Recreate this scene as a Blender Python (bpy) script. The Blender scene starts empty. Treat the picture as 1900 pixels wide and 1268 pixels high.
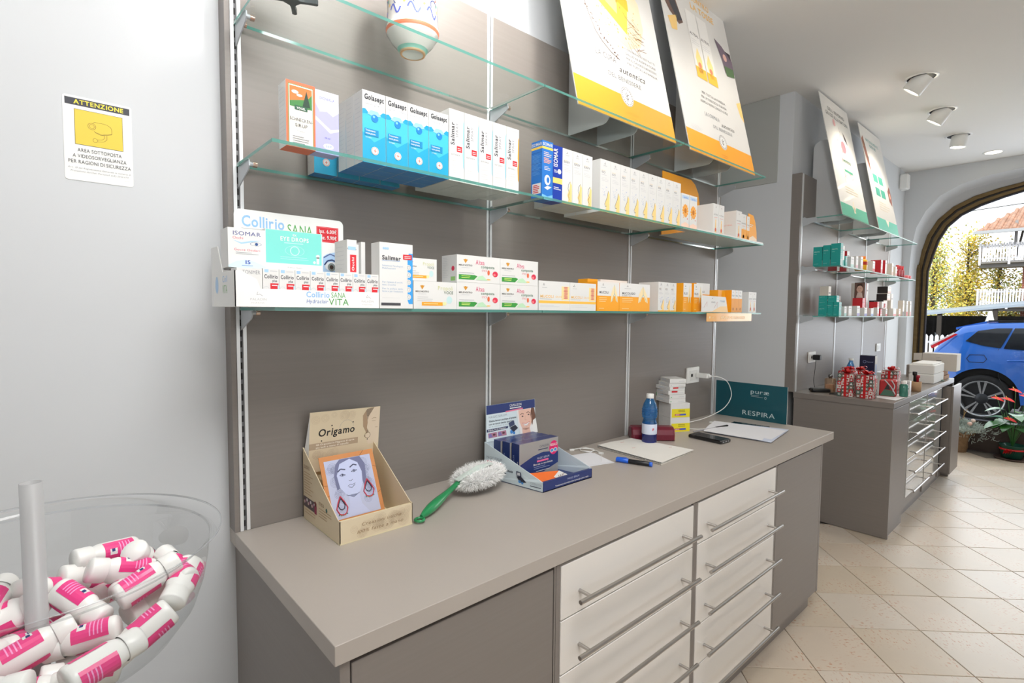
import bpy, math, random
from mathutils import Vector, Matrix
PI = math.pi
rnd = random.Random(7)
SC = bpy.context.scene
COL = SC.collection

# ---------------------------------------------------------------- camera, world, lights, exposure
cam = bpy.data.cameras.new('camera'); camo = bpy.data.objects.new('camera', cam); COL.objects.link(camo)
cam.sensor_fit = 'HORIZONTAL'; cam.sensor_width = 36.0; cam.lens = 977.81 / 1900 * 36.0
cam.clip_start = 0.02; cam.clip_end = 300
_y, _p, _r = -0.7311, -0.0558, 0.0080
fw = Vector((-math.sin(_y) * math.cos(_p), math.cos(_y) * math.cos(_p), math.sin(_p)))
rt = Vector((math.cos(_y), math.sin(_y), 0)); up = rt.cross(fw)
R_ = rt * math.cos(_r) + up * math.sin(_r); U_ = -rt * math.sin(_r) + up * math.cos(_r)
CAM = Vector((-0.3779, -1.5409, 1.5052))
camo.matrix_world = Matrix(((R_.x, U_.x, -fw.x, CAM.x), (R_.y, U_.y, -fw.y, CAM.y), (R_.z, U_.z, -fw.z, CAM.z), (0, 0, 0, 1)))
SC.camera = camo
SC.view_settings.view_transform = 'Standard'; SC.view_settings.look = 'None'
SC.view_settings.gamma = 1; SC.view_settings.use_curve_mapping = False
SC.view_settings.exposure = 0.0
SC.cycles.use_denoising = True
SC.cycles.max_bounces = 8; SC.cycles.diffuse_bounces = 5; SC.cycles.glossy_bounces = 4
SC.cycles.transmission_bounces = 8; SC.cycles.transparent_max_bounces = 32
SC.cycles.caustics_reflective = False; SC.cycles.caustics_refractive = False
SC.cycles.sample_clamp_indirect = 6

W = bpy.data.worlds.new('overcast_sky'); SC.world = W; W.use_nodes = True
nt = W.node_tree; nt.nodes.clear()
out = nt.nodes.new('ShaderNodeOutputWorld'); bg = nt.nodes.new('ShaderNodeBackground')
tc = nt.nodes.new('ShaderNodeTexCoord'); sep = nt.nodes.new('ShaderNodeSeparateXYZ'); cr = nt.nodes.new('ShaderNodeValToRGB')
nt.links.new(tc.outputs['Generated'], sep.inputs[0]); nt.links.new(sep.outputs['Z'], cr.inputs[0])
cr.color_ramp.elements[0].color = (1.0, 1.0, 1.0, 1); cr.color_ramp.elements[1].color = (0.80, 0.90, 1.0, 1)
nt.links.new(cr.outputs[0], bg.inputs['Color']); bg.inputs['Strength'].default_value = 1.6
nt.links.new(bg.outputs[0], out.inputs[0])

def lin(c):
    c = c / 255.0
    return c / 12.92 if c <= 0.04045 else ((c + 0.055) / 1.055) ** 2.4
def L3(c): return (lin(c[0]), lin(c[1]), lin(c[2]), 1.0)

def lamp(kind, name, loc, target, energy, color, **kw):
    d = bpy.data.lights.new(name, kind); d.energy = energy; d.color = color
    for k, v in kw.items(): setattr(d, k, v)
    o = bpy.data.objects.new(name, d); COL.objects.link(o); o.location = loc
    o.rotation_euler = (Vector(target) - Vector(loc)).to_track_quat('-Z', 'Y').to_euler()
    return o
lamp('SUN', 'sun', (0, 0, 30), (-6, 4, 0) and (6, 4, 0), 3.0, (1, 0.97, 0.92), angle=0.2).rotation_euler = \
    Vector((0.75, 0.35, -0.6)).to_track_quat('-Z', 'Y').to_euler()
# added fill lamps behind and left of camera; arched window daylight; bounced flash
lamp('AREA', 'fill_behind_camera', (0.4, -4.6, 1.9), (0.6, 0, 1.4), 36, (0.97, 0.985, 1.0), shape='RECTANGLE', size=5.0, size_y=2.4)
lamp('AREA', 'fill_left_of_camera', (-3.1, -1.9, 1.9), (0.8, -0.6, 1.3), 3, (0.90, 0.96, 1.0), shape='RECTANGLE', size=2.4, size_y=2.2)
lamp('AREA', 'end_window_daylight', (7.32, -1.6, 1.6), (3.0, -1.6, 1.2), 45, (0.92, 0.97, 1.0), shape='RECTANGLE', size=2.4, size_y=2.0)
lamp('AREA', 'flash_bounced_off_ceiling', (0.25, -1.45, 3.06), (0.80, 0.0, 1.3), 50, (1.0, 0.99, 0.98), shape='DISK', size=1.1)
lamp('AREA', 'camera_flash_aimed_up', (-0.35, -2.1, 1.95), (0.3, -1.6, 3.14), 18, (1, 0.99, 0.97), shape='DISK', size=0.25)
CEIL = 3.14

# ---------------------------------------------------------------- materials
MATS = {}
def mat(name, rgb=(200, 200, 200), rough=0.5, metal=0.0, coat=0.0, noise=0.0, scale=20.0, stretch=None, bump=0.0, spec=0.5, sheen=0.0, sub=0.0, emit=None, es=1.0):
    if name in MATS: return MATS[name]
    m = bpy.data.materials.new(name); m.use_nodes = True; n = m.node_tree.nodes; l = m.node_tree.links
    b = n['Principled BSDF']; b.inputs['Roughness'].default_value = rough; b.inputs['Metallic'].default_value = metal
    b.inputs['Coat Weight'].default_value = coat; b.inputs['Specular IOR Level'].default_value = spec
    c = L3(rgb); b.inputs['Base Color'].default_value = c
    if noise or bump:
        t = n.new('ShaderNodeTexCoord'); mp = n.new('ShaderNodeMapping'); nz = n.new('ShaderNodeTexNoise')
        if stretch: mp.inputs['Scale'].default_value = stretch
        nz.inputs['Scale'].default_value = scale; nz.inputs['Detail'].default_value = 5
        l.new(t.outputs['Object'], mp.inputs[0]); l.new(mp.outputs[0], nz.inputs['Vector'])
        if noise:
            r = n.new('ShaderNodeValToRGB'); l.new(nz.outputs['Fac'], r.inputs[0])
            r.color_ramp.elements[0].position = 0.3; r.color_ramp.elements[1].position = 0.7
            r.color_ramp.elements[0].color = tuple(v * (1 - noise) for v in c[:3]) + (1,)
            r.color_ramp.elements[1].color = tuple(min(1, v * (1 + noise)) for v in c[:3]) + (1,)
            l.new(r.outputs[0], b.inputs['Base Color'])
        if bump:
            bp = n.new('ShaderNodeBump'); bp.inputs['Strength'].default_value = bump; bp.inputs['Distance'].default_value = 0.002
            l.new(nz.outputs['Fac'], bp.inputs['Height']); l.new(bp.outputs[0], b.inputs['Normal'])
    if emit:
        b.inputs['Emission Color'].default_value = L3(emit); b.inputs['Emission Strength'].default_value = es
    MATS[name] = m; return m
def clear(name, tint, refl=0.08, rough=0.02, haze=0.0, hazecol=(255, 255, 255)):
    """thin clear sheet: tinted see-through plus a mirror layer by fresnel, with an optional milky share"""
    if name in MATS: return MATS[name]
    m = bpy.data.materials.new(name); m.use_nodes = True; n = m.node_tree.nodes; l = m.node_tree.links; n.clear()
    o = n.new('ShaderNodeOutputMaterial'); tr = n.new('ShaderNodeBsdfTransparent'); gl = n.new('ShaderNodeBsdfGlossy'); mx = n.new('ShaderNodeMixShader')
    tr.inputs[0].default_value = L3(tint); gl.inputs['Roughness'].default_value = rough
    lw = n.new('ShaderNodeLayerWeight'); lw.inputs['Blend'].default_value = 0.35
    mr = n.new('ShaderNodeMapRange'); mr.inputs['To Min'].default_value = refl * 0.35; mr.inputs['To Max'].default_value = min(1, refl * 6)
    l.new(lw.outputs['Fresnel'], mr.inputs['Value']); l.new(mr.outputs[0], mx.inputs[0])
    src = tr.outputs[0]
    if haze:
        df = n.new('ShaderNodeBsdfDiffuse'); df.inputs[0].default_value = L3(hazecol); m2 = n.new('ShaderNodeMixShader'); m2.inputs[0].default_value = haze
        l.new(tr.outputs[0], m2.inputs[1]); l.new(df.outputs[0], m2.inputs[2]); src = m2.outputs[0]
    l.new(src, mx.inputs[1]); l.new(gl.outputs[0], mx.inputs[2]); l.new(mx.outputs[0], o.inputs[0])
    MATS[name] = m; return m
def ink(rgb): return mat('ink_%d_%d_%d' % rgb, rgb, 0.5)

LAM = mat('taupe_laminate', (132, 125, 120), 0.40, noise=0.03, scale=3, stretch=(1, 1, 40), bump=0.02)
LAM_LIT = mat('taupe_laminate_lit_top', (180, 172, 164), 0.38, noise=0.02, scale=4, bump=0.02)  # same laminate as LAM, lightened to put the worktop's light into the colour
LAMD = mat('taupe_laminate_edge', (100, 94, 90), 0.5)
WHITEWALL = mat('white_wall_paint', (210, 213, 216), 0.7, noise=0.01, scale=2, bump=0.05)
CEILM = mat('white_ceiling_paint', (234, 233, 230), 0.8, noise=0.01, scale=1.5)
ALU = mat('aluminium', (232, 234, 235), 0.35, metal=0.35)
STEEL = mat('brushed_steel', (190, 186, 182), 0.28, metal=1.0, noise=0.04, scale=60, stretch=(1, 40, 40))
BRACK = mat('grey_bracket_metal', (190, 195, 200), 0.4, metal=0.2)
BOLT = mat('bronze_bolt', (200, 180, 165), 0.25, metal=0.9)
DARK = mat('dark_gap', (30, 28, 27), 0.7)
BLACK = mat('black_plastic', (24, 24, 25), 0.35)
WPLAS = mat('white_plastic', (238, 238, 235), 0.35, coat=0.2)
CARD = mat('white_card', (240, 240, 238), 0.5)
CARDS = mat('white_card_matt', (232, 232, 230), 0.7)
GLASS = clear('shelf_glass', (250, 253, 252), 0.014)
GEDGE = clear('shelf_glass_edge', (120, 178, 168), 0.12, 0.1, 0.45, (120, 190, 178))
ACRY = clear('clear_acrylic', (248, 249, 249), 0.05)
ACRYR = clear('acrylic_rim', (232, 234, 236), 0.10, 0.05, 0.15, (235, 237, 240))
PANE = clear('window_glass', (250, 252, 252), 0.035)

# ---------------------------------------------------------------- mesh building
class MB:
    def __init__(s): s.v = []; s.f = []; s.m = []; s.sm = []; s.mats = []
    def mi(s, m):
        if m not in s.mats: s.mats.append(m)
        return s.mats.index(m)
    def add(s, vs, fs, m, smooth=False):
        o = len(s.v); s.v += [tuple(v) for v in vs]; k = s.mi(m)
        for f in fs: s.f.append(tuple(i + o for i in f)); s.m.append(k); s.sm.append(smooth)
    def box(s, a, b, m, rot=0, c=None, faces=None):
        x0, y0, z0 = a; x1, y1, z1 = b
        vs = [(x0, y0, z0), (x1, y0, z0), (x1, y1, z0), (x0, y1, z0), (x0, y0, z1), (x1, y0, z1), (x1, y1, z1), (x0, y1, z1)]
        if rot:
            cx, cy = c if c else ((x0 + x1) / 2, (y0 + y1) / 2); k, q = math.cos(rot), math.sin(rot)
            vs = [(cx + (x - cx) * k - (y - cy) * q, cy + (x - cx) * q + (y - cy) * k, z) for x, y, z in vs]
        fs = dict(bot=(3, 2, 1, 0), top=(4, 5, 6, 7), front=(0, 1, 5, 4), right=(1, 2, 6, 5), back=(2, 3, 7, 6), left=(3, 0, 4, 7))
        for n, f in fs.items():
            s.add([vs[i] for i in f], [(0, 1, 2, 3)], (faces or {}).get(n, m))
    def bbox(s, a, b, m, bev=0.002):
        """box with chamfered edges on the vertical and top/bottom rims"""
        x0, y0, z0 = a; x1, y1, z1 = b; e = bev
        def ring(z, i): return [(x0 + i + e, y0 + i, z), (x1 - i - e, y0 + i, z), (x1 - i, y0 + i + e, z), (x1 - i, y1 - i - e, z), (x1 - i - e, y1 - i, z), (x0 + i + e, y1 - i, z), (x0 + i, y1 - i - e, z), (x0 + i, y0 + i + e, z)]
        vs = ring(z0, e) + ring(z0 + e, 0) + ring(z1 - e, 0) + ring(z1, e); fs = [tuple(range(7, -1, -1)), tuple(range(24, 32))]
        for k in range(3):
            for i in range(8): fs.append((k * 8 + i, k * 8 + (i + 1) % 8, k * 8 + 8 + (i + 1) % 8, k * 8 + 8 + i))
        s.add(vs, fs, m)
    def quad(s, a, b, c, d, m): s.add([a, b, c, d], [(0, 1, 2, 3)], m)
    def poly(s, pts, m): s.add(pts, [tuple(range(len(pts)))], m)
    def slab(s, pts, d, m, edge=None):
        """polygon pts extruded by vector d"""
        n = len(pts); P = [Vector(p) for p in pts]; Q = [p + Vector(d) for p in P]
        s.add(P, [tuple(range(n))], m); s.add(Q, [tuple(range(n - 1, -1, -1))], m)
        for i in range(n):
            j = (i + 1) % n; s.add([P[i], Q[i], Q[j], P[j]], [(0, 1, 2, 3)], edge or m)
    def tube(s, pts, r, m, n=8, cap=True, smooth=True):
        P = [Vector(p) for p in pts]; rr = r if isinstance(r, (list, tuple)) else [r] * len(P); vs = []; up_ = None
        for i, p in enumerate(P):
            t = (P[min(i + 1, len(P) - 1)] - P[max(i - 1, 0)]).normalized()
            if up_ is None: up_ = Vector((0, 0, 1)) if abs(t.z) < 0.9 else Vector((1, 0, 0))
            a = t.cross(up_).normalized(); b = a.cross(t).normalized(); up_ = b
            for k in range(n):
                g = 2 * PI * k / n; vs.append(p + (a * math.cos(g) + b * math.sin(g)) * rr[i])
        fs = []
        for i in range(len(P) - 1):
            for k in range(n): fs.append((i * n + k, (i + 1) * n + k, (i + 1) * n + (k + 1) % n, i * n + (k + 1) % n))
        s.add(vs, fs, m, smooth)
        if cap: s.add(vs[:n], [tuple(range(n))], m); s.add(vs[-n:], [tuple(range(n - 1, -1, -1))], m)
    def lathe(s, prof, m, c=(0, 0, 0), n=24, sy=1.0, smooth=True, M=None, mfun=None):
        vs = []
        for r, z in prof:
            for k in range(n):
                g = 2 * PI * k / n; p = Vector((r * math.cos(g), r * sy * math.sin(g), z))
                if M: p = M @ p
                vs.append(p + Vector(c))
        o = len(s.v); s.v += [tuple(v) for v in vs]
        for i in range(len(prof) - 1):
            mm = mfun(i) if mfun else m; k0 = s.mi(mm)
            for k in range(n):
                s.f.append((o + i * n + k, o + i * n + (k + 1) % n, o + (i + 1) * n + (k + 1) % n, o + (i + 1) * n + k)); s.m.append(k0); s.sm.append(smooth)
    def disc(s, c, r, m, n=16, M=None, flip=False):
        vs = []
        for k in range(n):
            g = 2 * PI * k / n; p = Vector((r * math.cos(g), r * math.sin(g), 0)); p = M @ p if M else p; vs.append(p + Vector(c))
        s.add(vs, [tuple(range(n)) if not flip else tuple(range(n - 1, -1, -1))], m)
    def xform(s, M): s.v = [tuple(M @ Vector(v)) for v in s.v]; return s
    def mesh(s, name):
        me = bpy.data.meshes.new(name); me.from_pydata(s.v, [], s.f)
        for m in s.mats: me.materials.append(m)
        me.polygons.foreach_set('material_index', s.m); me.polygons.foreach_set('use_smooth', s.sm); me.update(); return me
    def build(s, name, parent=None, loc=(0, 0, 0), rz=0, **kw):
        o = bpy.data.objects.new(name, s.mesh(name)); COL.objects.link(o); o.location = loc; o.rotation_euler = (0, 0, rz)
        if parent: o.parent = parent
        for k, v in kw.items(): o[k] = v
        return o
    def local(s, name, origin, **kw):
        """build with vertices moved so that the object's origin is at `origin`"""
        s.v = [(x - origin[0], y - origin[1], z - origin[2]) for x, y, z in s.v]; return s.build(name, None, origin, **kw)

def empty(name, loc=(0, 0, 0), rz=0, **kw):
    o = bpy.data.objects.new(name, None); COL.objects.link(o); o.location = loc; o.rotation_euler = (0, 0, rz); o.empty_display_size = 0.05
    for k, v in kw.items(): o[k] = v
    return o
def struct(mb, name): return mb.build(name, kind='structure')
def cat(label, category, group=None):
    d = dict(label=label, category=category)
    if group: d['group'] = group
    return d
def dup(root, loc=None, rz=None, **kw):
    def cp(o, par):
        c = o.copy(); COL.objects.link(c)
        if par: c.parent = par
        for ch in list(o.children): cp(ch, c)
        return c
    r = cp(root, None)
    if loc: r.location = loc
    if rz is not None: r.rotation_euler = (0, 0, rz)
    for k, v in kw.items(): r[k] = v
    return r
ORD = ['first', 'second', 'third', 'fourth', 'fifth', 'sixth', 'seventh', 'eighth', 'ninth', 'tenth', 'eleventh', 'twelfth']

# ---------------------------------------------------------------- lettering
CH = "ABCDEFGHIJKLMNOPQRSTUVWXYZabcdefghijklmnopqrstuvwxyz0123456789€%/().,-+æ'"
GL = {}
def _glyphs():
    tmp = []
    for w, off in (('r', 0.0), ('b', 0.022)):
        for c in CH:
            cu = bpy.data.curves.new('g', 'FONT'); cu.body = c; cu.size = 1; cu.resolution_u = 3; cu.offset = off
            o = bpy.data.objects.new('g', cu); COL.objects.link(o); tmp.append((w, c, o, cu))
    dg = bpy.context.evaluated_depsgraph_get()
    for w, c, o, cu in tmp:
        me = bpy.data.meshes.new_from_object(o.evaluated_get(dg)); vs = [(v.co.x, v.co.y) for v in me.vertices]
        fs = [tuple(p.vertices) for p in me.polygons]; GL[(w, c)] = (vs, fs, max([v[0] for v in vs] or [0.3]))
        bpy.data.meshes.remove(me)
    for w, c, o, cu in tmp: bpy.data.objects.remove(o); bpy.data.curves.remove(cu)
_glyphs()
CAP = max(v[1] for v in GL[('r', 'H')][0])

class Face:
    """a printed face: origin O, unit vectors U (right) and V (up) as seen from outside, in metres"""
    def __init__(s, mb, O, U, V):
        s.mb = mb; s.O = Vector(O); s.U = Vector(U).normalized(); s.V = Vector(V).normalized(); s.N = s.U.cross(s.V); s.k = 1; s.sx = 1
    def P(s, u, v): return s.O + s.U * (u * s.sx) + s.V * v + s.N * (0.00025 * s.k)
    def up(s): s.k += 1; return s
    def rect(s, u0, v0, u1, v1, m): s.mb.poly([s.P(u0, v0), s.P(u1, v0), s.P(u1, v1), s.P(u0, v1)], m)
    def poly(s, pts, m): s.mb.poly([s.P(*p) for p in pts], m)
    def disc(s, u, v, r, m, n=14, ry=None, a0=0, a1=2 * PI):
        ry = ry or r; s.poly([(u + r * math.cos(a0 + (a1 - a0) * k / n), v + ry * math.sin(a0 + (a1 - a0) * k / n)) for k in range(n)], m)
    def ring(s, u, v, r, w, m, n=16, ry=None, a0=0, a1=2 * PI):
        ry = ry or r; q = ry / r
        for k in range(n):
            g, h = a0 + (a1 - a0) * k / n, a0 + (a1 - a0) * (k + 1) / n
            s.poly([(u + (r - w) * math.cos(g), v + (r - w) * q * math.sin(g)), (u + r * math.cos(g), v + ry * math.sin(g)), (u + r * math.cos(h), v + ry * math.sin(h)), (u + (r - w) * math.cos(h), v + (r - w) * q * math.sin(h))], m)
    def line(s, pts, w, m):
        for (a, b), (c, d) in zip(pts, pts[1:]):
            dx, dy = c - a, d - b; l = math.hypot(dx, dy) or 1; nx, ny = -dy / l * w / 2, dx / l * w / 2
            s.poly([(a - nx, b - ny), (c - nx, d - ny), (c + nx, d + ny), (a + nx, b + ny)], m)
    def text(s, t, u, v, h, m, bold=False, al='l', w=None, rot=0, slant=0):
        """t with cap height h, baseline at (u, v); w fits the width"""
        k = 'b' if bold else 'r'; x = 0; items = []
        for c in t:
            if c == ' ': x += 0.30; continue
            if (k, c) not in GL: continue
            g = GL[(k, c)]; items.append((g, x)); x += g[2] + 0.07
        W0 = max(x - 0.07, 0.01); sy = h / CAP; sx = sy if w is None else w / W0
        off = 0 if al == 'l' else (-W0 * sx / 2 if al == 'c' else -W0 * sx); cr_, sr = math.cos(rot), math.sin(rot)
        for (vs, fs, _), x0 in items:
            P = []
            for a, b in vs:
                p, q = (a + x0 + b * slant) * sx + off, b * sy
                P.append(s.P(u + p * cr_ - q * sr, v + p * sr + q * cr_))
            s.mb.add(P, fs, m)
    def bars(s, u0, v0, u1, n, pitch, m, th=0.0012, seed=1):
        r = random.Random(seed)
        for i in range(n):
            s.rect(u0, v0 - i * pitch, u0 + (u1 - u0) * r.uniform(0.6, 1), v0 - i * pitch + th, m)

# ---------------------------------------------------------------- the room
b = MB()
for (x0, x1, y0, y1) in ((-3.3, 2.67, 0.054, 0.35), (2.60, 3.80, 1.0, 1.2), (3.80, 7.75, 0.03, 0.35)):
    b.box((x0, y0, 0), (x1, y1, CEIL), WHITEWALL)
b.box((2.60, 0.35, 0), (2.67, 1.0, CEIL), WHITEWALL); b.box((3.80, 0.35, 0), (3.9, 1.0, CEIL), WHITEWALL)
struct(b, 'wall_back')
b = MB(); b.box((-3.5, -5.2, -0.02), (7.42, 1.2, -0.008), mat('tile_grout', (140, 132, 122), 0.8)); floor = struct(b, 'floor')
b = MB(); b.box((-3.5, -5.2, CEIL), (7.75, 1.2, CEIL + 0.1), CEILM); struct(b, 'ceiling')
b = MB(); b.box((-3.6, -5.2, 0), (-3.3, 0.35, CEIL), WHITEWALL); struct(b, 'wall_left')
b = MB(); b.box((-3.6, -5.3, 0), (7.75, -5.2, CEIL), WHITEWALL); struct(b, 'wall_front')

# floor tiles laid on the diagonal
def tile_mat(name, rgb):
    if name in MATS: return MATS[name]
    m = mat(name, rgb, 0.32, noise=0.05, scale=3.0, bump=0.03); n = m.node_tree.nodes; l = m.node_tree.links; bs = n['Principled BSDF']
    t = n.new('ShaderNodeTexCoord'); nz = n.new('ShaderNodeTexNoise'); nz.inputs['Scale'].default_value = 90; nz.inputs['Detail'].default_value = 3
    n2 = n.new('ShaderNodeTexNoise'); n2.inputs['Scale'].default_value = 5
    mp = n.new('ShaderNodeMapping'); mp.inputs['Scale'].default_value = (1, 0.5, 1); l.new(t.outputs['Object'], mp.inputs[0]); l.new(mp.outputs[0], nz.inputs[0]); l.new(t.outputs['Object'], n2.inputs[0])
    r = n.new('ShaderNodeValToRGB'); r.color_ramp.elements[0].position = 0.58; r.color_ramp.elements[1].position = 0.66
    r2 = n.new('ShaderNodeValToRGB'); r2.color_ramp.elements[0].position = 0.45; r2.color_ramp.elements[1].position = 0.62
    mu = n.new('ShaderNodeMath'); mu.operation = 'MULTIPLY'; l.new(nz.outputs['Fac'], r.inputs[0]); l.new(n2.outputs['Fac'], r2.inputs[0]); l.new(r.outputs[0], mu.inputs[0]); l.new(r2.outputs[0], mu.inputs[1])
    mu2 = n.new('ShaderNodeMath'); mu2.operation = 'MULTIPLY'; mu2.inputs[1].default_value = 0.85; l.new(mu.outputs[0], mu2.inputs[0])
    mx = n.new('ShaderNodeMixRGB'); l.new(mu2.outputs[0], mx.inputs[0]); src = bs.inputs['Base Color'].links[0].from_socket
    l.new(src, mx.inputs[1]); mx.inputs[2].default_value = L3((196, 140, 104)); l.new(mx.outputs[0], bs.inputs['Base Color']); return m
TM = [tile_mat('beige_tile_%s' % k, c) for k, c in (('warm', (217, 202, 184)), ('pale', (219, 207, 192)), ('sandy', (213, 198, 178)))]
tmesh = []
for m in TM:
    t = MB(); h = 0.1592; e = 0.0018; vs = []
    for z, i in ((-0.009, 0), (-0.0012, 0), (0, e)):
        vs += [(-h + i, -h + i, z), (h - i, -h + i, z), (h - i, h - i, z), (-h + i, h - i, z)]
    fs = [(8, 9, 10, 11)] + [(k * 4 + i, k * 4 + (i + 1) % 4, k * 4 + 4 + (i + 1) % 4, k * 4 + 4 + i) for k in range(2) for i in range(4)]
    t.add(vs, fs, m); tmesh.append(t.mesh('floor_tile'))
rest = MB(); ntile = 0
def infrustum(x, y):
    d = Vector((x, y, 0)) - CAM; z = d.dot(fw)
    if z < 0.6: return False
    px = 950 + 977.8 * d.dot(R_) / z; py = 634 - 977.8 * d.dot(U_) / z
    return px < 2080 and px > 1150 and py < 1420
for i in range(-30, 40):
    for j in range(-30, 50):
        a, c = 0.865 + 0.1610 + 0.322 * i, 2.005 + 0.161 + 0.322 * j
        x, y = (a + c) / math.sqrt(2), (a - c) / math.sqrt(2)
        if x < -3.1 or x > 7.25 or y < -5.0 or y > 0.80: continue
        if x < 3.6 and y > -0.35: continue
        if x > 3.7 and y > -0.15: continue
        k = rnd.randrange(3)
        if infrustum(x, y) and ntile < 290:
            o = bpy.data.objects.new('floor_tile', tmesh[k]); COL.objects.link(o); o.location = (x, y, rnd.uniform(-0.0004, 0)); o.rotation_euler = (0, 0, PI / 4 + PI / 2 * rnd.randrange(4)); o.parent = floor; ntile += 1
        else:
            q = 0.1592 * math.sqrt(2); rest.add([(x - q, y, 0), (x, y - q, 0), (x + q, y, 0), (x, y + q, 0)], [(0, 1, 2, 3)], TM[k])
rest.build('floor_tiles_beyond_view', floor, kind='stuff')

# end wall with the arched shop window
XE, XF = 7.10, 7.40
YC = -1.60
half_o = [(-0.045, 0.0), (-0.045, 2.05), (-0.055, 2.28), (-0.09, 2.50), (-0.17, 2.68), (-0.29, 2.83), (-0.47, 2.93), (-0.70, 2.985), (-0.98, 3.015), (-1.3, 3.03), (YC, 3.035)]
half_m = [(-0.055, 0.0), (-0.055, 2.05), (-0.072, 2.26), (-0.115, 2.46), (-0.195, 2.63), (-0.32, 2.775), (-0.49, 2.87), (-0.72, 2.925), (-0.98, 2.955), (-1.3, 2.97), (YC, 2.975)]
half_f = [(-0.070, 0.0), (-0.070, 2.05), (-0.100, 2.26), (-0.145, 2.44), (-0.235, 2.61), (-0.37, 2.74), (-0.55, 2.83), (-0.76, 2.885), (-0.98, 2.925), (-1.3, 2.94), (YC, 2.945)]
half_g = [(-0.165, 0.34), (-0.165, 2.02), (-0.205, 2.20), (-0.250, 2.37), (-0.325, 2.52), (-0.44, 2.635), (-0.60, 2.72), (-0.79, 2.785), (-0.98, 2.835), (-1.3, 2.85), (YC, 2.855)]
def full(h): return h + [(2 * YC - y, z) for y, z in reversed(h[:-1])]
FO, FM, FF, FG = full(half_o), full(half_m), full(half_f), full(half_g)
b = MB()
b.poly([(XE, 0.35, 0), (XE, FO[0][0], 0), (XE, FO[0][0], CEIL), (XE, 0.35, CEIL)][::-1], WHITEWALL)
b.poly([(XE, FO[-1][0], 0), (XE, -5.2, 0), (XE, -5.2, CEIL), (XE, FO[-1][0], CEIL)][::-1], WHITEWALL)
for (y0, z0), (y1, z1) in zip(FO[1:-1], FO[2:-1]):
    b.quad((XE, y0, z0), (XE, y0, CEIL), (XE, y1, CEIL), (XE, y1, z1), WHITEWALL)
for A, B, xa, xb in ((FO, FM, XE, XE + 0.13), (FM, FF, XE + 0.13, XF)):
    o = len(b.v); n = len(A)
    b.add([(xa, y, z) for y, z in A] + [(xb, y, z) for y, z in B], [(i, i + 1, n + i + 1, n + i) for i in range(n - 1)], WHITEWALL, True)
b.box((7.5, -5.2, 0), (7.75, -3.2, CEIL), WHITEWALL); b.box((7.5, 0.0, 0), (7.75, 0.35, CEIL), WHITEWALL)
b.box((7.5, -3.2, 2.96), (7.75, 0.0, CEIL), WHITEWALL)
struct(b, 'wall_right')
BR = mat('bronze_window_frame', (112, 92, 58), 0.35, metal=0.6, noise=0.15, scale=6, stretch=(1, 1, 8)); BR2 = mat('dark_window_gasket', (44, 38, 34), 0.5)
b = MB()
def band(mb, A, B, x, m, t=0.04, skip=0):
    n = len(A)
    for i in range(n - 1):
        mb.slab([(x, A[i][0], A[i][1]), (x, A[i + 1][0], A[i + 1][1]), (x, B[i + 1][0], B[i + 1][1]), (x, B[i][0], B[i][1])], (t, 0, 0), m)
def mixp(A, B, k): return [(a[0] + (c[0] - a[0]) * k, a[1] + (c[1] - a[1]) * k) for a, c in zip(A, B)]
F0 = [(y, max(z, 0.34)) for y, z in FF]
band(b, F0, mixp(F0, FG, 0.35), XF - 0.02, BR, 0.08); band(b, mixp(F0, FG, 0.35), mixp(F0, FG, 0.55), XF + 0.005, BR2, 0.05)
band(b, mixp(F0, FG, 0.55), mixp(F0, FG, 0.85), XF - 0.01, BR, 0.07); band(b, mixp(F0, FG, 0.85), FG, XF + 0.005, BR2, 0.05)
win = struct(b, 'window_1')
b = MB(); b.poly([(XF + 0.03, y, z) for y, z in FG], PANE); b.build('window_pane', win)
b = MB(); b.box((XF - 0.03, -3.14, 0.0), (XF + 0.02, -0.06, 0.30), mat('dark_brown_board', (66, 52, 46), 0.5, noise=0.12, scale=8, stretch=(1, 1, 12))); b.box((XF - 0.05, -3.14, 0.30), (XF + 0.06, -0.06, 0.345), BR2)
b.build('sill_board', win)
b = MB(); b.box((XF - 0.055, -0.10, 0.4), (XF - 0.02, -0.06, 2.1), BR); b.build('side_bar', win)

# ---------------------------------------------------------------- ceiling spots
LENS = mat('lit_lamp_lens', (255, 250, 235), 0.5, emit=(255, 246, 225), es=14)
def spot_fixture(x, y, tilt, label, vis=True):
    t = empty('ceiling_spotlight', (x, y, CEIL), **cat(label, 'spotlight', 'ceiling spotlights along the wall'))
    M = Matrix.Rotation(tilt, 4, 'X')
    a = MB(); a.lathe([(0.098, 0), (0.096, -0.004), (0.083, -0.005), (0.081, 0.0)], WPLAS, n=32); a.disc((0, 0, -0.0012), 0.083, DARK, 24, flip=True); a.build('trim_ring', t)
    if tilt is None: return t
    a = MB(); a.lathe([(0.058, 0.01), (0.061, -0.02), (0.061, -0.108), (0.056, -0.111), (0.054, -0.102)], WPLAS, n=32, M=M, c=(0, -0.012, 0.004)); a.build('lamp_head', t)
    a = MB(); a.disc(M @ Vector((0, 0, -0.103)) + Vector((0, -0.012, 0.004)), 0.054, LENS, 28, M=M, flip=True); a.build('lamp_lens', t)
    return t
spots = [(4.20, -0.640, 0.66, 'white tilted ceiling spotlight nearest the posters, largest in view'), (5.04, -0.62, 0.60, 'white tilted ceiling spotlight in the middle of the row'),
         (5.90, -0.60, 0.12, 'white ceiling spotlight pointing straight down, just before the recessed one')]
for x, y, tl, lb in spots: spot_fixture(x, y, tl, lb)
t = empty('recessed_downlight', (6.77, -0.75, CEIL), **cat('small flush round ceiling downlight nearest the arched window', 'spotlight'))
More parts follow.
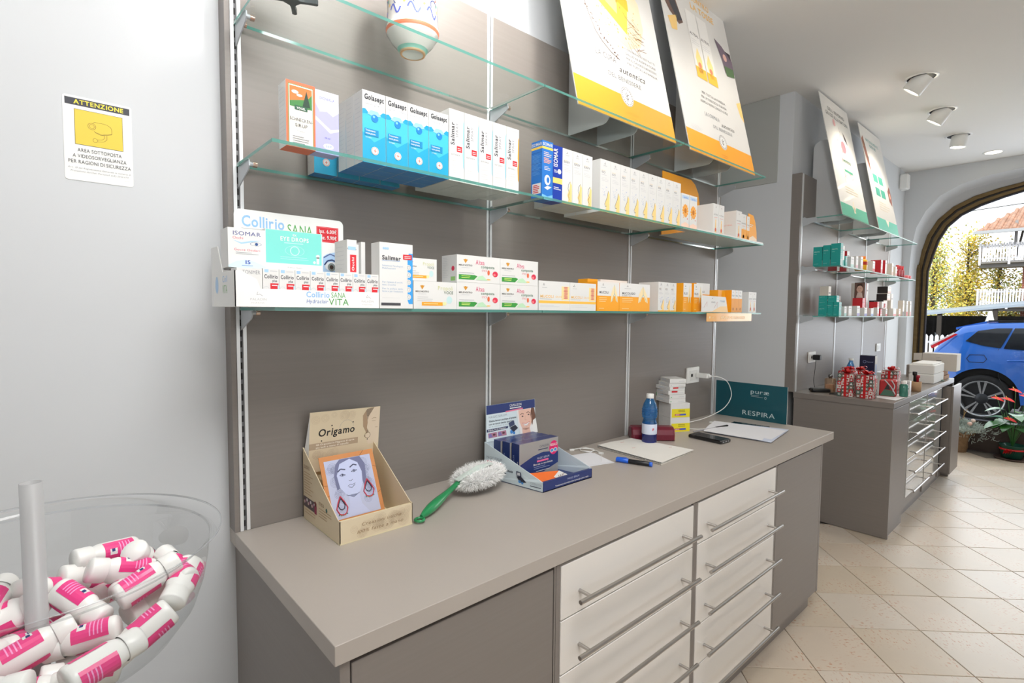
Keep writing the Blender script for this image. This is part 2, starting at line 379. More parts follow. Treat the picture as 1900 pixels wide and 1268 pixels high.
a = MB(); a.lathe([(0.085, 0), (0.083, -0.004), (0.066, -0.005)], WPLAS, n=28); a.build('trim_ring', t); a = MB(); a.disc((0, 0, -0.004), 0.066, mat('lit_lamp_lens_dim', (255, 246, 215), 0.5, emit=(255, 244, 205), es=5), 24, flip=True); a.build('lamp_lens', t)
def spot_light(x, y, tx, ty, tz, e, size=1.9, col=(1, 0.90, 0.76)):
    lamp('SPOT', 'spotlight_beam', (x, y, CEIL - 0.14), (tx, ty, tz), e, col, spot_size=size, spot_blend=0.7, shadow_soft_size=0.08)
for x, e in ((0.48, 44), (0.98, 34), (1.6, 8)): spot_light(x, -0.70, x + 0.03, 0.0, 2.62 if e > 10 else 2.2, e, 1.45, (1, 0.97, 0.93))
spot_light(2.30, -0.75, 2.35, -0.2, 2.0, 14, 2.0, (1, 0.93, 0.82))
spot_light(4.20, -0.52, 4.2, -0.05, 1.9, 26); spot_light(5.04, -0.52, 5.04, -0.05, 1.9, 26); spot_light(5.90, -0.60, 5.9, -0.50, 1.0, 20)
b = MB(); b.bbox((6.80, -0.055, 2.90), (6.90, 0.03, 3.07), WPLAS, 0.012); b.local('motion_sensor', (6.85, 0.03, 2.9), **cat('white plastic motion sensor box high in the corner by the arch', 'sensor'))
b = MB(); b.box((3.788, 0.135, 2.50), (3.80, 0.90, CEIL - 0.002), mat('grey_cover_panel', (176, 178, 174), 0.5)); b.local('wall_cover_panel', (3.8, 0.5, 2.5), **cat('pale grey cover panel high on the passage side wall', 'panel'))

# ---------------------------------------------------------------- shelving wall units
def wall_unit(x0, x1, yf, yb, z0, z1, rails, label, zstart=None):
    t = empty('wall_panelling', (x0, yb, z0), **cat(label, 'wall panel'))
    xs = [x0] + rails + [x1]
    for i in range(len(xs) - 1):
        a0 = xs[i] + (0.013 if i else 0); a1 = xs[i + 1] - (0.013 if i < len(xs) - 2 else 0)
        if a1 - a0 < 0.004: continue
        m = MB(); m.box((a0 - x0, yf - yb, 0), (a1 - x0, 0, z1 - z0), LAM); m.build('board', t)
    m = MB(); m.box((0.001, yf - yb + 0.012, 0), (x1 - x0 - 0.001, -0.001, z1 - z0 - 0.001), DARK); m.build('backing', t)
    return t
wall_unit(0.0, 2.66, 0.0, 0.054, 0.90, 2.588, [0.0255, 0.8835, 1.768, 2.629], 'tall taupe laminate back panel behind the near shelves')
wall_unit(3.80, 6.30, -0.035, 0.03, 0.925, 2.54, [3.836, 4.660, 5.445, 6.235], 'taupe laminate back panel behind the far shelves')
def rail(x, y, z0, z1, label, grp):
    m = MB(); w = 0.0125
    m.box((x - w, y - 0.003, z0), (x - w + 0.0085, y + 0.02, z1), ALU); m.box((x + w - 0.0085, y - 0.003, z0), (x + w, y + 0.02, z1), ALU)
    m.box((x - w + 0.0085, y + 0.004, z0), (x + w - 0.0085, y + 0.010, z1), mat('rail_recess', (120, 120, 122), 0.5, metal=0.2))
    z = z0 + 0.01
    while z < z1 - 0.02:
        m.box((x - 0.0022, y + 0.0036, z), (x + 0.0022, y + 0.005, z + 0.017), DARK); z += 0.029
    return m.local('slotted_rail', (x, y, z0), **cat(label, 'rail', grp))
nm = ['left end', 'second from left', 'third from left', 'right end']
for i, x in enumerate([0.0255, 0.8835, 1.768, 2.629]): rail(x, 0.0, 0.901, 2.587, 'vertical aluminium slotted rail on the near wall panel, %s' % nm[i], 'rails of the near unit')
for i, x in enumerate([3.836, 4.660, 5.445, 6.235]): rail(x, -0.035, 0.926, 2.539, 'vertical aluminium slotted rail on the far wall panel, %s' % nm[i], 'rails of the far unit')

def bracket(x, y, z, label, grp, lite=False):
    t = empty('shelf_bracket', (x, y, z), **cat(label, 'bracket', grp))
    m = MB(); pts = [(-0.0015, -0.004, 0.014), (-0.0015, -0.016, 0.018), (-0.0015, -0.030, 0.008), (-0.0015, -0.088, 0.010), (-0.0015, -0.100, 0.002), (-0.0015, -0.102, -0.012), (-0.0015, -0.092, -0.020), (-0.0015, -0.004, -0.050)]
    m.slab(pts, (0.003, 0, 0), BRACK); m.build('plate', t)
    for yy, zz in ((-0.018, 0.006), (-0.085, -0.004)):
        m = MB(); m.tube([(0.0015, yy, zz), (0.012, yy, zz)], 0.006, BRACK, 10); m.tube([(0.012, yy, zz), (0.022, yy, zz)], 0.0075, BOLT, 10); m.build('clamp_bolt', t)
    return t
def shelf(x0, x1, yf, yb, z, label, grp, corner=True):
    m = MB(); th = 0.008
    m.box((x0, yf, z - th), (x1, yb, z), GLASS, faces=dict(front=GEDGE, left=GEDGE, right=GEDGE, back=GEDGE))
    return m.local('glass_shelf', (x0, yf, z), **cat(label, 'shelf', grp))
Z1, Z2, Z3 = 1.512, 1.888, 2.250
lev = {Z1: 'lowest', Z2: 'middle', Z3: 'top'}; bay = ['left', 'centre', 'right']
for z in (Z1, Z2, Z3):
    for i, (a, c) in enumerate(((0.020, 0.874), (0.878, 1.745), (1.750, 2.580))):
        shelf(a, c, -0.293, -0.012, z, 'clear glass shelf of the near unit, %s level, %s bay' % (lev[z], bay[i]), 'near glass shelves')
    for i, x in enumerate([0.0255, 0.8835, 1.768, 2.629]):
        bracket(x, -0.002, z - 0.010, 'grey metal shelf bracket under the %s near shelf on the rail %s' % (lev[z], nm[i]), 'near shelf brackets')
Y1, Y2, Y3 = 1.495, 1.855, 2.212
lev2 = {Y1: 'lowest', Y2: 'middle', Y3: 'top'}
for z in (Y1, Y2, Y3):
    for i, (a, c) in enumerate(((3.850, 4.655), (4.660, 5.440), (5.450, 6.10))):
        shelf(a, c, -0.300, -0.047, z, 'clear glass shelf of the far unit, %s level, %s bay' % (lev2[z], ['near', 'centre', 'window-side'][i]), 'far glass shelves')
    for i, x in enumerate([3.842, 4.660, 5.445, 6.11]):
        bracket(x, -0.037, z - 0.010, 'grey metal shelf bracket under the %s far shelf on the rail %s' % (lev2[z], nm[i]), 'far shelf brackets')

# ---------------------------------------------------------------- counters and cabinets
b = MB(); b.bbox((0, -0.648, 0.861), (2.665, -0.001, 0.900), LAM_LIT, 0.001); b.box((0, -0.001, 0.861), (2.665, 0.053, 0.8995), LAM_LIT)
b.local('worktop', (0, 0.05, 0.861), **cat('long taupe laminate worktop of the near counter', 'worktop'))
b = MB(); b.bbox((3.795, -0.660, 0.886), (5.93, -0.036, 0.925), LAM, 0.001); b.local('worktop', (3.8, 0, 0.886), **cat('dark taupe worktop of the far counter under the gift boxes', 'worktop'))
FR = mat('pale_acrylic_drawer_front', (236, 232, 227), 0.22, coat=0.5, noise=0.02, scale=1.2, stretch=(1, 1, 5)); FRE = mat('drawer_front_edge', (196, 190, 182), 0.4)
FR2 = mat('grey_glossy_drawer_front', (176, 176, 172), 0.12, coat=0.6, spec=0.7, noise=0.05, scale=2.0)
def handle(x0, x1, y, z, parent, po=0.045, r=0.0062):
    m = MB(); m.tube([(x0, y - 0.042, z), (x1, y - 0.042, z)], r, STEEL, 14); m.build('bar_handle', parent)
    m = MB()
    for x in (x0 + po, x1 - po): m.tube([(x, y, z), (x, y - 0.042, z)], 0.005, STEEL, 10)
    m.build('handle_posts', parent)
def side(m, x0, x1, y0, y1, z0, z1): m.box((x0, y0, z0), (x1, y1, z1), LAM)
# near: blank door unit, two drawer units, blank end unit
GC = 'near counter cabinets'
t = empty('base_cabinet', (0.012, 0, 0), **cat('plain taupe cabinet under the near end of the counter', 'cabinet', GC))
m = MB(); side(m, 0, 0.020, -0.640, 0.05, 0, 0.860); m.box((0.020, -0.622, 0.10), (0.5695, 0.05, 0.858), LAMD); side(m, 0.5695, 0.5755, -0.640, 0.0, 0.10, 0.858); m.build('carcass', t)
m = MB(); m.bbox((0.023, -0.641, 0.104), (0.566, -0.623, 0.850), LAM, 0.0012); m.build('door', t)
m = MB(); m.box((0.02, -0.600, 0), (0.5755, -0.585, 0.1), LAMD); m.build('plinth', t)
ztop = 0.8505; pit = 0.1482
def drawers(xa, xb, y, zt, pitch, n, label, grp, fm, hx0, hx1, base=0, lamm=LAM, hz=0.054, div=None):
    t = empty('drawer_cabinet', (xa, 0, 0), **cat(label, 'cabinet', grp)); w = xb - xa
    m = MB(); side(m, 0, 0.015, y + 0.003, 0, 0.10, zt + 0.0045); side(m, w - 0.015, w, y + 0.003, 0, 0.10, zt + 0.0045); m.box((0.015, y + 0.022, 0.10), (w - 0.015, -0.002, zt + 0.004), DARK); m.build('carcass', t)
    for k in range(n):
        z1 = zt - k * pitch; z0 = z1 - pitch + 0.003; o = empty('drawer', (0, 0, 0)); o.parent = t
        m = MB(); m.bbox((0.0165, y, z0), (w - 0.0165, y + 0.018, z1), fm, 0.0015); m.build('drawer_front', o)
        m = MB(); m.tube([(hx0 - xa, y - 0.042, z1 - 0.088), (hx1 - xa, y - 0.042, z1 - 0.088)], 0.0062, STEEL, 14)
        for x in (hx0 - xa + 0.045, hx1 - xa - 0.045): m.tube([(x, y, z1 - 0.088), (x, y - 0.042, z1 - 0.088)], 0.005, STEEL, 10)
        m.build('bar_handle', o)
    m = MB(); (m.box((0.015, y + 0.012, 0.10), (w - 0.015, y + 0.03, zt - n * pitch), lamm) if y < -0.65 else None); m.box((0, -0.600 if y > -0.65 else y + 0.05, 0), (w, (-0.600 if y > -0.65 else y + 0.05) + 0.015, 0.1), lamm); m.build('plinth', t)
    return t
drawers(0.588, 1.284, -0.644, ztop, pit, 5, 'cabinet with five pale drawers, left of the near pair', GC, FR, 0.632, 1.245)
drawers(1.2845, 1.968, -0.644, ztop, pit, 5, 'cabinet with five pale drawers, right of the near pair', GC, FR, 1.318, 1.930)
t = empty('base_cabinet', (1.9685, 0, 0), **cat('plain taupe cabinet at the far end of the near counter', 'cabinet', GC))
m = MB(); m.box((0.0, -0.622, 0.10), (0.545, 0.0, 0.858), LAMD); side(m, 0, 0.006, -0.640, -0.62, 0.1, 0.858)
m.slab([(0.545, -0.641, 0.10), (0.545, -0.641, 0.860), (0.545, 0.05, 0.860), (0.545, 0.05, 0), (0.545, -0.60, 0), (0.545, -0.60, 0.1)][::-1], (0.018, 0, 0), LAM); m.build('carcass', t)
m = MB(); m.bbox((0.008, -0.641, 0.104), (0.543, -0.623, 0.852), LAM, 0.0012); m.build('door', t)
m = MB(); m.box((0, -0.600, 0), (0.545, -0.585, 0.1), LAM); m.build('plinth', t)
# far unit
GF = 'far counter cabinets'
t = empty('base_cabinet', (3.800, 0, 0), **cat('plain taupe cabinet at the near end of the far counter', 'cabinet', GF))
m = MB(); side(m, 0, 0.018, -0.656, -0.04, 0.004, 0.885); m.box((0.018, -0.635, 0.10), (0.44, -0.04, 0.884), LAMD); m.build('carcass', t)
m = MB(); m.bbox((0.022, -0.655, 0.104), (0.438, -0.637, 0.878), LAM, 0.0012); m.build('door', t); m = MB(); m.box((0.018, -0.64, 0), (0.44, -0.62, 0.1), LAM); m.build('plinth', t)
drawers(4.2405, 4.832, -0.656, 0.880, 0.1405, 5, 'cabinet with five glossy drawers, nearer one of the far pair', GF, FR2, 4.29, 4.80)
drawers(4.8325, 5.42, -0.656, 0.880, 0.1405, 5, 'cabinet with five glossy drawers, window-side one of the far pair', GF, FR2, 4.90, 5.39)
t = empty('base_cabinet', (5.4205, 0, 0), **cat('taupe cabinet with a door standing ajar at the window end', 'cabinet', GF))
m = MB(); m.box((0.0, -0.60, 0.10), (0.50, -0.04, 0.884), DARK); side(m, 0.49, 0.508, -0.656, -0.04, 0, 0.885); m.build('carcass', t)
m = MB(); m.bbox((0.135, -0.715, 0.104), (0.510, -0.697, 0.884), LAM, 0.001); m.box((0.135, -0.70, 0.11), (0.150, -0.64, 0.88), LAM); m.build('door', t); m = MB(); m.box((0, -0.60, 0), (0.49, -0.58, 0.1), LAM); m.build('plinth', t)

# ---------------------------------------------------------------- cartons
K = dict(w=(230, 230, 228), blue=(38, 128, 205), dblue=(22, 60, 160), teal=(20, 165, 200), lteal=(90, 200, 225), grey=(150, 152, 156), lgrey=(200, 202, 205), black=(40, 38, 40),
         red=(214, 36, 48), orange=(238, 110, 62), amber=(246, 166, 40), yel=(250, 190, 50), gold=(225, 190, 110), green=(60, 150, 70), lilac=(176, 176, 226), navy=(30, 48, 110), mint=(122, 216, 205), pink=(230, 60, 130), sky=(165, 205, 240))
def I(k): return ink(K[k])
def carton(x0, x1, yf, d, z, h, body, label, category='carton', group=None, pr=None, left=None, bottom=None, top=None, rz=0, name='carton', side_pr=None):
    """closed folding box: body, printed front (-y) and printed left side; tuck-flap seam cut round the lid"""
    w = x1 - x0; m = MB(); bm = body
    fc = {}
    if left: fc['left'] = left
    if bottom: fc['bot'] = bottom
    if top: fc['top'] = top
    m.box((-w / 2, 0, 0), (w / 2, d, h), bm, faces=fc)
    F = Face(m, (-w / 2, 0, 0), (1, 0, 0), (0, 0, 1)); 
    if pr: pr(F, w, h)
    S = Face(m, (-w / 2, d, 0), (0, -1, 0), (0, 0, 1))
    if side_pr: side_pr(S, d, h)
    B = Face(m, (-w / 2, d, 0), (1, 0, 0), (0, -1, 0)); B.rect(0.003, d - 0.006, w - 0.003, d - 0.0052, I('lgrey')) if d > 0.012 else None
    T = Face(m, (-w / 2, 0, h), (1, 0, 0), (0, 1, 0)); T.rect(0.002, 0.003, w - 0.002, 0.0036, I('lgrey')) if d > 0.012 else None
    o = m.build(name, None, ((x0 + x1) / 2, yf, z), rz, **cat(label, category, group)); return o
def textlines(S, d, h):
    S.bars(d * .12, h * .9, d * .9, 12, h * .065, I('lgrey'), 0.0009, 3)
C = lambda rgb, nm: mat('card_' + nm, rgb, 0.45, coat=0.15)
cW = C((226, 226, 224), 'white'); cBlue = C((52, 140, 214), 'blue'); cOr = C((238, 112, 70), 'orange'); cLil = C((178, 178, 228), 'lilac'); cAm = C((250, 168, 30), 'amber')
cDB = C((20, 58, 165), 'deep_blue'); cTeal = C((24, 160, 152), 'teal'); cRed = C((205, 32, 44), 'red'); cBk = C((32, 24, 26), 'black'); cCream = C((236, 226, 214), 'cream'); cBB = C((40, 120, 205), 'mid_blue'); cMint = C((235, 240, 240), 'pale')

# middle shelf, left bay
def p_orange(F, w, h):
    F.rect(0.005, 0.005, w - 0.005, h - 0.007, I('green')); F.up().rect(0.0065, 0.0065, w - 0.0065, h - 0.0085, ink((244, 240, 232)))
    F.up().rect(0.008, h - 0.058, w - 0.008, h - 0.011, ink((240, 120, 50)))
    F.up().poly([(0.008, h - 0.058), (w - 0.008, h - 0.058), (w - 0.008, h - 0.022), (w * .72, h - 0.036), (w * .45, h - 0.040), (0.008, h - 0.046)], ink((60, 130, 60)))
    F.up().poly([(w * .55, h - 0.054), (w * .82, h - 0.054), (w * .69, h - 0.016)], ink((20, 60, 40))); F.disc(w * .3, h - 0.024, 0.008, I('w'), ry=0.004); F.disc(w * .45, h - 0.030, 0.007, I('w'), ry=0.003)
    F.up().rect(w * .28, h - 0.064, w * .72, h - 0.054, ink((30, 90, 60))); F.up().text('VOGEL', w / 2, h - 0.062, 0.005, I('w'), True, 'c', w * .3)
    F.text('SCHNECKEN-', w / 2, h - 0.090, 0.0075, I('black'), False, 'c', w * .78); F.text('SIRUP', w / 2, h - 0.103, 0.0075, I('black'), False, 'c', w * .42); F.text('Thymian', w / 2, h - 0.114, 0.004, I('grey'), False, 'c', w * .3)
    F.bars(w * .2, h - 0.126, w * .8, 4, 0.005, I('grey'), 0.0015)
def p_lilac(F, w, h):
    F.poly([(0, h), (w, h), (w, h * .70), (w * .75, h * .62), (w * .5, h * .68), (w * .2, h * .66), (0, h * .8)], ink((226, 224, 244)))
    F.poly([(0, h * .58), (w * .35, h * .48), (w * .65, h * .40), (w, h * .44), (w, h * .40), (w * .62, h * .34), (w * .3, h * .44), (0, h * .52)], ink((226, 224, 244)))
    F.up().text('DRONJUELIA', w / 2, h * .86, 0.006, ink((120, 130, 210)), True, 'c', w * .62); F.disc(w * .55, h * .12, w * .22, I('w'), ry=0.007); F.up().text('Loit', w * .55, h * .105, 0.006, I('blue'), False, 'c', w * .25); F.text('40 ml', w / 2, h * .24, 0.004, ink((90, 90, 170)), False, 'c')
def p_syrup(F, w, h):
    F.rect(0, 0, w, h * .70, ink((66, 190, 222))); F.up().poly([(0, 0), (w, 0), (w, h * .42), (w * .5, h * .30), (0, h * .42)], ink((30, 165, 206)))
    F.up().poly([(0, h * .74), (w * .12, h * .745), (w * .28, h * .69), (0, h * .67)], ink((20, 160, 205))); F.poly([(w, h * .74), (w * .88, h * .745), (w * .72, h * .69), (w, h * .67)], ink((20, 160, 205)))
    F.up().poly([(w * .2, h * .68), (w * .35, h * .74), (w * .65, h * .74), (w * .8, h * .68), (w * .5, h * .66)], ink((150, 205, 225)))
    F.up().disc(w * .52, h * .635, w * .15, ink((24, 130, 205))); F.up().disc(w * .48, h * .655, w * .05, ink((130, 205, 240)))
    F.text('Golasept', w / 2, h * .88, 0.0125, ink((44, 46, 56)), True, 'c', w * .84); F.text('tosse grassa', w / 2, h * .815, 0.008, ink((185, 190, 200)), False, 'c', w * .84)
    F.rect(w * .08, h * .38, w * .68, h * .475, ink((20, 140, 196))); F.up().text('Trattamento', w * .12, h * .44, 0.004, I('w'), True, w=w * .42); F.text('tosse grassa', w * .12, h * .40, 0.004, I('w'), True, w=w * .42); F.text('Sciroppo', w * .12, h * .345, 0.0035, I('w'), w=w * .25)
    F.disc(w * .52, h * .18, w * .16, I('w')); F.up().ring(w * .52, h * .18, w * .14, 0.001, ink((230, 120, 100))); F.rect(w * .46, h * .175, w * .58, h * .185, ink((230, 120, 100))); F.rect(w * .505, h * .155, w * .535, h * .205, ink((230, 120, 100)))
def p_spray(orange):
    def f(F, w, h):
        F.rect(w * .1, h * .945, w * .9, h * .965, I('lgrey')); F.text('Salimar', w * .34, h * .50, 0.0125, ink((60, 58, 66)), True, 'l', h * .32, rot=PI / 2); F.text('SPRAY', w * .60, h * .62, 0.008, ink((120, 120, 128)), False, 'l', h * .2, rot=PI / 2)
        F.poly([(w, h * .88), (w * .93, h * .84), (w * .90, h * .55), (w * .94, h * .48), (w * .90, h * .40), (w * .93, h * .22), (w, h * .18)], I('amber') if orange else ink((160, 208, 226)))
        F.up().rect(w * .5, h * .42, w * .86, h * .50, I('red')); F.up().rect(w * .55, h * .465, w * .80, h * .473, I('w')); F.rect(w * .55, h * .44, w * .80, h * .448, I('w'))
        F.text('ISOTONICA', w * .12, h * .36, 0.0045, I('grey'), False, 'l', w * .6); F.bars(w * .12, h * .32, w * .75, 7, h * .034, ink((212, 212, 214)), 0.001); F.rect(w * .1, h * .02, w * .8, h * .045, ink((90, 90, 95)))
    return f
ZM = Z2 + 0.0005
carton(0.062, 0.130, -0.262, 0.050, ZM, 0.150, cOr, 'orange syrup box with a forest picture on the near middle shelf', pr=p_orange, left=cW, side_pr=textlines, name='syrup_carton')
carton(0.131, 0.190, -0.258, 0.040, ZM, 0.148, cLil, 'lilac and white carton beside the orange syrup box', pr=p_lilac, name='syrup_carton')
p0 = None; w = 0.0655
for r in range(3):
    for c in range(4):
        x = 0.253 + c * 0.0668; lb = 'tall white and turquoise cough syrup carton, %s from left in the %s row of three' % (ORD[c], ['front', 'middle', 'rear'][r])
        if p0 is None: p0 = carton(x, x + w, -0.258, 0.048, ZM, 0.182, cW, lb, group='cough syrup cartons', pr=p_syrup, bottom=cBlue, side_pr=textlines, name='cough_syrup_carton')
        else: dup(p0, (x + w / 2, -0.258 + r * 0.0490, ZM), label=lb)
for c in range(4):
    dup(p0, (0.236 + c * 0.067, -0.106 + 0.041, ZM), label='tall white and turquoise syrup carton against the back panel, %s from left' % ORD[c])
p0 = None
for r in range(4):
    for c in range(5):
        x = 0.5235 + c * 0.0552; lb = 'tall white nasal spray carton, %s from left in the %s row' % (ORD[c], ['front', 'second', 'third', 'rear'][r])
        if c == 4 and r == 3: continue
        f = (p_spray(True), cW) if c == 4 else (p_spray(False), cW)
        if r == 0 and c in (0, 4):
            q = carton(x, x + 0.0535, -0.256, 0.046, ZM, 0.205, cW, lb + (' with an orange wave' if c == 4 else ''), group='nasal spray cartons', pr=f[0], name='nasal_spray_carton')
            if c == 0: p0 = q
            else: p4 = q
        else: dup(p4 if c == 4 else p0, (x + 0.02675, -0.256 + r * 0.0468, ZM), label=lb + (' with an orange wave' if c == 4 else ''))

# middle shelf, centre bay
def p_iso1(F, w, h):
    F.rect(0, h * .86, w, h * .90, ink((246, 210, 90))); F.text('ISOMAR', w / 2, h * .92, 0.0095, I('w'), True, 'c', w * .94)
    F.bars(w * .15, h * .80, w * .9, 3, h * .03, ink((250, 220, 190)), 0.002); F.bars(w * .15, h * .70, w * .9, 4, h * .025, ink((240, 170, 130)), 0.0025); F.bars(w * .2, h * .56, w * .8, 3, h * .025, I('w'), 0.0018)
    F.disc(w * .5, h * .34, w * .28, I('w'), ry=h * .09); F.up().disc(w * .55, h * .34, w * .13, cBB, ry=h * .05); F.poly([(w * .2, h * .2), (w * .5, h * .24), (w * .9, h * .23), (w * .5, h * .17)], I('w')); F.poly([(0, 0), (w, 0), (w, h * .1), (w * .5, h * .06), (0, h * .09)], ink((120, 190, 235)))
def s_iso1(F, d, h):
    F.rect(0, h * .86, d, h * .90, ink((246, 210, 90))); F.text('ISOMAR', d / 2, h * .92, 0.0095, I('w'), True, 'c', d * .94)
    for k in (.8, .62, .5): F.rect(0, h * k, d, h * k + 0.0012, ink((20, 70, 160)))
    F.bars(d * .1, h * .76, d * .9, 16, h * .022, ink((110, 170, 225)), 0.001); F.rect(d * .1, h * .1, d * .9, h * .28, I('w')); F.up().bars(d * .2, h * .24, d * .8, 5, h * .03, I('red'), 0.003)
def p_iso2(F, w, h):
    F.text('ISOMAR', w * .48, h * .62, 0.019, I('w'), True, 'l', h * .33, rot=PI / 2); F.rect(0, h * .33, w, h * .43, ink((246, 214, 120))); F.disc(w * .68, h * .55, w * .2, I('w'), ry=h * .045); F.bars(w * .12, h * .56, w * .5, 3, h * .02, I('w'), 0.0015); F.bars(w * .1, h * .25, w * .9, 2, h * .03, I('w'), 0.0025)
def logo3(F, u, v, s, c):
    F.poly([(u - s, v - s * .6), (u - s * .1, v - s * .6), (u - s * .5, v + s * .2)], c); F.poly([(u + s * .1, v - s * .6), (u + s, v - s * .6), (u + s * .5, v + s * .2)], c); F.poly([(u - s * .4, v + s * .3), (u + s * .4, v + s * .3), (u, v + s)], c)
def p_nose(word, baby=False):
    def f(F, w, h):
        g = ink((90, 88, 92)); logo3(F, w * .45, h * .93, 0.0045, g); F.rect(w * .28, h * .885, w * .64, h * .89, I('grey')); F.rect(w * .3, h * .87, w * .6, h * .874, I('lgrey'))
        F.rect(0, 0, w, h * .045, ink((250, 190, 70)))
        F.text(word, w * .12, h * .74 if not baby else h * .745, 0.0075, ink((96, 92, 96)), False, 'l', w * (.36 if not baby else .62)); F.rect(w * .12, h * .79, w * .5, h * .795, ink((235, 205, 140))); F.rect(w * .12, h * .705, w * .6, h * .715, ink((200, 200, 204)))
        F.bars(w * .12, h * .65, w * .85, 3, h * .028, ink((190, 190, 194)), 0.0008)
        if not baby:
            r = random.Random(4)
            for k in range(26):
                a = r.uniform(-.9, .9); q = r.uniform(.08, .3); F.disc(w * (.42 + .38 * math.sin(a) * q / .3), h * (.22 + q), 0.0009, ink((70, 120, 200)), 6)
        F.poly([(w * .58, h * .045), (w * .95, h * .045), (w * .95, h * .36), (w * .80, h * .42), (w * .72, h * .30), (w * .50, h * .16), (w * .62, h * .10)], ink((250, 214, 140)))
        F.up().line([(w * .80, h * .42), (w * .70, h * .29), (w * .46, h * .155), (w * .52, h * .11), (w * .66, h * .12)] if not baby else [(w * .78, h * .42), (w * .60, h * .36), (w * .56, h * .28), (w * .70, h * .22), (w * .62, h * .15), (w * .72, h * .08)], 0.0016, ink((60, 50, 40)))
    return f
YM = -0.262
carton(0.899, 0.951, YM, 0.052, ZM, 0.196, cBB, 'bright blue nasal spray carton at the left end of the centre bay', pr=p_iso1, side_pr=s_iso1, name='nasal_spray_carton')
carton(0.952, 0.999, YM, 0.052, ZM, 0.191, cDB, 'deep blue carton with a yellow band beside the bright blue one', pr=p_iso2, name='nasal_spray_carton')
pb = None
for r in range(3):
    for c in range(3):
        x = 0.9995 + c * 0.0545; lb = 'slim white baby nasal carton with profile drawing, %s of three in the %s row' % (ORD[c], ['front', 'second', 'rear'][r])
        if pb is None: pb = carton(x, x + 0.0525, YM, 0.046, ZM, 0.190, cW, lb, group='baby nasal cartons', pr=p_nose('BABY', True), bottom=None, name='nasal_drops_carton')
        else: dup(pb, (x + 0.02625, YM + r * 0.047, ZM), label=lb)
pi = ph = None
for r in range(3):
    for c in range(9):
        x = 1.208 + c * 0.0632; lb = 'slim white dotted-spray nasal wash carton, %s from left in the %s row' % (ORD[c], ['front', 'second', 'rear'][r])
        if c < 5:
            if pi is None: pi = carton(x, x + 0.0612, YM, 0.060, ZM, 0.195, cW, lb, group='nasal wash cartons', pr=p_nose('ISO'), name='nasal_wash_carton')
            else: dup(pi, (x + 0.0306, YM + r * 0.061, ZM), label=lb)
        else:
            if ph is None: ph = carton(x, x + 0.0612, YM, 0.060, ZM, 0.195, cW, lb, group='nasal wash cartons', pr=p_nose('IPER'), name='nasal_wash_carton')
            else: dup(ph, (x + 0.0306, YM + r * 0.061, ZM), label=lb)
# middle shelf, right bay
def p_flower(F, w, h):
    F.rect(w * .05, h * .86, w * .95, h * .95, ink((180, 205, 235))); F.up().text('gola', w / 2, h * .88, 0.006, ink((90, 130, 200)), False, 'c', w * .5)
    for k in range(12):
        a = k * PI / 6; F.poly([(w * .5, h * .52), (w * .5 + w * .36 * math.cos(a - .22), h * .52 + h * .17 * math.sin(a - .22)), (w * .5 + w * .42 * math.cos(a), h * .52 + h * .2 * math.sin(a)), (w * .5 + w * .36 * math.cos(a + .22), h * .52 + h * .17 * math.sin(a + .22))], I('amber'))
    F.up().disc(w * .5, h * .52, w * .15, ink((200, 120, 30)), ry=h * .07); F.poly([(0, 0), (w, 0), (w, h * .15), (w * .5, h * .2), (0, h * .12)], ink((250, 215, 195))); F.disc(w * .25, h * .32, 0.003, I('amber')); F.disc(w * .78, h * .30, 0.003, I('red'))
for k, (a, c) in enumerate(((1.786, 1.850), (1.856, 1.920))): carton(a, c, YM, 0.045, ZM, 0.157, cW, 'white throat carton with a yellow flower, %s of the two' % ['left', 'right'][k], group='flower cartons', pr=p_flower, name='throat_carton')
m = MB()
def rr(w, h, r, n=6):
    P = []
    for cx, cy, a in ((w - r, r, -PI / 2), (w - r, h - r, 0), (r, h - r, PI / 2), (r, r, PI)):
        for k in range(n + 1): P.append((cx + r * math.cos(a + PI / 2 * k / n), cy + r * math.sin(a + PI / 2 * k / n)))
    return P
t = empty('counter_display', (1.93, -0.10, ZM), **cat('orange cardboard cough display stand on the right of the middle shelf', 'display'))
m = MB(); P = [(0, 0), (0.36, 0), (0.36, 0.21), (0.345, 0.26), (0.31, 0.30), (0.27, 0.318), (0.06, 0.318), (0, 0.318)]
m.slab([(x, 0.03, z) for x, z in P], (0, 0.004, 0), cAm); F = Face(m, (0, 0.03, 0), (1, 0, 0), (0, 0, 1)); F.text('CONTRO LA TOSSE', 0.20, 0.185, 0.0135, ink((96, 66, 24)), True, 'c', 0.19); F.text('SECCA O GRASSA', 0.20, 0.165, 0.006, ink((140, 100, 40)), False, 'c', 0.1); m.build('header_card', t)
m = MB(); m.box((-0.02, -0.17, 0.0), (0.70, -0.168, 0.012), cW); m.box((-0.02, -0.168, 0.0), (0.70, 0.03, 0.002), cW); m.build('tray', t)
m = MB(); P = [(0, 0), (0.115, 0), (0.105, 0.075), (0.085, 0.125), (0.06, 0.155), (0, 0.16)]; m.slab([(0.575 + x, -0.140, z + 0.002) for x, z in P], (0, 0.003, 0), cAm); F = Face(m, (0.575, -0.140, 0.002), (1, 0, 0), (0, 0, 1)); F.poly([(0, 0), (0.115, 0), (0.108, 0.03), (0.06, 0.045), (0, 0.025)], ink((248, 226, 200))); F.rect(0.02, 0.10, 0.06, 0.104, I('w')); F.rect(0.02, 0.09, 0.05, 0.094, I('w')); m.build('side_wing', t)
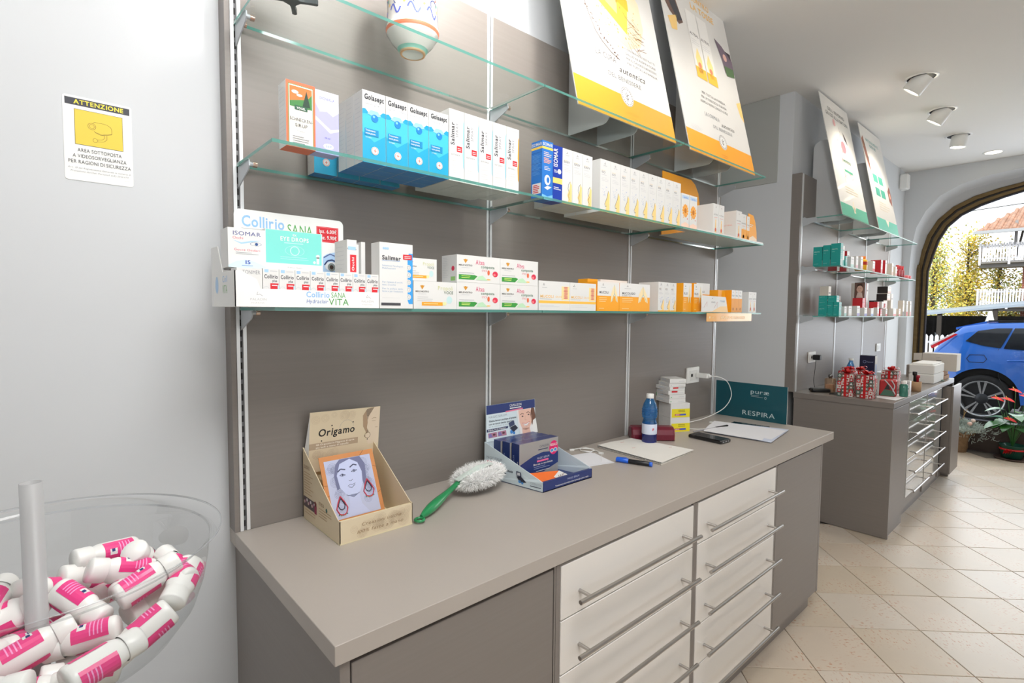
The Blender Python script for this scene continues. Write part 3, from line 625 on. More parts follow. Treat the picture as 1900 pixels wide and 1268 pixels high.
def p_tube(word, foot):
    def f(F, w, h):
        logo3(F, w * .5, h * .90, 0.004, ink((80, 76, 80))); F.text(word, w / 2, h * .64, 0.006, ink((90, 86, 90)), False, 'c', w * .8); F.rect(w * .2, h * .56, w * .8, h * .57, ink((230, 120, 100)))
        F.poly([(w * .35, h * .05), (w * .65, h * .05), (w * .58, h * .5), (w * .42, h * .5)], ink((250, 214, 150))); F.up().disc(w * .5, h * .18, w * .16, ink((226, 110, 80)), ry=0.009); F.line([(w * .5, h * .4), (w * .5, h * .2), (w * .15, h * .06)], 0.001, ink((150, 60, 40))); F.line([(w * .5, h * .2), (w * .85, h * .06)], 0.001, ink((150, 60, 40)))
        if foot: F.rect(0, 0, w, h * .45, ink((246, 170, 60)))
    return f
ZT_ = ZM + 0.0025
pa = carton(2.088, 2.142, -0.255, 0.100, ZT_, 0.153, cW, 'white cough carton on the orange display, front left of the pair', group='cough cartons on the display', pr=p_tube('ALTEAL', False), name='cough_carton')
dup(pa, (2.173, -0.255, ZT_), label='white cough carton on the orange display, second from left')
carton(2.330, 2.392, -0.256, 0.100, ZT_, 0.150, cW, 'single white cough carton standing mid display', group='cough cartons on the display', pr=p_tube('ALTEAL', False), name='cough_carton', side_pr=lambda S, d, h: S.text('ALTEAL', d * .3, h * .5, 0.006, ink((230, 120, 90)), False, 'l', d * .5))
carton(2.396, 2.455, -0.252, 0.060, ZT_, 0.142, cW, 'white and orange cough carton right of the single one', group='cough cartons on the display', pr=p_tube('BRONCO', True), left=cAm, name='cough_carton')
carton(2.466, 2.500, -0.250, 0.030, ZT_, 0.138, cW, 'narrow white cough carton before the orange side wing', group='cough cartons on the display', pr=p_tube('TUSS', True), left=cAm, name='cough_carton')

# ---------------------------------------------------------------- lowest shelf
ZL = Z1 + 0.0005
t = empty('counter_display', (-0.064, -0.30, ZL), **cat('white eye drop display tray at the left end of the lowest shelf', 'display'))
m = MB(); H = 0.235
m.slab([(u + 0.050, 0.192, v + 0.03) for u, v in rr(0.280, 0.213, 0.014)], (0, 0.004, 0), CARD); F = Face(m, (0.050, 0.192, 0.03), (1, 0, 0), (0, 0, 1)); F.sx = 0.92
F.text('Collirio', 0.018, 0.172, 0.026, ink((150, 196, 236)), True, 'l', 0.112); F.rect(0.018, 0.166, 0.105, 0.1668, I('grey')); F.text('Hydraclair', 0.020, 0.147, 0.014, ink((86, 130, 190)), False, 'l', 0.098, slant=.15); F.text('SANA', 0.138, 0.162, 0.026, ink((80, 170, 80)), False, 'l', 0.072); F.text('VITA', 0.124, 0.134, 0.024, ink((60, 150, 60)), False, 'l', 0.09)
F.rect(0.222, 0.150, 0.289, 0.192, I('red')); F.up().ring(0.2555, 0.171, 0.03, 0.0, I('w')) if False else None
F.up().rect(0.2235, 0.1515, 0.2875, 0.1905, ink((240, 130, 135))); F.up().rect(0.2245, 0.1525, 0.2865, 0.1895, I('red')); F.up().text('1pz. 6.00€', 0.2555, 0.175, 0.0095, I('w'), True, 'c', 0.055); F.text('2pz. 9.90€', 0.2555, 0.158, 0.0095, I('w'), True, 'c', 0.055)
F.poly([(0.240, 0.02), (0.300, 0.02), (0.300, 0.115), (0.278, 0.125), (0.252, 0.118), (0.240, 0.11)], ink((176, 208, 240))); F.up().disc(0.266, 0.085, 0.020, ink((228, 232, 236)), ry=0.013); F.up().disc(0.266, 0.083, 0.0115, ink((130, 140, 138))); F.up().disc(0.266, 0.083, 0.006, ink((60, 40, 30))); F.line([(0.244, 0.088), (0.254, 0.100), (0.268, 0.103), (0.284, 0.097), (0.296, 0.086)], 0.004, ink((40, 60, 110))); F.line([(0.242, 0.108), (0.262, 0.119), (0.288, 0.110)], 0.003, ink((90, 110, 160))); F.poly([(0.248, 0.055), (0.262, 0.03), (0.285, 0.03), (0.29, 0.055), (0.27, 0.063)], ink((100, 170, 235)))
m.build('header_card', t)
m = MB(); TW = 0.338
m.box((0, 0, 0), (TW, 0.002, 0.040), CARD); m.slab([(0, 0, 0.040), (0, 0, 0.078), (0.013, 0, 0.078), (0.045, 0, 0.060), (0.052, 0, 0.040)][::-1], (0, 0.002, 0), CARD)
m.slab([(0, 0, 0), (0, 0.20, 0), (0, 0.20, 0.14), (0, 0.14, 0.14), (0, 0.10, 0.078), (0, 0, 0.078)], (0.002, 0, 0), CARD); m.box((0.002, 0.002, 0), (TW, 0.20, 0.002), CARD); m.box((0.002, 0.198, 0.002), (TW, 0.20, 0.09), CARD); m.box((TW - 0.002, 0.002, 0.002), (TW, 0.198, 0.040), CARD)
F = Face(m, (0, 0, 0), (1, 0, 0), (0, 0, 1)); F.text('Collirio', 0.152, 0.024, 0.0125, ink((140, 190, 235)), True, 'l', 0.056); F.text('Hydraclair', 0.152, 0.010, 0.009, ink((70, 110, 180)), False, 'l', 0.052, slant=.15); F.text('SANA', 0.212, 0.024, 0.0125, ink((70, 160, 70)), False, 'l', 0.036); F.text('VITA', 0.206, 0.006, 0.0155, ink((60, 150, 60)), False, 'l', 0.05)
for u in (0.030, 0.290): F.text('PALADIN', u, 0.014, 0.005, ink((190, 190, 192)), False, 'l', 0.034); F.text('PHARMA', u + .002, 0.007, 0.003, ink((205, 205, 206)), False, 'l', 0.028); F.line([(u + .016, .033), (u + .014, .026), (u + .020, .028), (u + .026, .024)], 0.001, ink((170, 170, 174)))
S = Face(m, (0, 0.20, 0), (0, -1, 0), (0, 0, 1)); S.disc(0.05, 0.05, 0.014, ink((176, 208, 240)), ry=0.02); S.text('VITA', 0.10, 0.03, 0.018, ink((150, 205, 150)), False, 'l', 0.04); S.text('Coll', 0.10, 0.055, 0.014, ink((176, 208, 240)), False, 'l', 0.04)
m.build('tray', t)
def p_drops(F, w, h):
    F.rect(w * .1, h * .90, w * .35, h * .98, I('sky')); F.rect(w * .45, h * .93, w * .9, h * .95, I('lgrey')); F.text('Collirio', w / 2, h * .74, h * .10, ink((66, 66, 74)), True, 'c', w * .84); F.text('plus', w * .88, h * .65, h * .06, ink((66, 66, 74)), True, 'r', w * .3)
    F.rect(w * .45, h * .40, w * .96, h * .61, I('red')); F.up().rect(w * .54, h * .54, w * .88, h * .565, I('w')); F.rect(w * .9, h * .28, w, h * .56, ink((190, 222, 240))); F.ring(w * .2, h * .45, h * .08, 0.0008, I('lgrey'), 8)
YD = -0.294
pd = carton(-0.005, 0.0295, YD, 0.033, ZL + 0.0025, 0.083, cW, 'small white eye drop carton in the tray, first of eight from the left', group='eye drop cartons', pr=p_drops, name='eye_drop_carton')
for c in range(1, 8): dup(pd, (-0.005 + 0.0353 * c + 0.01725, YD, ZL + 0.0025), label='small white eye drop carton in the tray, %s of eight from the left' % ORD[c])
for c in range(8): dup(pd, (-0.005 + 0.0353 * c + 0.01725, YD + 0.0345, ZL + 0.0025), label='small white eye drop carton hidden in the second tray row, %s from left' % ORD[c])
def p_ton(F, w, h): F.text('TONIMER', w * .92, h * .84, h * .10, ink((140, 140, 146)), False, 'r', w * .7); F.ring(w * .65, h * .5, w * .14, 0.001, ink((80, 170, 190)), 10, ry=h * .05); F.up().disc(w * .63, h * .5, 0.003, ink((30, 90, 140)), 8); F.rect(w * .4, h * .12, w * .85, h * .15, I('lgrey'))
carton(-0.058, -0.0065, YD, 0.045, ZL + 0.0025, 0.082, cW, 'small white eye wipes carton in the left corner of the tray', pr=p_ton, name='eye_drop_carton')
def p_occ(F, w, h):
    F.text('ISOMAR', w * .5, h * .82, h * .10, ink((60, 72, 140)), False, 'c', w * .76); F.text('Occhi', w * .12, h * .72, h * .065, ink((216, 90, 110)), False, 'l', w * .28); F.poly([(w * .1, h * .70), (w * .35, h * .64), (w * .62, h * .70), (w * .9, h * .72), (w * .62, h * .66), (w * .35, h * .60)], ink((170, 210, 232)))
    F.ring(w * .74, h * .62, w * .16, 0.001, ink((70, 100, 150)), 12, ry=h * .05); F.up().disc(w * .76, h * .62, w * .045, ink((40, 80, 140)), 8); F.text('Gocce Oculari', w * .5, h * .43, h * .055, ink((220, 100, 120)), False, 'c', w * .7); F.bars(w * .2, h * .38, w * .85, 2, h * .035, I('grey'), 0.0009)
    F.poly([(0, 0), (w, 0), (w, h * .06), (w * .7, h * .17), (w * .45, h * .21), (w * .2, h * .16), (0, h * .05)], ink((205, 226, 240))); F.up().text('15', w * .5, h * .10, h * .09, ink((40, 60, 160)), True, 'c', w * .17); F.rect(w * .35, h * .05, w * .65, h * .065, ink((120, 150, 200)))
ZS = ZL + 0.088
carton(-0.062, 0.016, -0.245, 0.062, ZS, 0.088, cW, 'white eye drop carton marked 15 standing at the left of the tray', pr=p_occ, name='eye_drop_carton')
def p_eye(F, w, h):
    F.rect(w * .01, h * .17, w * .985, h * .99, ink((124, 218, 208))); F.up().text('EYE DROPS', w / 2, h * .74, h * .10, I('w'), True, 'c', w * .5); F.text('8X', w / 2, h * .87, h * .05, I('w'), True, 'c'); F.rect(w * .32, h * .68, w * .65, h * .70, ink((190, 236, 230)))
    F.ring(w * .5, h * .50, w * .17, 0.0008, ink((190, 236, 230)), 16, ry=h * .13); F.ring(w * .5, h * .50, w * .085, 0.002, ink((200, 238, 232)), 14); F.bars(w * .25, h * .33, w * .8, 2, h * .05, ink((190, 236, 230)), 0.0009, 5); F.poly([(w * .89, h * .20), (w * .94, h * .20), (w * .94, h * .38), (w * .89, h * .38)], I('w')); F.disc(w * .85, h * .24, w * .025, I('w')); F.disc(w * .915, h * .40, w * .035, I('w')); F.text('Premium Quality', w / 2, h * .06, h * .03, I('grey'), False, 'c', w * .26)
carton(0.0175, 0.152, -0.240, 0.03, ZS, 0.094, cW, 'wide turquoise eye drops carton standing behind the tray front', pr=p_eye, name='eye_drop_carton')
def p_c2(F, w, h): F.text('Collirio', w * .5, h * .85, h * .035, ink((80, 80, 86)), True, 'c', w * .9); F.rect(w * .3, h * .52, w * .95, h * .78, I('red')); F.up().text('Occhi', w * .72, h * .54, 0.006, I('w'), True, 'l', h * .2, rot=PI / 2); F.rect(w * .1, h * .85, w * .9, h * .90, I('sky'))
carton(0.214, 0.240, -0.246, 0.075, ZL + 0.003, 0.172, cW, 'white eye drop carton with a red panel standing alone in the tray', pr=p_c2, side_pr=textlines, name='eye_drop_carton')
for k, x in enumerate((0.2475, 0.2595)): carton(x, x + 0.011, -0.220 - 0.012 * k, 0.06, ZL + 0.003, 0.165 + 0.006 * k, cW, 'narrow plain white carton left of the tall saline box, %s of two' % ORD[k], group='narrow plain cartons', name='eye_drop_carton')
def p_sal(F, w, h):
    F.poly([(w, h * .86), (w * .88, h * .86), (w * .84, h * .80), (w * .84, h * .12), (w * .88, h * .07), (w, h * .07)], ink((60, 160, 232)))
    for k in range(5): F.up() if k == 0 else None; F.disc(w * .87, h * (.64 - .115 * k), w * .075, I('w'), 12); F.ring(w * .87, h * (.64 - .115 * k), w * .05, 0.001, ink((90, 170, 225)), 10)
    F.rect(w * .70, h * .76, w * .97, h * .84, I('red')); F.up().rect(w * .74, h * .805, w * .93, h * .815, I('w')); F.rect(w * .74, h * .78, w * .93, h * .79, I('w'))
    F.text('Salimar', w * .07, h * .74, h * .062, ink((56, 56, 62)), True, 'l', w * .56); F.rect(w * .07, h * .725, w * .6, h * .729, ink((90, 150, 220)))
    for k in range(3): F.disc(w * (.12 + .06 * k), h * .91, w * .035, ink((170, 206, 236)), 8, ry=h * .02)
    for q, s_ in ((.64, 'Soluzione Fisiologica'), (.60, 'Multifunzione'), (.39, "Per l'igiene di occhi,"), (.35, 'naso, orecchie'), (.29, 'Per la pulizia delle'), (.25, "ferite e per l'inalazione")): F.text(s_, w * .07, h * q, h * .024, ink((150, 176, 205)), False, 'l', w * (.62 if len(s_) > 15 else .4))
    F.rect(w * .04, h * .045, w * .62, h * .085, ink((70, 70, 74))); F.rect(w * .07, h * .16, w * .6, h * .163, I('lgrey'))
carton(0.2765, 0.374, -0.300, 0.045, ZL, 0.170, cW, 'tall white saline carton with a blue side and white dots', pr=p_sal, side_pr=lambda S, d, h: S.text('Salimar', d * .6, h * .2, 0.008, I('black'), True, 'l', h * .3, rot=PI / 2), name='saline_carton')
def sprig(F, w, h):
    F.disc(w * .19, h * .80, w * .03, ink((220, 160, 60)), 10); F.up().poly([(w * .14, h * .84), (w * .24, h * .84), (w * .19, h * .70)], ink((214, 150, 50))); F.text('MIELE NOSTRO', w * .19, h * .60, h * .055, ink((70, 66, 60)), True, 'c', w * .30); F.rect(w * .1, h * .53, w * .28, h * .545, I('lgrey'))
def p_prop(F, w, h):
    sprig(F, w, h); F.text('Propoli', w * .72, h * .70, h * .15, ink((205, 208, 150)), False, 'c', w * .36); F.text('VOCE', w * .80, h * .56, h * .10, ink((110, 130, 110)), True, 'c', w * .22)
    F.bars(w * .08, h * .42, w * .45, 3, h * .07, ink((185, 185, 185)), 0.001); F.disc(w * .82, h * .34, w * .07, ink((196, 226, 226)), 12, ry=h * .14); F.disc(w * .70, h * .20, w * .05, ink((230, 232, 170)), 10, ry=h * .07); F.rect(w * .18, h * .12, w * .66, h * .25, I('amber')); F.up().rect(w * .22, h * .17, w * .55, h * .20, ink((250, 210, 150)))
def p_alt(F, w, h):
    sprig(F, w, h); F.text('Altea', w * .42, h * .68, h * .18, ink((216, 50, 110)), False, 'l', w * .20); F.text('composta', w * .54, h * .56, h * .10, ink((100, 130, 110)), True, 'l', w * .32); F.text('STICK', w * .56, h * .43, h * .07, ink((216, 90, 110)), False, 'l', w * .13); F.rect(w * .05, h * .34, w * .38, h * .355, I('grey'))
    F.poly([(w * .04, h * .10), (w * .38, h * .10), (w * .46, h * .24), (w * .40, h * .28), (w * .04, h * .28)], ink((60, 150, 66))); F.up().bars(w * .1, h * .22, w * .38, 2, h * .06, ink((220, 240, 120)), 0.0016, 4); F.poly([(w * .42, h * .10), (w * .70, h * .10), (w * .58, h * .28), (w * .48, h * .24)], ink((190, 226, 190)))
    F.disc(w * .72, h * .40, w * .03, ink((226, 110, 70)), 10, ry=h * .10); F.disc(w * .88, h * .36, w * .065, ink((220, 50, 80)), 14, ry=h * .11); F.disc(w * .72, h * .14, w * .05, ink((246, 200, 120)), 8, ry=h * .03); F.up().disc(w * .86, h * .33, w * .03, ink((244, 130, 130)), 10, ry=h * .05)
def lay(x0, x1, yf, d, z, h, pr, label, grp, nm_='herbal_carton', **kw): return carton(x0, x1, yf, d, z, h, cW, label, group=grp, pr=pr, name=nm_, **kw)
lay(0.400, 0.547, -0.262, 0.070, ZL, 0.078, p_prop, 'white herbal throat carton with an orange label, lower of two beside the saline box', 'throat herb cartons')
lay(0.330, 0.476, -0.262, 0.070, ZL + 0.0785 + 0.013, 0.055, p_prop, 'white herbal throat carton with an orange label, upper one', 'throat herb cartons') if False else lay(0.3745, 0.4765, -0.262, 0.070, ZL + 0.0785, 0.0625, p_prop, 'white herbal throat carton with an orange label, upper of two beside the saline box', 'throat herb cartons')
for (x, z, lb) in ((0.548, 0, 'lower left'), (0.7175, 0, 'lower right'), (0.5475, 0.0815, 'upper left'), (0.7165, 0.0815, 'upper right')):
    lay(x, x + 0.168, -0.262, 0.078, ZL + z, 0.081, p_alt, 'white herbal sachet carton with a green banner, %s of the stack of four' % lb, 'herbal sachet cartons', side_pr=lambda S, d, h: (S.disc(d * .75, h * .5, d * .10, ink((220, 60, 90)), 10), S.rect(d * .6, h * .05, d * .9, h * .2, ink((150, 200, 120))), textlines(S, d * .5, h)))
def p_muc(F, w, h):
    logo3(F, w * .15, h * .88, 0.005, ink((80, 76, 80))); F.rect(w * .1, h * .77, w * .25, h * .78, I('grey')); F.rect(0, h * .24, w, h * .33, ink((250, 194, 80))); F.text('MUCOLI', w * .04, h * .43, h * .09, ink((236, 190, 110)), True, 'l', w * .42); F.text('GRANI', w * .52, h * .44, h * .06, ink((240, 205, 140)), True, 'l', w * .22)
    F.rect(w * .03, h * .38, w * .4, h * .39, I('grey')); F.bars(w * .04, h * .17, w * .7, 2, h * .05, I('lgrey'), 0.001); F.rect(w * .72, h * .36, w * .98, h * .84, ink((252, 224, 160)))
    for k in range(9): F.up() if k == 0 else None; F.disc(w * .86, h * (.42 + .048 * k), w * .08, ink((210, 110, 110)), 8, ry=h * .018)
lay(0.890, 1.047, -0.262, 0.050, ZL, 0.101, p_muc, 'flat white cough sachet carton with a yellow stripe, left of the two', 'flat sachet cartons')
lay(1.048, 1.194, -0.262, 0.050, ZL, 0.101, p_muc, 'flat white cough sachet carton with a yellow stripe, right of the two', 'flat sachet cartons')
def p_lung(word, w2=None):
    def f(F, w, h):
        F.rect(0, h * .52, w, h, I('w')); F.up(); logo3(F, w * .25, h * .90, 0.005, ink((80, 76, 80))); F.rect(w * .15, h * .80, w * .36, h * .81, I('grey')); F.text(word, w * .08, h * .60, h * .075, ink((76, 74, 78)), True, 'l', w * .42)
        if w2: F.text(w2, w * .08, h * .53, h * .04, I('grey'), True, 'l', w * .3)
        F.bars(w * .08, h * .44, w * .45, 3, h * .06, ink((252, 214, 150)), 0.0022, 6); F.rect(w * .08, h * .08, w * .3, h * .1, ink((252, 214, 150)))
        F.poly([(w * .68, h * .35), (w * .60, h * .30), (w * .62, h * .60), (w * .72, h * .84), (w * .76, h * .92), (w * .80, h * .84), (w * .90, h * .58), (w * .93, h * .30), (w * .84, h * .36), (w * .77, h * .62)], ink((246, 226, 180))); F.up().line([(w * .76, h * .92), (w * .77, h * .62), (w * .64, h * .33)], 0.0015, ink((120, 170, 170))); F.line([(w * .77, h * .62), (w * .90, h * .33)], 0.0015, ink((120, 170, 170)))
    return f
for k, (a, c, wd) in enumerate(((1.200, 1.336, 'MUCOLI'), (1.338, 1.548, 'MUCOLIGIO'))):
    carton(a, c, -0.264, 0.060, ZL, 0.112 + 0.0 * k, cAm, 'orange and white lung picture carton on the lowest shelf, %s one' % ['narrower left', 'wider right'][k], group='lung picture cartons', pr=p_lung(wd, 'CORVAL' if k else None), name='syrup_carton')
carton(1.225, 1.285, -0.195, 0.05, ZL, 0.126, cAm, 'plain orange carton peeping out behind the lung picture cartons', name='syrup_carton')
carton(1.300, 1.480, -0.198, 0.06, ZL, 0.127, cW, 'taller white carton behind the lung picture cartons', top=cAm, name='syrup_carton')
pn = carton(1.612, 1.659, -0.264, 0.100, ZL, 0.128, cW, 'slim white nose picture carton on the lowest shelf, left of three', group='nose picture cartons', pr=p_nose('NEBU'), name='nasal_wash_carton')
for k in (1, 2): dup(pn, (1.6355 + 0.0487 * k, -0.264, ZL), label='slim white nose picture carton on the lowest shelf, %s of three' % ['', 'middle', 'right'][k])
for k, (a, c) in enumerate(((1.812, 1.884), (1.905, 1.985))): carton(a, c, -0.266, 0.060, ZL, 0.132, cAm, 'orange and white thick cough syrup carton, %s of a pair right of the nose cartons' % ['left', 'right'][k], group='thick syrup cartons', pr=p_lung('FLUO'), name='syrup_carton')
carton(2.02, 2.151, -0.215, 0.060, ZL, 0.143, cW, 'white topped orange carton standing behind the small white tray', left=cAm, pr=lambda F, w, h: (F.rect(0, 0, w, h * .62, ink((248, 168, 60))), logo3(F, w * .4, h * .9, 0.005, I('black')), F.text('ORALS', w * .1, h * .68, 0.008, ink((80, 78, 80)), True, 'l', w * .5)), name='syrup_carton')
t = empty('counter_display', (1.925, -0.296, ZL), **cat('small white display tray with an orange hanging shelf strip', 'display', None))
m = MB(); m.slab([(0, 0, 0), (0.262, 0, 0), (0.235, 0, 0.075), (0, 0, 0.078)], (0, 0.002, 0), cW); F = Face(m, (0, 0, 0), (1, 0, 0), (0, 0, 1)); F.line([(0.02, 0.02), (0.05, 0.05), (0.05, 0.025)], 0.0015, ink((190, 110, 90))); F.line([(0.12, 0.02), (0.15, 0.05), (0.15, 0.02)], 0.0015, ink((190, 110, 90))); F.poly([(0, 0), (0.262, 0), (0.250, 0.03), (0.18, 0.028), (0.1, 0.004)], ink((250, 214, 160))); F.up(); F.text('REPAROX', 0.09, 0.045, 0.006, I('grey'), True, 'l', 0.04); logo3(F, 0.10, 0.066, 0.004, I('black')); F.text('TOSSE', 0.175, 0.05, 0.007, ink((90, 150, 200)), False, 'l', 0.05); m.box((0, 0.002, 0), (0.235, 0.025, 0.002), cW); m.build('tray', t)
m = MB(); m.box((0.045, -0.0025, -0.045), (0.525, -0.0015, -0.0045), mat('orange_print_strip', (240, 172, 70), 0.2, coat=0.5)); F = Face(m, (0.045, -0.0026, -0.045), (1, 0, 0), (0, 0, 1)); F.text('APPARATO RESPIRATORIO', 0.14, 0.012, 0.013, ink((250, 226, 180)), True, 'l', 0.26); F.disc(0.03, 0.020, 0.006, ink((250, 226, 180))); F.disc(0.06, 0.020, 0.004, ink((250, 226, 180))); m.box((0.045, -0.0025, -0.0045), (0.525, 0.018, 0.0015 - 0.0045 + 0.0020), CARD) if False else None
m.build('hanging_strip', t)
pf = None
def p_fl(F, w, h): logo3(F, w * .4, h * .9, 0.0045, ink((80, 76, 80))); F.rect(0, 0, w, h * .62, ink((248, 172, 80))); F.text('FLU', w * .15, h * .72, 0.007, ink((80, 110, 120)), True, 'l', w * .6); F.up().disc(w * .5, h * .15, w * .2, ink((200, 130, 60)), 8, ry=0.008)
for k in range(3):
    x = 2.293 + k * 0.0400; lb = 'narrow white and orange carton, %s of three near the right shelf end' % ORD[k]
    if not pf: pf = carton(x, x + 0.0385, -0.262, 0.045, ZL, 0.116, cW, lb, group='narrow orange cartons', left=cAm, pr=p_fl, name='syrup_carton')
    else: dup(pf, (x + 0.01925, -0.262, ZL), label=lb)
carton(2.20, 2.278, -0.235, 0.05, ZL, 0.114, cAm, 'plain orange carton left of the three narrow ones', name='syrup_carton')
for k in range(2): carton(2.492 + k * 0.047, 2.538 + k * 0.047, -0.262, 0.055, ZL, 0.112, cW, 'white joint care carton at the right shelf end, %s of two' % ['left', 'right'][k], group='joint care cartons', pr=p_tube('ARTRO', False), name='cream_carton')
# ---------------------------------------------------------------- top shelf: posters, jar, iron foot
PW = mat('poster_white', (228, 226, 222), 0.35, coat=0.2); PB = mat('poster_back_card', (214, 216, 218), 0.7)
def poster(x, w, y0, z0, L, wings, label, art, dy=0.225, dz=0.965, group='leaning shelf posters', wk=0.92):
    t = empty('standing_poster', (x, y0, z0), **cat(label, 'poster', group)); V = Vector((0, dy, dz)).normalized()
    m = MB(); n = Vector((0, -V.z, V.y)); A = Vector((0, 0, 0.0)); B_ = V * L
    m.slab([A, A + Vector((w, 0, 0)), B_ + Vector((w, 0, 0)), B_], -n * 0.004, PW); F = Face(m, (0, 0, 0), (1, 0, 0), V); art(F, w, L); m.build('printed_panel', t)
    k = dy / dz
    for wx in wings:
        zt = L * V.z * wk; P = [(-y0 - 0.004, 0), (0.075, 0)] + [(0.075 - 0.035 * math.sin(a), 0.04 - 0.04 * math.cos(a)) for a in (0.4, 0.8, 1.2, 1.5)] + [(0.045, 0.10)] + [(q * k + 0.006, q) for q in (0.2, zt * 0.9)] + [(zt * .9 * k + 0.03, zt), (-y0 - 0.05, zt), (-y0 - 0.015, zt - .02), (-y0 - 0.004, zt - .05)]
        m = MB(); m.slab([(wx - x, a, c) for a, c in P], (0.003, 0, 0), PB); m.build('support_wing', t)
    return t
def roundel(F, u, v, r):
    F.disc(u, v, r, I('w'), 22); F.up().ring(u, v, r * .97, 0.0018, ink((120, 110, 100)), 22); 
    for k in range(20):
        a = k * PI / 10; F.rect(u + r * .78 * math.cos(a) - .0025, v + r * .78 * math.sin(a) - .0025, u + r * .78 * math.cos(a) + .0025, v + r * .78 * math.sin(a) + .0025, ink((130, 120, 110)))
    F.line([(u, v - r * .5), (u, v + r * .45)], 0.003, ink((110, 100, 90))); F.line([(u - r * .3, v + r * .3), (u - r * .1, v), (u + r * .3, v + r * .25)], 0.003, ink((110, 100, 90))); F.line([(u - r * .3, v - .1 * r), (u, v - r * .35), (u + r * .25, v - .1 * r)], 0.003, ink((110, 100, 90)))
def art1(F, w, L):
    F.rect(0, 0, w, 0.122, ink((226, 166, 44))); F.up(); roundel(F, 0.325, 0.122, 0.042); F.text('L.ERBOLARIO', 0.34, 0.045, 0.010, ink((222, 160, 40)), True, 'c', 0.09); F.rect(0.31, 0.03, 0.37, 0.033, ink((222, 160, 40)))
    F.text('LA CURA', 0.16, 0.255, 0.024, ink((110, 108, 106)), False, 'l', 0.13); F.text('autentica', 0.30, 0.225, 0.026, ink((80, 78, 76)), False, 'l', 0.18, slant=.3); F.text('DEL BENESSERE', 0.22, 0.185, 0.019, ink((130, 128, 126)), False, 'l', 0.22)
    for i, s_ in enumerate(('CON I NOSTRI ESTRATTI', 'DALLE VIE RESPIRATORIE', 'PER IL CALORE E BENESSERE', 'PER TUTTA LA FAMIGLIA')): F.text(s_, 0.37, 0.345 - i * 0.022, 0.010, I('grey'), False, 'l', 0.22)
    r = random.Random(3)
    F.poly([(0.20, 0.47), (0.28, 0.40), (0.40, 0.355), (0.50, 0.40), (0.545, 0.50), (0.54, 0.62), (0.45, 0.72), (0.3, 0.74), (0.2, 0.64)], ink((240, 222, 190))); F.up()
    for k in range(70): a = r.uniform(0, 6.3); q = r.uniform(.05, .17); F.disc(0.36 + q * math.cos(a), 0.50 + q * math.sin(a), r.uniform(.002, .006), ink((232, 190, 120)), 6)
    F.poly([(0.235, 0.515), (0.41, 0.425), (0.455, 0.60), (0.26, 0.66)], ink((236, 214, 84))); F.up().poly([(0.25, 0.60), (0.45, 0.545), (0.455, 0.60), (0.26, 0.66)], ink((230, 196, 60))); F.poly([(0.29, 0.53), (0.36, 0.50), (0.37, 0.55), (0.34, 0.62), (0.30, 0.58)], ink((246, 232, 150)))
    for k in range(22):
        a = r.uniform(-1.2, 1.0); u, v = 0.43 + r.uniform(-.03, .05), 0.45 + r.uniform(-.08, .08); F.line([(u, v), (u + .07 * math.cos(a), v + .05 * math.sin(a))], 0.0016, ink((150, 110, 80)))
    F.line([(0.10, 0.60), (0.14, 0.49), (0.16, 0.42), (0.185, 0.36), (0.22, 0.325), (0.27, 0.295), (0.32, 0.28)], 0.003, ink((120, 100, 90)))
    for k in range(26): t_ = k / 26; F.disc(0.13 + .19 * t_ + r.uniform(-.008, .008), 0.52 - .24 * t_ ** .6 + r.uniform(-.008, .008), 0.004, ink((110, 84, 70)), 5)
poster(1.078, 0.650, -0.262, Z3 + 0.0008, 0.99, (1.31, 1.50), 'large white poster with a yellow band leaning on the top near shelf', art1)
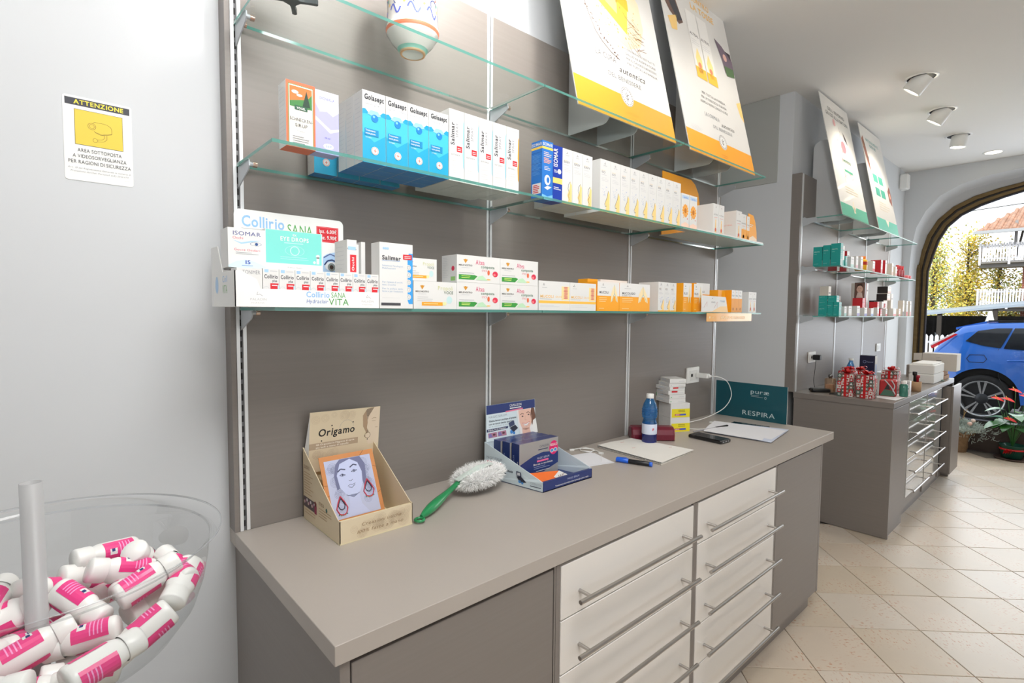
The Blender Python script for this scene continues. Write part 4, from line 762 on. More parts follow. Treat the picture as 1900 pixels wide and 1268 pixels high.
def art2(F, w, L):
    F.rect(0, 0, w, 0.112, ink((246, 166, 46))); F.up(); F.poly([(w - .055, .40), (w, .42), (w, .30), (w - .035, .33)], ink((246, 206, 130))); roundel(F, 0.355, 0.115, 0.040); F.rect(0.31, 0.04, 0.38, 0.043, ink((226, 140, 30))); F.rect(0.32, 0.03, 0.37, 0.033, ink((226, 140, 30)))
    F.text('LA FORMULA', 0.215, 0.225, 0.020, I('grey'), False, 'l', 0.15); F.text('autentica', 0.375, 0.205, 0.022, ink((90, 86, 84)), False, 'l', 0.14, slant=.3); F.text('DEL BENESSERE', 0.28, 0.175, 0.017, I('grey'), False, 'l', 0.2)
    for i, s_ in enumerate(('PER TUTTA LA FAMIGLIA', 'PER LA TOSSE SECCA E GRASSA', 'INSIEME AL NOSTRO CONSULTO AL MIELE')): F.text(s_, 0.23 - i * .015, 0.345 - i * 0.026, 0.013, ink((120, 118, 116)), False, 'l', 0.24 + i * .02)
    F.text('CONTRO', 0.40, 0.885, 0.030, ink((246, 196, 110)), True, 'c', 0.20); F.text('LA TOSSE', 0.41, 0.830, 0.034, ink((246, 196, 110)), True, 'c', 0.24)
    F.poly([(0.0, 0.80), (0.05, 0.90), (0.12, 0.88), (0.15, 0.78), (0.175, 0.70), (0.13, 0.675), (0.06, 0.72)], ink((110, 84, 74))); F.up().poly([(0.0, 0.83), (0.04, 0.92), (0.04, 0.80)], ink((90, 130, 150))); F.disc(0.045, 0.80, 0.020, ink((200, 160, 130)), 10); F.disc(0.10, 0.84, 0.022, ink((214, 176, 150)), 10); F.poly([(0.06, 0.79), (0.13, 0.80), (0.17, 0.71), (0.12, 0.69)], ink((60, 62, 70))); F.poly([(0.03, 0.68), (0.12, 0.72), (0.10, 0.63), (0.05, 0.62)], ink((246, 206, 130)))
    for u in (0.22, 0.33):
        F.rect(u, 0.43, u + 0.10, 0.80, ink((240, 238, 234))); F.up().rect(u, 0.43, u + 0.10, 0.49, ink((250, 192, 70))); F.text('ALTEAL', u + 0.05, 0.665, 0.014, ink((96, 92, 96)), True, 'c', 0.085); F.bars(u + .01, 0.64, u + .09, 3, .012, I('lgrey'), .002); F.poly([(u + .03, .46), (u + .07, .46), (u + .08, .54), (u + .05, .60), (u + .02, .54)], ink((252, 226, 150))); F.up().disc(u + .05, .505, .016, ink((236, 140, 110)), 10)
    F.poly([(0.50, 0.74), (0.57, 0.72), (w - .005, 0.66), (w - .005, 0.58), (0.56, 0.56), (0.55, 0.62)], ink((120, 104, 120))); F.up().disc(0.585, 0.655, 0.022, ink((226, 180, 170)), 10); F.poly([(0.555, 0.60), (w - .01, 0.61), (w - .01, 0.56), (0.57, 0.545)], ink((90, 120, 80))); F.poly([(0.60, 0.70), (0.66, 0.66), (0.66, 0.70)], ink((60, 50, 60)))
    for u, v in ((.06, .33), (.12, .28), (.05, .22), (.55, .22), (.10, .45)):
        F.line([(u + .025 * math.cos(k * PI / 3), v + .025 * math.sin(k * PI / 3)) for k in range(7)], .0012, ink((222, 216, 210)))
    F.bars(0.05, 0.14, 0.16, 4, 0.007, I('lgrey'), 0.001)
poster(1.848, 0.672, -0.262, Z3 + 0.0008, 0.945, (2.14, 2.33), 'large white poster with an orange band leaning on the top near shelf', art2)

CER = mat('glazed_majolica_white', (232, 230, 224), 0.2, coat=0.6, noise=0.02, scale=30)
t = empty('majolica_jar', (0.456, -0.168, Z3 + 0.0008), **cat('painted white majolica pharmacy jar with blue scrolls on the top shelf', 'jar'))
prof = [(0.0, 0.003), (0.028, 0.003), (0.030, 0.0), (0.036, 0.0), (0.037, 0.005), (0.044, 0.013), (0.060, 0.030), (0.066, 0.040), (0.0745, 0.052), (0.0765, 0.062), (0.074, 0.072), (0.0725, 0.085), (0.071, 0.115), (0.072, 0.145), (0.0735, 0.165), (0.0745, 0.175), (0.0735, 0.21), (0.072, 0.235), (0.055, 0.25), (0.048, 0.255), (0.05, 0.275)]
cc = {2: (226, 170, 120), 3: (226, 190, 150), 4: (150, 206, 190), 8: (238, 132, 96), 9: (240, 236, 228), 15: (190, 190, 176), 14: (236, 200, 150)}
m = MB(); m.lathe(prof, CER, n=40, mfun=lambda i: ink(cc[i]) if i in cc else CER); m.build('body', t)
def rad_at(z):
    for (r0, z0), (r1, z1) in zip(prof[3:], prof[4:]):
        if z0 <= z <= z1: return r0 + (r1 - r0) * (z - z0) / max(1e-6, z1 - z0)
    return 0.072
def wrap_line(mb, pts, w, m_):
    for (a, z), (a2, z2) in zip(pts, pts[1:]):
        dx, dz = (a2 - a) * 0.072, z2 - z; l = math.hypot(dx, dz) or 1; nx, nz = -dz / l * w / 2, dx / l * w / 2; q = []
        for aa, zz, sg in ((a, z, -1), (a2, z2, -1), (a2, z2, 1), (a, z, 1)):
            A_, Z_ = aa + sg * nx / 0.072, zz + sg * nz; R__ = rad_at(Z_) + 0.0006; q.append((R__ * math.cos(A_), R__ * math.sin(A_), Z_))
        mb.poly(q, m_)
m = MB(); BL = ink((96, 110, 200)); BL2 = ink((60, 80, 150))
for k in range(8):
    a0 = -PI + k * PI / 4
    wrap_line(m, [(a0 + .05 + .5 * j / 8, 0.098 + 0.014 * math.sin(j * .8)) for j in range(9)], 0.0048, BL); wrap_line(m, [(a0 + .4 + .18 * math.cos(j * .7), 0.122 + 0.012 * math.sin(j * .7)) for j in range(7)], 0.0025, BL2); wrap_line(m, [(a0 + .1, .148), (a0 + .15, .132), (a0 + .22, .150)], 0.0025, ink((130, 150, 190)))
    for j, cl in enumerate(((236, 120, 110), (120, 190, 150), (240, 200, 110))): wrap_line(m, [(a0 + .50 + j * .09, 0.140 - j * .012), (a0 + .56 + j * .09, 0.136 - j * .012)], 0.008, ink(cl))
for k in range(10):
    a0 = -2.6 + k * 0.16
    wrap_line(m, [(a0, .195), (a0, .212)], .0018, BL2); wrap_line(m, [(a0, .212), (a0 + .06, .203), (a0, .195)], .0014, BL2)
m.build('painted_decoration', t)
m = MB(); IR = mat('dark_cast_iron', (72, 76, 80), 0.45, metal=0.3, noise=0.1, scale=40); a0 = math.atan2(0.048, 0.024); pts = []
for k in range(4):
    a = a0 + k * PI / 2
    for da, r in ((-0.30, 0.020), (-0.16, 0.030), (-0.11, 0.050), (-0.10, 0.058), (0, 0.061), (0.10, 0.058), (0.11, 0.050), (0.16, 0.030), (0.30, 0.020)): pts.append((0.100 + r * math.cos(a + da), -0.200 + r * math.sin(a + da), Z3 + 0.001))
m.slab(pts[::-1], (0, 0, 0.012), IR); m.lathe([(0.012, 0.012), (0.009, 0.03), (0.02, 0.05), (0.045, 0.08), (0.06, 0.12), (0.062, 0.13), (0.055, 0.13), (0.0, 0.06)], IR, c=(0.1, -0.2, Z3 + 0.001), n=24)
m.local('cast_iron_cup', (0.1, -0.2, Z3 + 0.001), **cat('dark cast iron four-footed cup at the left end of the top shelf', 'cup'))

# ---------------------------------------------------------------- video surveillance notice
t = MB(); X0, Zb, w, h = -0.324, 1.802, 0.128, 0.191; t.slab([(X0 + a, 0.0535, Zb + c) for a, c in rr(w, h, 0.006)], (0, -0.0008, 0), WPLAS) if False else None
t = MB(); P = [(X0 + a, 0.0525, Zb + c) for a, c in rr(w, h, 0.006)]; t.slab(P, (0, 0.0012, 0), WPLAS); F = Face(t, (X0, 0.0525, Zb), (1, 0, 0), (0, 0, 1)); sk = -0.0
F.rect(0.004, 0.170, w - 0.004, 0.186, ink((44, 46, 56))); F.up().text('ATTENZIONE', w / 2 + .002, 0.1735, 0.0095, ink((244, 226, 60)), True, 'c', 0.092)
F.rect(0.020, 0.082, 0.110, 0.162, ink((56, 54, 40))); F.up().rect(0.0208, 0.0828, 0.1092, 0.1612, ink((232, 200, 60))); g = ink((120, 100, 30)); F.up()
F.line([(0.053, 0.136), (0.057, 0.1385), (0.070, 0.139), (0.080, 0.1375), (0.087, 0.133), (0.0885, 0.128), (0.0885, 0.117), (0.080, 0.114), (0.068, 0.111), (0.058, 0.115), (0.0555, 0.119)], 0.0007, g); F.line([(0.0885, 0.1185), (0.070, 0.1125), (0.0565, 0.1165)], 0.0007, g)
for r_ in (0.0078, 0.0050): F.ring(0.0515, 0.128, r_, 0.0007, g, 16)
F.line([(0.074, 0.112), (0.074, 0.105), (0.070, 0.101), (0.060, 0.099)], 0.0007, g); F.line([(0.079, 0.113), (0.079, 0.103), (0.073, 0.097), (0.061, 0.095)], 0.0007, g); F.ring(0.057, 0.097, 0.0048, 0.0007, g, 14)
d_ = ink((50, 52, 58)); F.text('AREA SOTTOPOSTA', w / 2 + .001, 0.066, 0.0078, d_, False, 'c', 0.082); F.text('A VIDEOSORVEGLIANZA', w / 2 + .001, 0.0525, 0.0078, d_, False, 'c', 0.100); F.text('PER RAGIONI DI SICUREZZA', w / 2 + .001, 0.039, 0.0078, d_, False, 'c', 0.117)
F.text('Art. 13 del Regolamento Generale in materia di', w / 2, 0.027, 0.0034, I('grey'), False, 'c', 0.117, slant=.2); F.text('Protezione dei Dati Personali (UE) 2016/679', w / 2, 0.0195, 0.0034, I('grey'), False, 'c', 0.108, slant=.2); F.text('RM 019', 0.115, 0.011, 0.002, I('lgrey'), False, 'c')
t.local('wall_notice', (X0, 0.0535, Zb), **cat('white and yellow video surveillance notice stuck on the left wall', 'notice'))

# ---------------------------------------------------------------- on the counter
ZC = 0.9005
CR = mat('cream_card', (222, 206, 176), 0.55); CRI = mat('cream_card_inside', (226, 214, 178), 0.6); SW = ink((198, 178, 150)); SWD = ink((160, 132, 100))
def swirls(F, u0, v0, u1, v1, n, seed, m_, rmin=.006, rmax=.018):
    r = random.Random(seed)
    for k in range(n):
        R0 = r.uniform(rmin, rmax); u, v = r.uniform(u0 + R0, u1 - R0) if u1 - u0 > 2 * R0 else (u0 + u1) / 2, r.uniform(v0 + min(R0, (v1 - v0) / 2.2), v1 - min(R0, (v1 - v0) / 2.2)); R0 = min(R0, (v1 - v0) / 2.1, u - u0, u1 - u, v - v0 + .0001, v1 - v + .0001)
        q = R0
        while q > 0.0022: F.ring(u, v, q, 0.0006, m_, 14); q -= 0.0034
t = empty('counter_display', (0.180, -0.262, ZC), **cat('cream earring display box with a raised back card on the counter', 'display'))
W_ = 0.215; D_ = 0.250
m = MB(); th = 0.002
m.box((0, 0, 0), (W_, D_, 0.004), CRI)
m.box((0, 0, 0.004), (W_, th, 0.062), CR, faces=dict(back=CRI)); m.box((0, D_ - th, 0.004), (W_, D_, 0.205), CR, faces=dict(front=CRI))
for x in (0, W_ - th): m.slab([(x, 0, 0.004), (x, 0, 0.062), (x, 0.012, 0.064), (x, D_, 0.207), (x, D_, 0.004)], (th, 0, 0), CR)
m.box((0.002, 0.002, 0.006), (W_ - .002, 0.012, 0.060), CRI)
F = Face(m, (0, 0, 0), (1, 0, 0), (0, 0, 1)); swirls(F, 0.003, 0.004, W_ - .003, 0.060, 22, 2, SW); F.up().text('Creazioni uniche', W_ * .55, 0.036, 0.0088, SWD, False, 'c', 0.118, slant=.2); F.text('100% fatte a mano', W_ * .53, 0.018, 0.0088, SWD, False, 'c', 0.140, slant=.2)
S = Face(m, (0, D_, 0), (0, -1, 0), (0, 0, 1)); S.text('SOLIDALI', 0.008, 0.150, 0.010, SWD, True, 'l', 0.042); S.bars(0.010, 0.138, 0.075, 9, 0.0075, ink((190, 160, 120)), 0.0022, 8); S.rect(0.004, 0.038, 0.098, 0.068, ink((90, 76, 80))); S.up()
for k in range(9): S.disc(0.012 + k * .009, 0.052 + (k % 3) * .004, 0.005, ink(((214, 190, 180), (150, 90, 120), (230, 226, 226))[k % 3]), 8)
S.disc(0.090, 0.065, 0.007, ink((130, 60, 60)), 10); S.rect(0.084, 0.036, 0.100, 0.060, ink((150, 50, 80))); S.text('ETICO', 0.115, 0.070, 0.009, SWD, True, 'l', 0.035); S.disc(0.168, 0.068, 0.006, ink((60, 110, 100)), 10); S.bars(0.015, 0.030, 0.09, 2, 0.008, ink((190, 160, 120)), 0.002, 2); S.bars(0.115, 0.060, 0.20, 4, 0.0075, ink((190, 160, 120)), 0.002, 2)
m.build('tray', t)
m = MB(); hw = 0.226; m.slab([(0.010, D_ - 0.012, 0.13), (hw + .004, D_ - 0.012, 0.13), (hw + .004, D_ - 0.034, 0.306), (0.010, D_ - 0.034, 0.312)], (0, 0.003, 0), CR, CR)
V = Vector((0, -0.022, 0.18)).normalized(); F = Face(m, (0.010, D_ - 0.012, 0.13), (1, 0, 0), V); swirls(F, 0.003, 0.145, 0.15, 0.178, 7, 5, SW, .008, .016); swirls(F, 0.005, 0.04, 0.16, 0.066, 6, 9, SW)
F.up().text('Origamo', 0.025, 0.108, 0.021, ink((30, 28, 28)), True, 'l', 0.112, slant=.12); F.disc(0.036, 0.094, 0.0022, ink((30, 28, 28)), 8); F.disc(0.066, 0.137, 0.0022, ink((30, 28, 28)), 8); F.disc(0.132, 0.139, 0.0022, ink((30, 28, 28)), 8); F.ring(0.112, 0.126, 0.022, 0.0006, I('grey'), 18, a0=0, a1=PI); F.rect(0.0, 0.070, 0.150, 0.089, ink((186, 164, 138))); F.up().text('Gli Orecchini in Filigrana di carta', 0.020, 0.081, 0.0052, ink((244, 236, 220)), True, 'l', 0.118); F.text('piu belli e meno di metallo', 0.020, 0.0725, 0.0052, ink((244, 236, 220)), True, 'l', 0.10)
F.poly([(0.172, 0.172), (0.200, 0.178), (0.218, 0.178), (0.218, 0.06), (0.185, 0.06), (0.176, 0.085), (0.180, 0.13)], ink((226, 208, 184))); F.poly([(0.165, 0.12), (0.163, 0.155), (0.176, 0.174), (0.200, 0.178), (0.182, 0.15), (0.178, 0.115), (0.185, 0.10), (0.178, 0.095)], ink((176, 150, 122))); F.up().line([(0.193, 0.141), (0.200, 0.144), (0.208, 0.142)], .0012, SWD); F.line([(0.194, 0.134), (0.206, 0.134)], .001, SWD); F.line([(0.206, 0.112), (0.214, 0.112)], .0012, SWD); F.ring(0.181, 0.090, 0.010, 0.0012, ink((120, 96, 60)), 14); F.disc(0.181, 0.077, 0.002, I('black'), 6); F.disc(0.172, 0.088, 0.0018, I('black'), 6)
m.build('header_card', t)
m = MB(); m.slab([(0.004, D_ - .004, .200), (0.010, D_ - .012, .13), (0.010, D_ - .034, .312)], (0.0015, 0, 0), CARDS); m.build('side_gusset', t)
# earring card
KR = mat('kraft_orange_card', (206, 138, 82), 0.6); t = empty('earring_card', (0.199, -0.165, ZC + 0.006), **cat('orange framed earring card with a drawn face inside the cream box', 'card'))
V = Vector((0, 0.085, 0.178)).normalized(); n = Vector((0, -V.z, V.y)); m = MB(); CW = 0.165; CH_ = 0.200
m.slab([(0, 0, 0), (CW, 0, 0), V * CH_ + Vector((CW, 0, 0)), V * CH_], -n * 0.002, KR); F = Face(m, (0, 0, 0), (1, 0, 0), V); g = ink((120, 84, 50))
for pp in ([(0.0, .085), (.012, .09)], [(.0, .12), (.012, .118)], [(.155, .07), (.165, .075)], [(.155, .15), (.165, .145)], [(.12, .185), (.135, .2)]): F.line(pp, .0012, g)
u0, v0, u1, v1 = 0.012, 0.020, 0.153, 0.186; F.rect(u0, v0, u1, v1, ink((188, 194, 222))); F.up(); swirls(F, u0, v0 + .004, u0 + .045, v1, 12, 3, ink((120, 126, 160)), .008, .016); swirls(F, u1 - .045, v0, u1, v1, 12, 6, ink((120, 126, 160)), .008, .016)
F.up(); hair = ink((112, 116, 152)); F.poly([(.036, .10), (.034, .14), (.044, .172), (.058, v1 - .001), (.120, v1 - .001), (.132, .16), (.128, .12), (.118, .10), (.112, .13)], hair); F.up().poly([(.045, .105), (.042, .14), (.056, .172), (.088, .182), (.110, .168), (.118, .14), (.114, .105), (.100, .082), (.080, .072), (.060, .082)], ink((198, 206, 240))); F.poly([(.066, .080), (.098, .080), (.100, .050), (.120, v0 + .001), (.046, v0 + .001), (.064, .050)], ink((194, 201, 234))); F.up()
ol = ink((70, 74, 104))
F.line([(.046, .150), (.056, .157), (.070, .153)], .0035, ol); F.line([(.084, .157), (.096, .164), (.106, .160)], .0035, ol); F.line([(.050, .139), (.058, .143), (.068, .138), (.058, .136), (.050, .139)], .0014, ol); F.line([(.086, .144), (.094, .149), (.104, .146), (.094, .142), (.086, .144)], .0014, ol); F.disc(.059, .1395, .0026, ol, 8); F.disc(.095, .1455, .0026, ol, 8); F.line([(.074, .121), (.080, .118), (.086, .122)], .0012, ol); F.line([(.068, .105), (.076, .109), (.082, .107), (.092, .110)], .0012, ol); F.line([(.070, .103), (.080, .099), (.091, .107)], .0014, ol); F.line([(.060, .082), (.080, .072), (.100, .082)], .001, ol)
m.build('framed_card', t)
for u, v in ((.040, .052), (.128, .085)):
    m = MB(); F = Face(m, (0, 0, 0), (1, 0, 0), V); F.k = 8
    P = [(u, v + .030), (u + .010, v + .012), (u + .016, v - .004), (u + .010, v - .018), (u, v - .022), (u - .010, v - .018), (u - .016, v - .004), (u - .010, v + .012), (u, v + .030)]
    m.tube([F.P(*p) for p in P], 0.0016, ink((206, 60, 84)), 6); m.tube([F.P(u + (a - u) * .6, v + (c - v) * .6 + .006) for a, c in P], 0.0011, ink((50, 54, 70)), 6)
    for k in range(5): m.lathe([(0, -.0018), (.0018, 0), (0, .0018)], ink(((60, 150, 110), (230, 180, 60))[k % 2]), c=F.P(u - .012 + k * .006, v - .020 - .002 * (k % 2)), n=6)
    m.build('earring', t)

# blue and white display with three stacked boxes
t = empty('counter_display', (0.860, -0.321, ZC), **cat('navy and pale blue serum display box with a tilted header card', 'display'))
PBL = mat('pale_blue_card', (206, 220, 226), 0.5); NV = mat('navy_card', (34, 52, 112), 0.35, coat=0.3); W_ = 0.256; D_ = 0.262; sk = -0.040
def SKX(x, y): return x + sk * y / D_
m = MB(); th = 0.002
for x in (0, W_ - th): m.slab([(x, 0, 0), (x, 0, 0.034), (x, 0.02, 0.040), (SKX(x, D_), D_, 0.130), (SKX(x, D_), D_, 0)], (th, 0, 0), PBL)
m.box((0, 0, 0), (W_, 0.0025, 0.034), NV); m.slab([(0, 0, 0), (W_, 0, 0), (SKX(W_, D_), D_, 0), (SKX(0, D_), D_, 0)], (0, 0, 0.003), NV); m.slab([(SKX(0, D_), D_, 0.003), (SKX(W_, D_), D_, 0.003), (SKX(W_, D_), D_, 0.13), (SKX(0, D_), D_, 0.13)], (0, -0.002, 0), PBL)
m.box((0.002, 0.0025, 0.003), (W_ - .002, 0.014, 0.032), NV)
F = Face(m, (0, 0, 0), (1, 0, 0), (0, 0, 1)); F.text('MAGIC SERUM', W_ * .60, 0.020, 0.006, ink((190, 200, 230)), False, 'c', 0.062); F.text('Trattamento immediato delle borse agli occhi e rughe', W_ * .58, 0.008, 0.0045, I('w'), True, 'c', 0.175)
S = Face(m, (sk, D_, 0), Vector((-sk, -D_, 0)), (0, 0, 1)); SL = math.hypot(D_, sk); S.text('MAGIC SERUM', 0.010, 0.072, 0.010, ink((150, 160, 170)), False, 'l', 0.075); S.rect(0.010, 0.056, 0.086, 0.065, ink((236, 130, 150))); S.up().text('TRATTAMENTO', 0.014, 0.058, 0.005, I('w'), True, 'l', 0.05); S.text('Elimina borse e occhiaie', 0.010, 0.042, 0.0075, ink((60, 66, 80)), True, 'l', 0.125); S.text('in 2 minuti: efficace', 0.010, 0.031, 0.0065, ink((60, 66, 80)), True, 'l', 0.095)
S.poly([(.150, .052), (.172, .050), (.174, .034), (.152, .036)], ink((60, 66, 90))); S.up().rect(.155, .038, .168, .048, I('lgrey')); S.poly([(.152, .034), (.176, .034), (.196, .020), (.168, .014)], ink((40, 44, 60))); S.disc(.166, .018, .006, ink((80, 150, 220)), 8); S.disc(.178, .015, .005, ink((80, 150, 220)), 8); S.text('CAMALEON', 0.212, 0.0185, 0.008, ink((170, 178, 186)), False, 'l', 0.048, slant=.15); S.rect(0.212, 0.012, 0.258, 0.0145, ink((60, 66, 90)))
m.build('tray', t)
m = MB(); yb = D_ - 0.004; P0 = Vector((SKX(0, D_) + .006, yb, 0.128)); U = Vector((0.252, 0, 0)); Vv = Vector((0.022, 0.030, 0.128)); VL = Vv.length
n = U.normalized().cross(Vv.normalized()); m.slab([P0, P0 + U, P0 + U + Vv, P0 + Vv], -n * 0.003, PBL); F = Face(m, P0, U, (Vv - U.normalized() * Vv.dot(U.normalized()))); hx = 0.022
def q(u, v): return (u + hx * v / 0.1315, v)
F.poly([q(.001, .098), q(.251, .098), q(.251, .131), q(.001, .131)], ink((40, 56, 112))); F.up(); F.text('CAMALEON', .135, .114, .010, I('w'), False, 'l', .062, slant=.15); F.rect(.135, .107, .195, .1105, I('w')); F.poly([q(.095, .096), q(.185, .099), q(.185, .104), q(.095, .101)], ink((226, 120, 150)))
F.text('MAGIC SERUM', .025, .083, .008, ink((150, 160, 170)), False, 'l', .09); F.text('Elimina borse e occhiaie all istante', .025, .069, .0068, ink((50, 56, 70)), True, 'l', .135, slant=.1); F.text('con un tocco: niente speciale', .022, .058, .0068, ink((50, 56, 70)), True, 'l', .12, slant=.1); F.text('in 2 minuti o poco', .02, .050, .004, I('grey'), False, 'l', .11)
F.poly([q(.002, .034), q(.105, .036), q(.108, .044), q(.002, .044)], ink((40, 50, 90))); F.up().text('RISULTATI VISIBILI', .015, .037, .0045, I('w'), True, 'l', .085)
for u in (.012, .058): F.rect(u, .012, u + .042, .030, ink((170, 120, 140))); F.up().poly([(u + .002, .014), (u + .02, .014), (u + .014, .028), (u + .004, .026)], ink((120, 110, 170))); F.disc(u + .028, .022, .007, ink((90, 50, 60)), 8, ry=.004)
F.poly([(.118, .055), (.146, .062), (.148, .045), (.120, .038)], ink((60, 70, 100))); F.poly([(.120, .036), (.150, .044), (.162, .030), (.136, .018)], ink((40, 44, 60))); F.disc(.126, .020, .007, ink((60, 130, 200)), 8); F.disc(.138, .015, .006, ink((60, 130, 200)), 8)
sk1 = ink((226, 184, 166)); F.poly([(.168, .097), (.252, .098), (.248, .03), (.240, .0), (.170, .0), (.165, .05)], ink((228, 226, 226))); F.up().poly([(.236, .03), (.262, .06), (.262, .097), (.246, .099), (.236, .07)], ink((110, 74, 58))); F.poly([(.176, .096), (.240, .097), (.246, .07), (.238, .045), (.222, .022), (.200, .014), (.182, .026), (.174, .05)], sk1); F.poly([(.182, .026), (.222, .024), (.226, .0), (.180, .0)], sk1); F.up()
F.line([(.182, .078), (.192, .082), (.202, .079)], .0022, ink((90, 60, 50))); F.line([(.216, .082), (.226, .085), (.236, .080)], .0022, ink((90, 60, 50))); F.disc(.193, .071, .005, ink((70, 60, 60)), 8, ry=.0025); F.disc(.226, .074, .005, ink((70, 60, 60)), 8, ry=.0025); F.line([(.207, .072), (.203, .056), (.212, .055)], .0014, ink((196, 150, 130))); F.poly([(.188, .044), (.206, .040), (.226, .046), (.212, .032), (.198, .032)], I('w')); F.line([(.186, .045), (.206, .041), (.227, .047)], .0018, ink((206, 110, 110))); F.line([(.190, .042), (.206, .031), (.222, .040)], .0018, ink((206, 110, 110))); F.poly([(.232, .0), (.262, .0), (.262, .055), (.246, .05), (.236, .02)], I('w'))
m.build('header_card', t)
SV = mat('silver_card', (176, 174, 172), 0.35, metal=0.3)
def p_ser(F, w, h):
    F.poly([(0, h * .42), (w * .35, h * .60), (w * .60, h * .66), (w, h * .58), (w, h * .26), (w * .62, h * .10), (w * .35, h * .12), (0, h * .2)], ink((36, 56, 116))); F.up().text('CAMALEON', w * .62, h * .80, h * .06, ink((90, 94, 110)), False, 'c', w * .24, slant=.15); F.rect(w * .47, h * .73, w * .72, h * .755, ink((60, 66, 96)))
    F.text('MAGIC SERUM', w * .60, h * .48, h * .055, ink((200, 206, 226)), False, 'c', w * .32); F.rect(w * .44, h * .40, w * .74, h * .45, ink((240, 110, 160))); F.text('Borse e occhiaie', w * .60, h * .32, h * .05, I('w'), True, 'c', w * .5); F.bars(w * .36, h * .27, w * .8, 2, h * .05, ink((180, 190, 220)), .0015); F.rect(w * .42, h * .14, w * .78, h * .155, I('w'))
    F.disc(w * .875, h * .72, w * .115, ink((226, 30, 110)), 18, ry=h * .20); F.up().text('REGALO', w * .875, h * .77, h * .07, I('w'), True, 'c', w * .19); F.disc(w * .83, h * .64, w * .05, I('w'), 12, ry=h * .06); F.disc(w * .92, h * .65, w * .05, I('w'), 12, ry=h * .06); F.up().disc(w * .83, h * .64, w * .035, ink((70, 150, 210)), 12, ry=h * .042); F.disc(w * .92, h * .65, w * .035, ink((70, 150, 210)), 12, ry=h * .042)
def s_ser(S, d, h): S.text('MAGIC SERUM', d * .35, h * .12, d * .16, ink((170, 180, 210)), False, 'l', h * .55, rot=PI / 2); S.rect(d * .50, h * .12, d * .62, h * .45, ink((236, 110, 150))); S.text('CAMALEON', d * .85, h * .12, d * .14, I('w'), True, 'l', h * .4, rot=PI / 2)
for k in range(3):
    y = -0.190 + k * 0.045; x = 0.8725 - 0.005 * k
    o = carton(x, x + 0.200, y, 0.040, ZC + 0.0035, 0.132 - .001 * k, NV, 'silver and navy serum box in the display, %s' % ['front one', 'middle one', 'rear one'][k], group='serum boxes', name='serum_box', side_pr=s_ser, pr=(lambda F, w, h: (F.rect(0, 0, w, h, SV), F.up(), p_ser(F, w, h)))) 
m = MB(); OR = ink((246, 120, 50)); m.slab([(0.885, -0.30, ZC + .006), (1.00, -0.285, ZC + .006), (1.03, -0.235, ZC + .022), (0.90, -0.205, ZC + .030)], (0, 0, 0.001), OR); m.poly([(0.99, -0.292, ZC + .0078), (1.055, -0.255, ZC + .0085), (1.03, -0.236, ZC + .0236), (0.975, -0.262, ZC + .017)], I('w'))
for k in range(4): m.tube([(0.985 + .012 * k, -.285 + .008 * k, ZC + .011), (1.00 + .010 * k, -.262, ZC + .018 + .001 * k)], .0009, ink((110, 70, 50)), 5)
m.local('leaflet', (0.93, -0.26, ZC + .006), **cat('orange and white leaflet lying in the navy serum display', 'leaflet'))

# duster
t = empty('feather_duster', (0.42, -0.265, ZC), **cat('white fluffy duster with a green handle lying on the counter', 'duster'))
GR = mat('green_plastic', (34, 140, 84), 0.3, coat=0.4); A = Vector((0.006, 0.006, 0.012)); dv = Vector((0.192, 0.094, 0.030))
m = MB(); m.tube([(A.x - .010 + .013 * math.cos(k * PI / 6), A.y - .006 + .013 * math.sin(k * PI / 6), 0.008 + .0 * k) for k in range(13)], 0.0042, GR, 8, cap=False)
m.tube([A + dv * s_ for s_ in (0, .1, .25, .45, .65, .85, 1.0, 1.08)], [.006, .0115, .0155, .0145, .0105, .0085, .0095, .0075], GR, 12); m.build('handle', t)
m = MB(); c0 = A + dv * 1.0; e0 = Vector((0.385, 0.110, 0.062)); WG = mat('pale_clear_grip', (212, 224, 218), 0.3, coat=0.3); axis = (e0 - c0); side_ = Vector((-axis.y, axis.x, 0)).normalized() * 0.011
m.slab([c0 - side_ + Vector((0, 0, .012)), c0 + side_ + Vector((0, 0, .012)), c0 + axis * .5 + side_ + Vector((0, 0, .028)), c0 + axis * .82 + side_ * .8 + Vector((0, 0, .022)), c0 + axis * .82 - side_ * .8 + Vector((0, 0, .022)), c0 + axis * .5 - side_ + Vector((0, 0, .028))], (0, 0, .003), WG); m.build('clip_strip', t)
m = MB(); FL = mat('white_fluff', (252, 252, 251), 0.9); r = random.Random(11); ctr = c0 + axis * .50; ax = axis.normalized(); ay = Vector((-ax.y, ax.x, 0)).normalized(); az = ax.cross(ay)
La, Lb, Lc = axis.length * .52, 0.064, 0.024
vs = []; fs = []; nu, nv = 24, 10
for i in range(nv + 1):
    for j in range(nu):
        th_ = PI * i / nv; ph_ = 2 * PI * j / nu; q_ = 1 + .10 * math.sin(5 * ph_ + i) + r.uniform(-.06, .06)
        q_ *= .84; p = ctr + ax * (La * math.cos(th_) * q_) + ay * (Lb * math.sin(th_) * math.cos(ph_) * q_) + az * (.9 * Lc * math.sin(th_) * math.sin(ph_)); p.z = max(p.z, .004); vs.append(p)
for i in range(nv):
    for j in range(nu): fs.append((i * nu + j, (i + 1) * nu + j, (i + 1) * nu + (j + 1) % nu, i * nu + (j + 1) % nu))
m.add(vs, fs, FL, True)
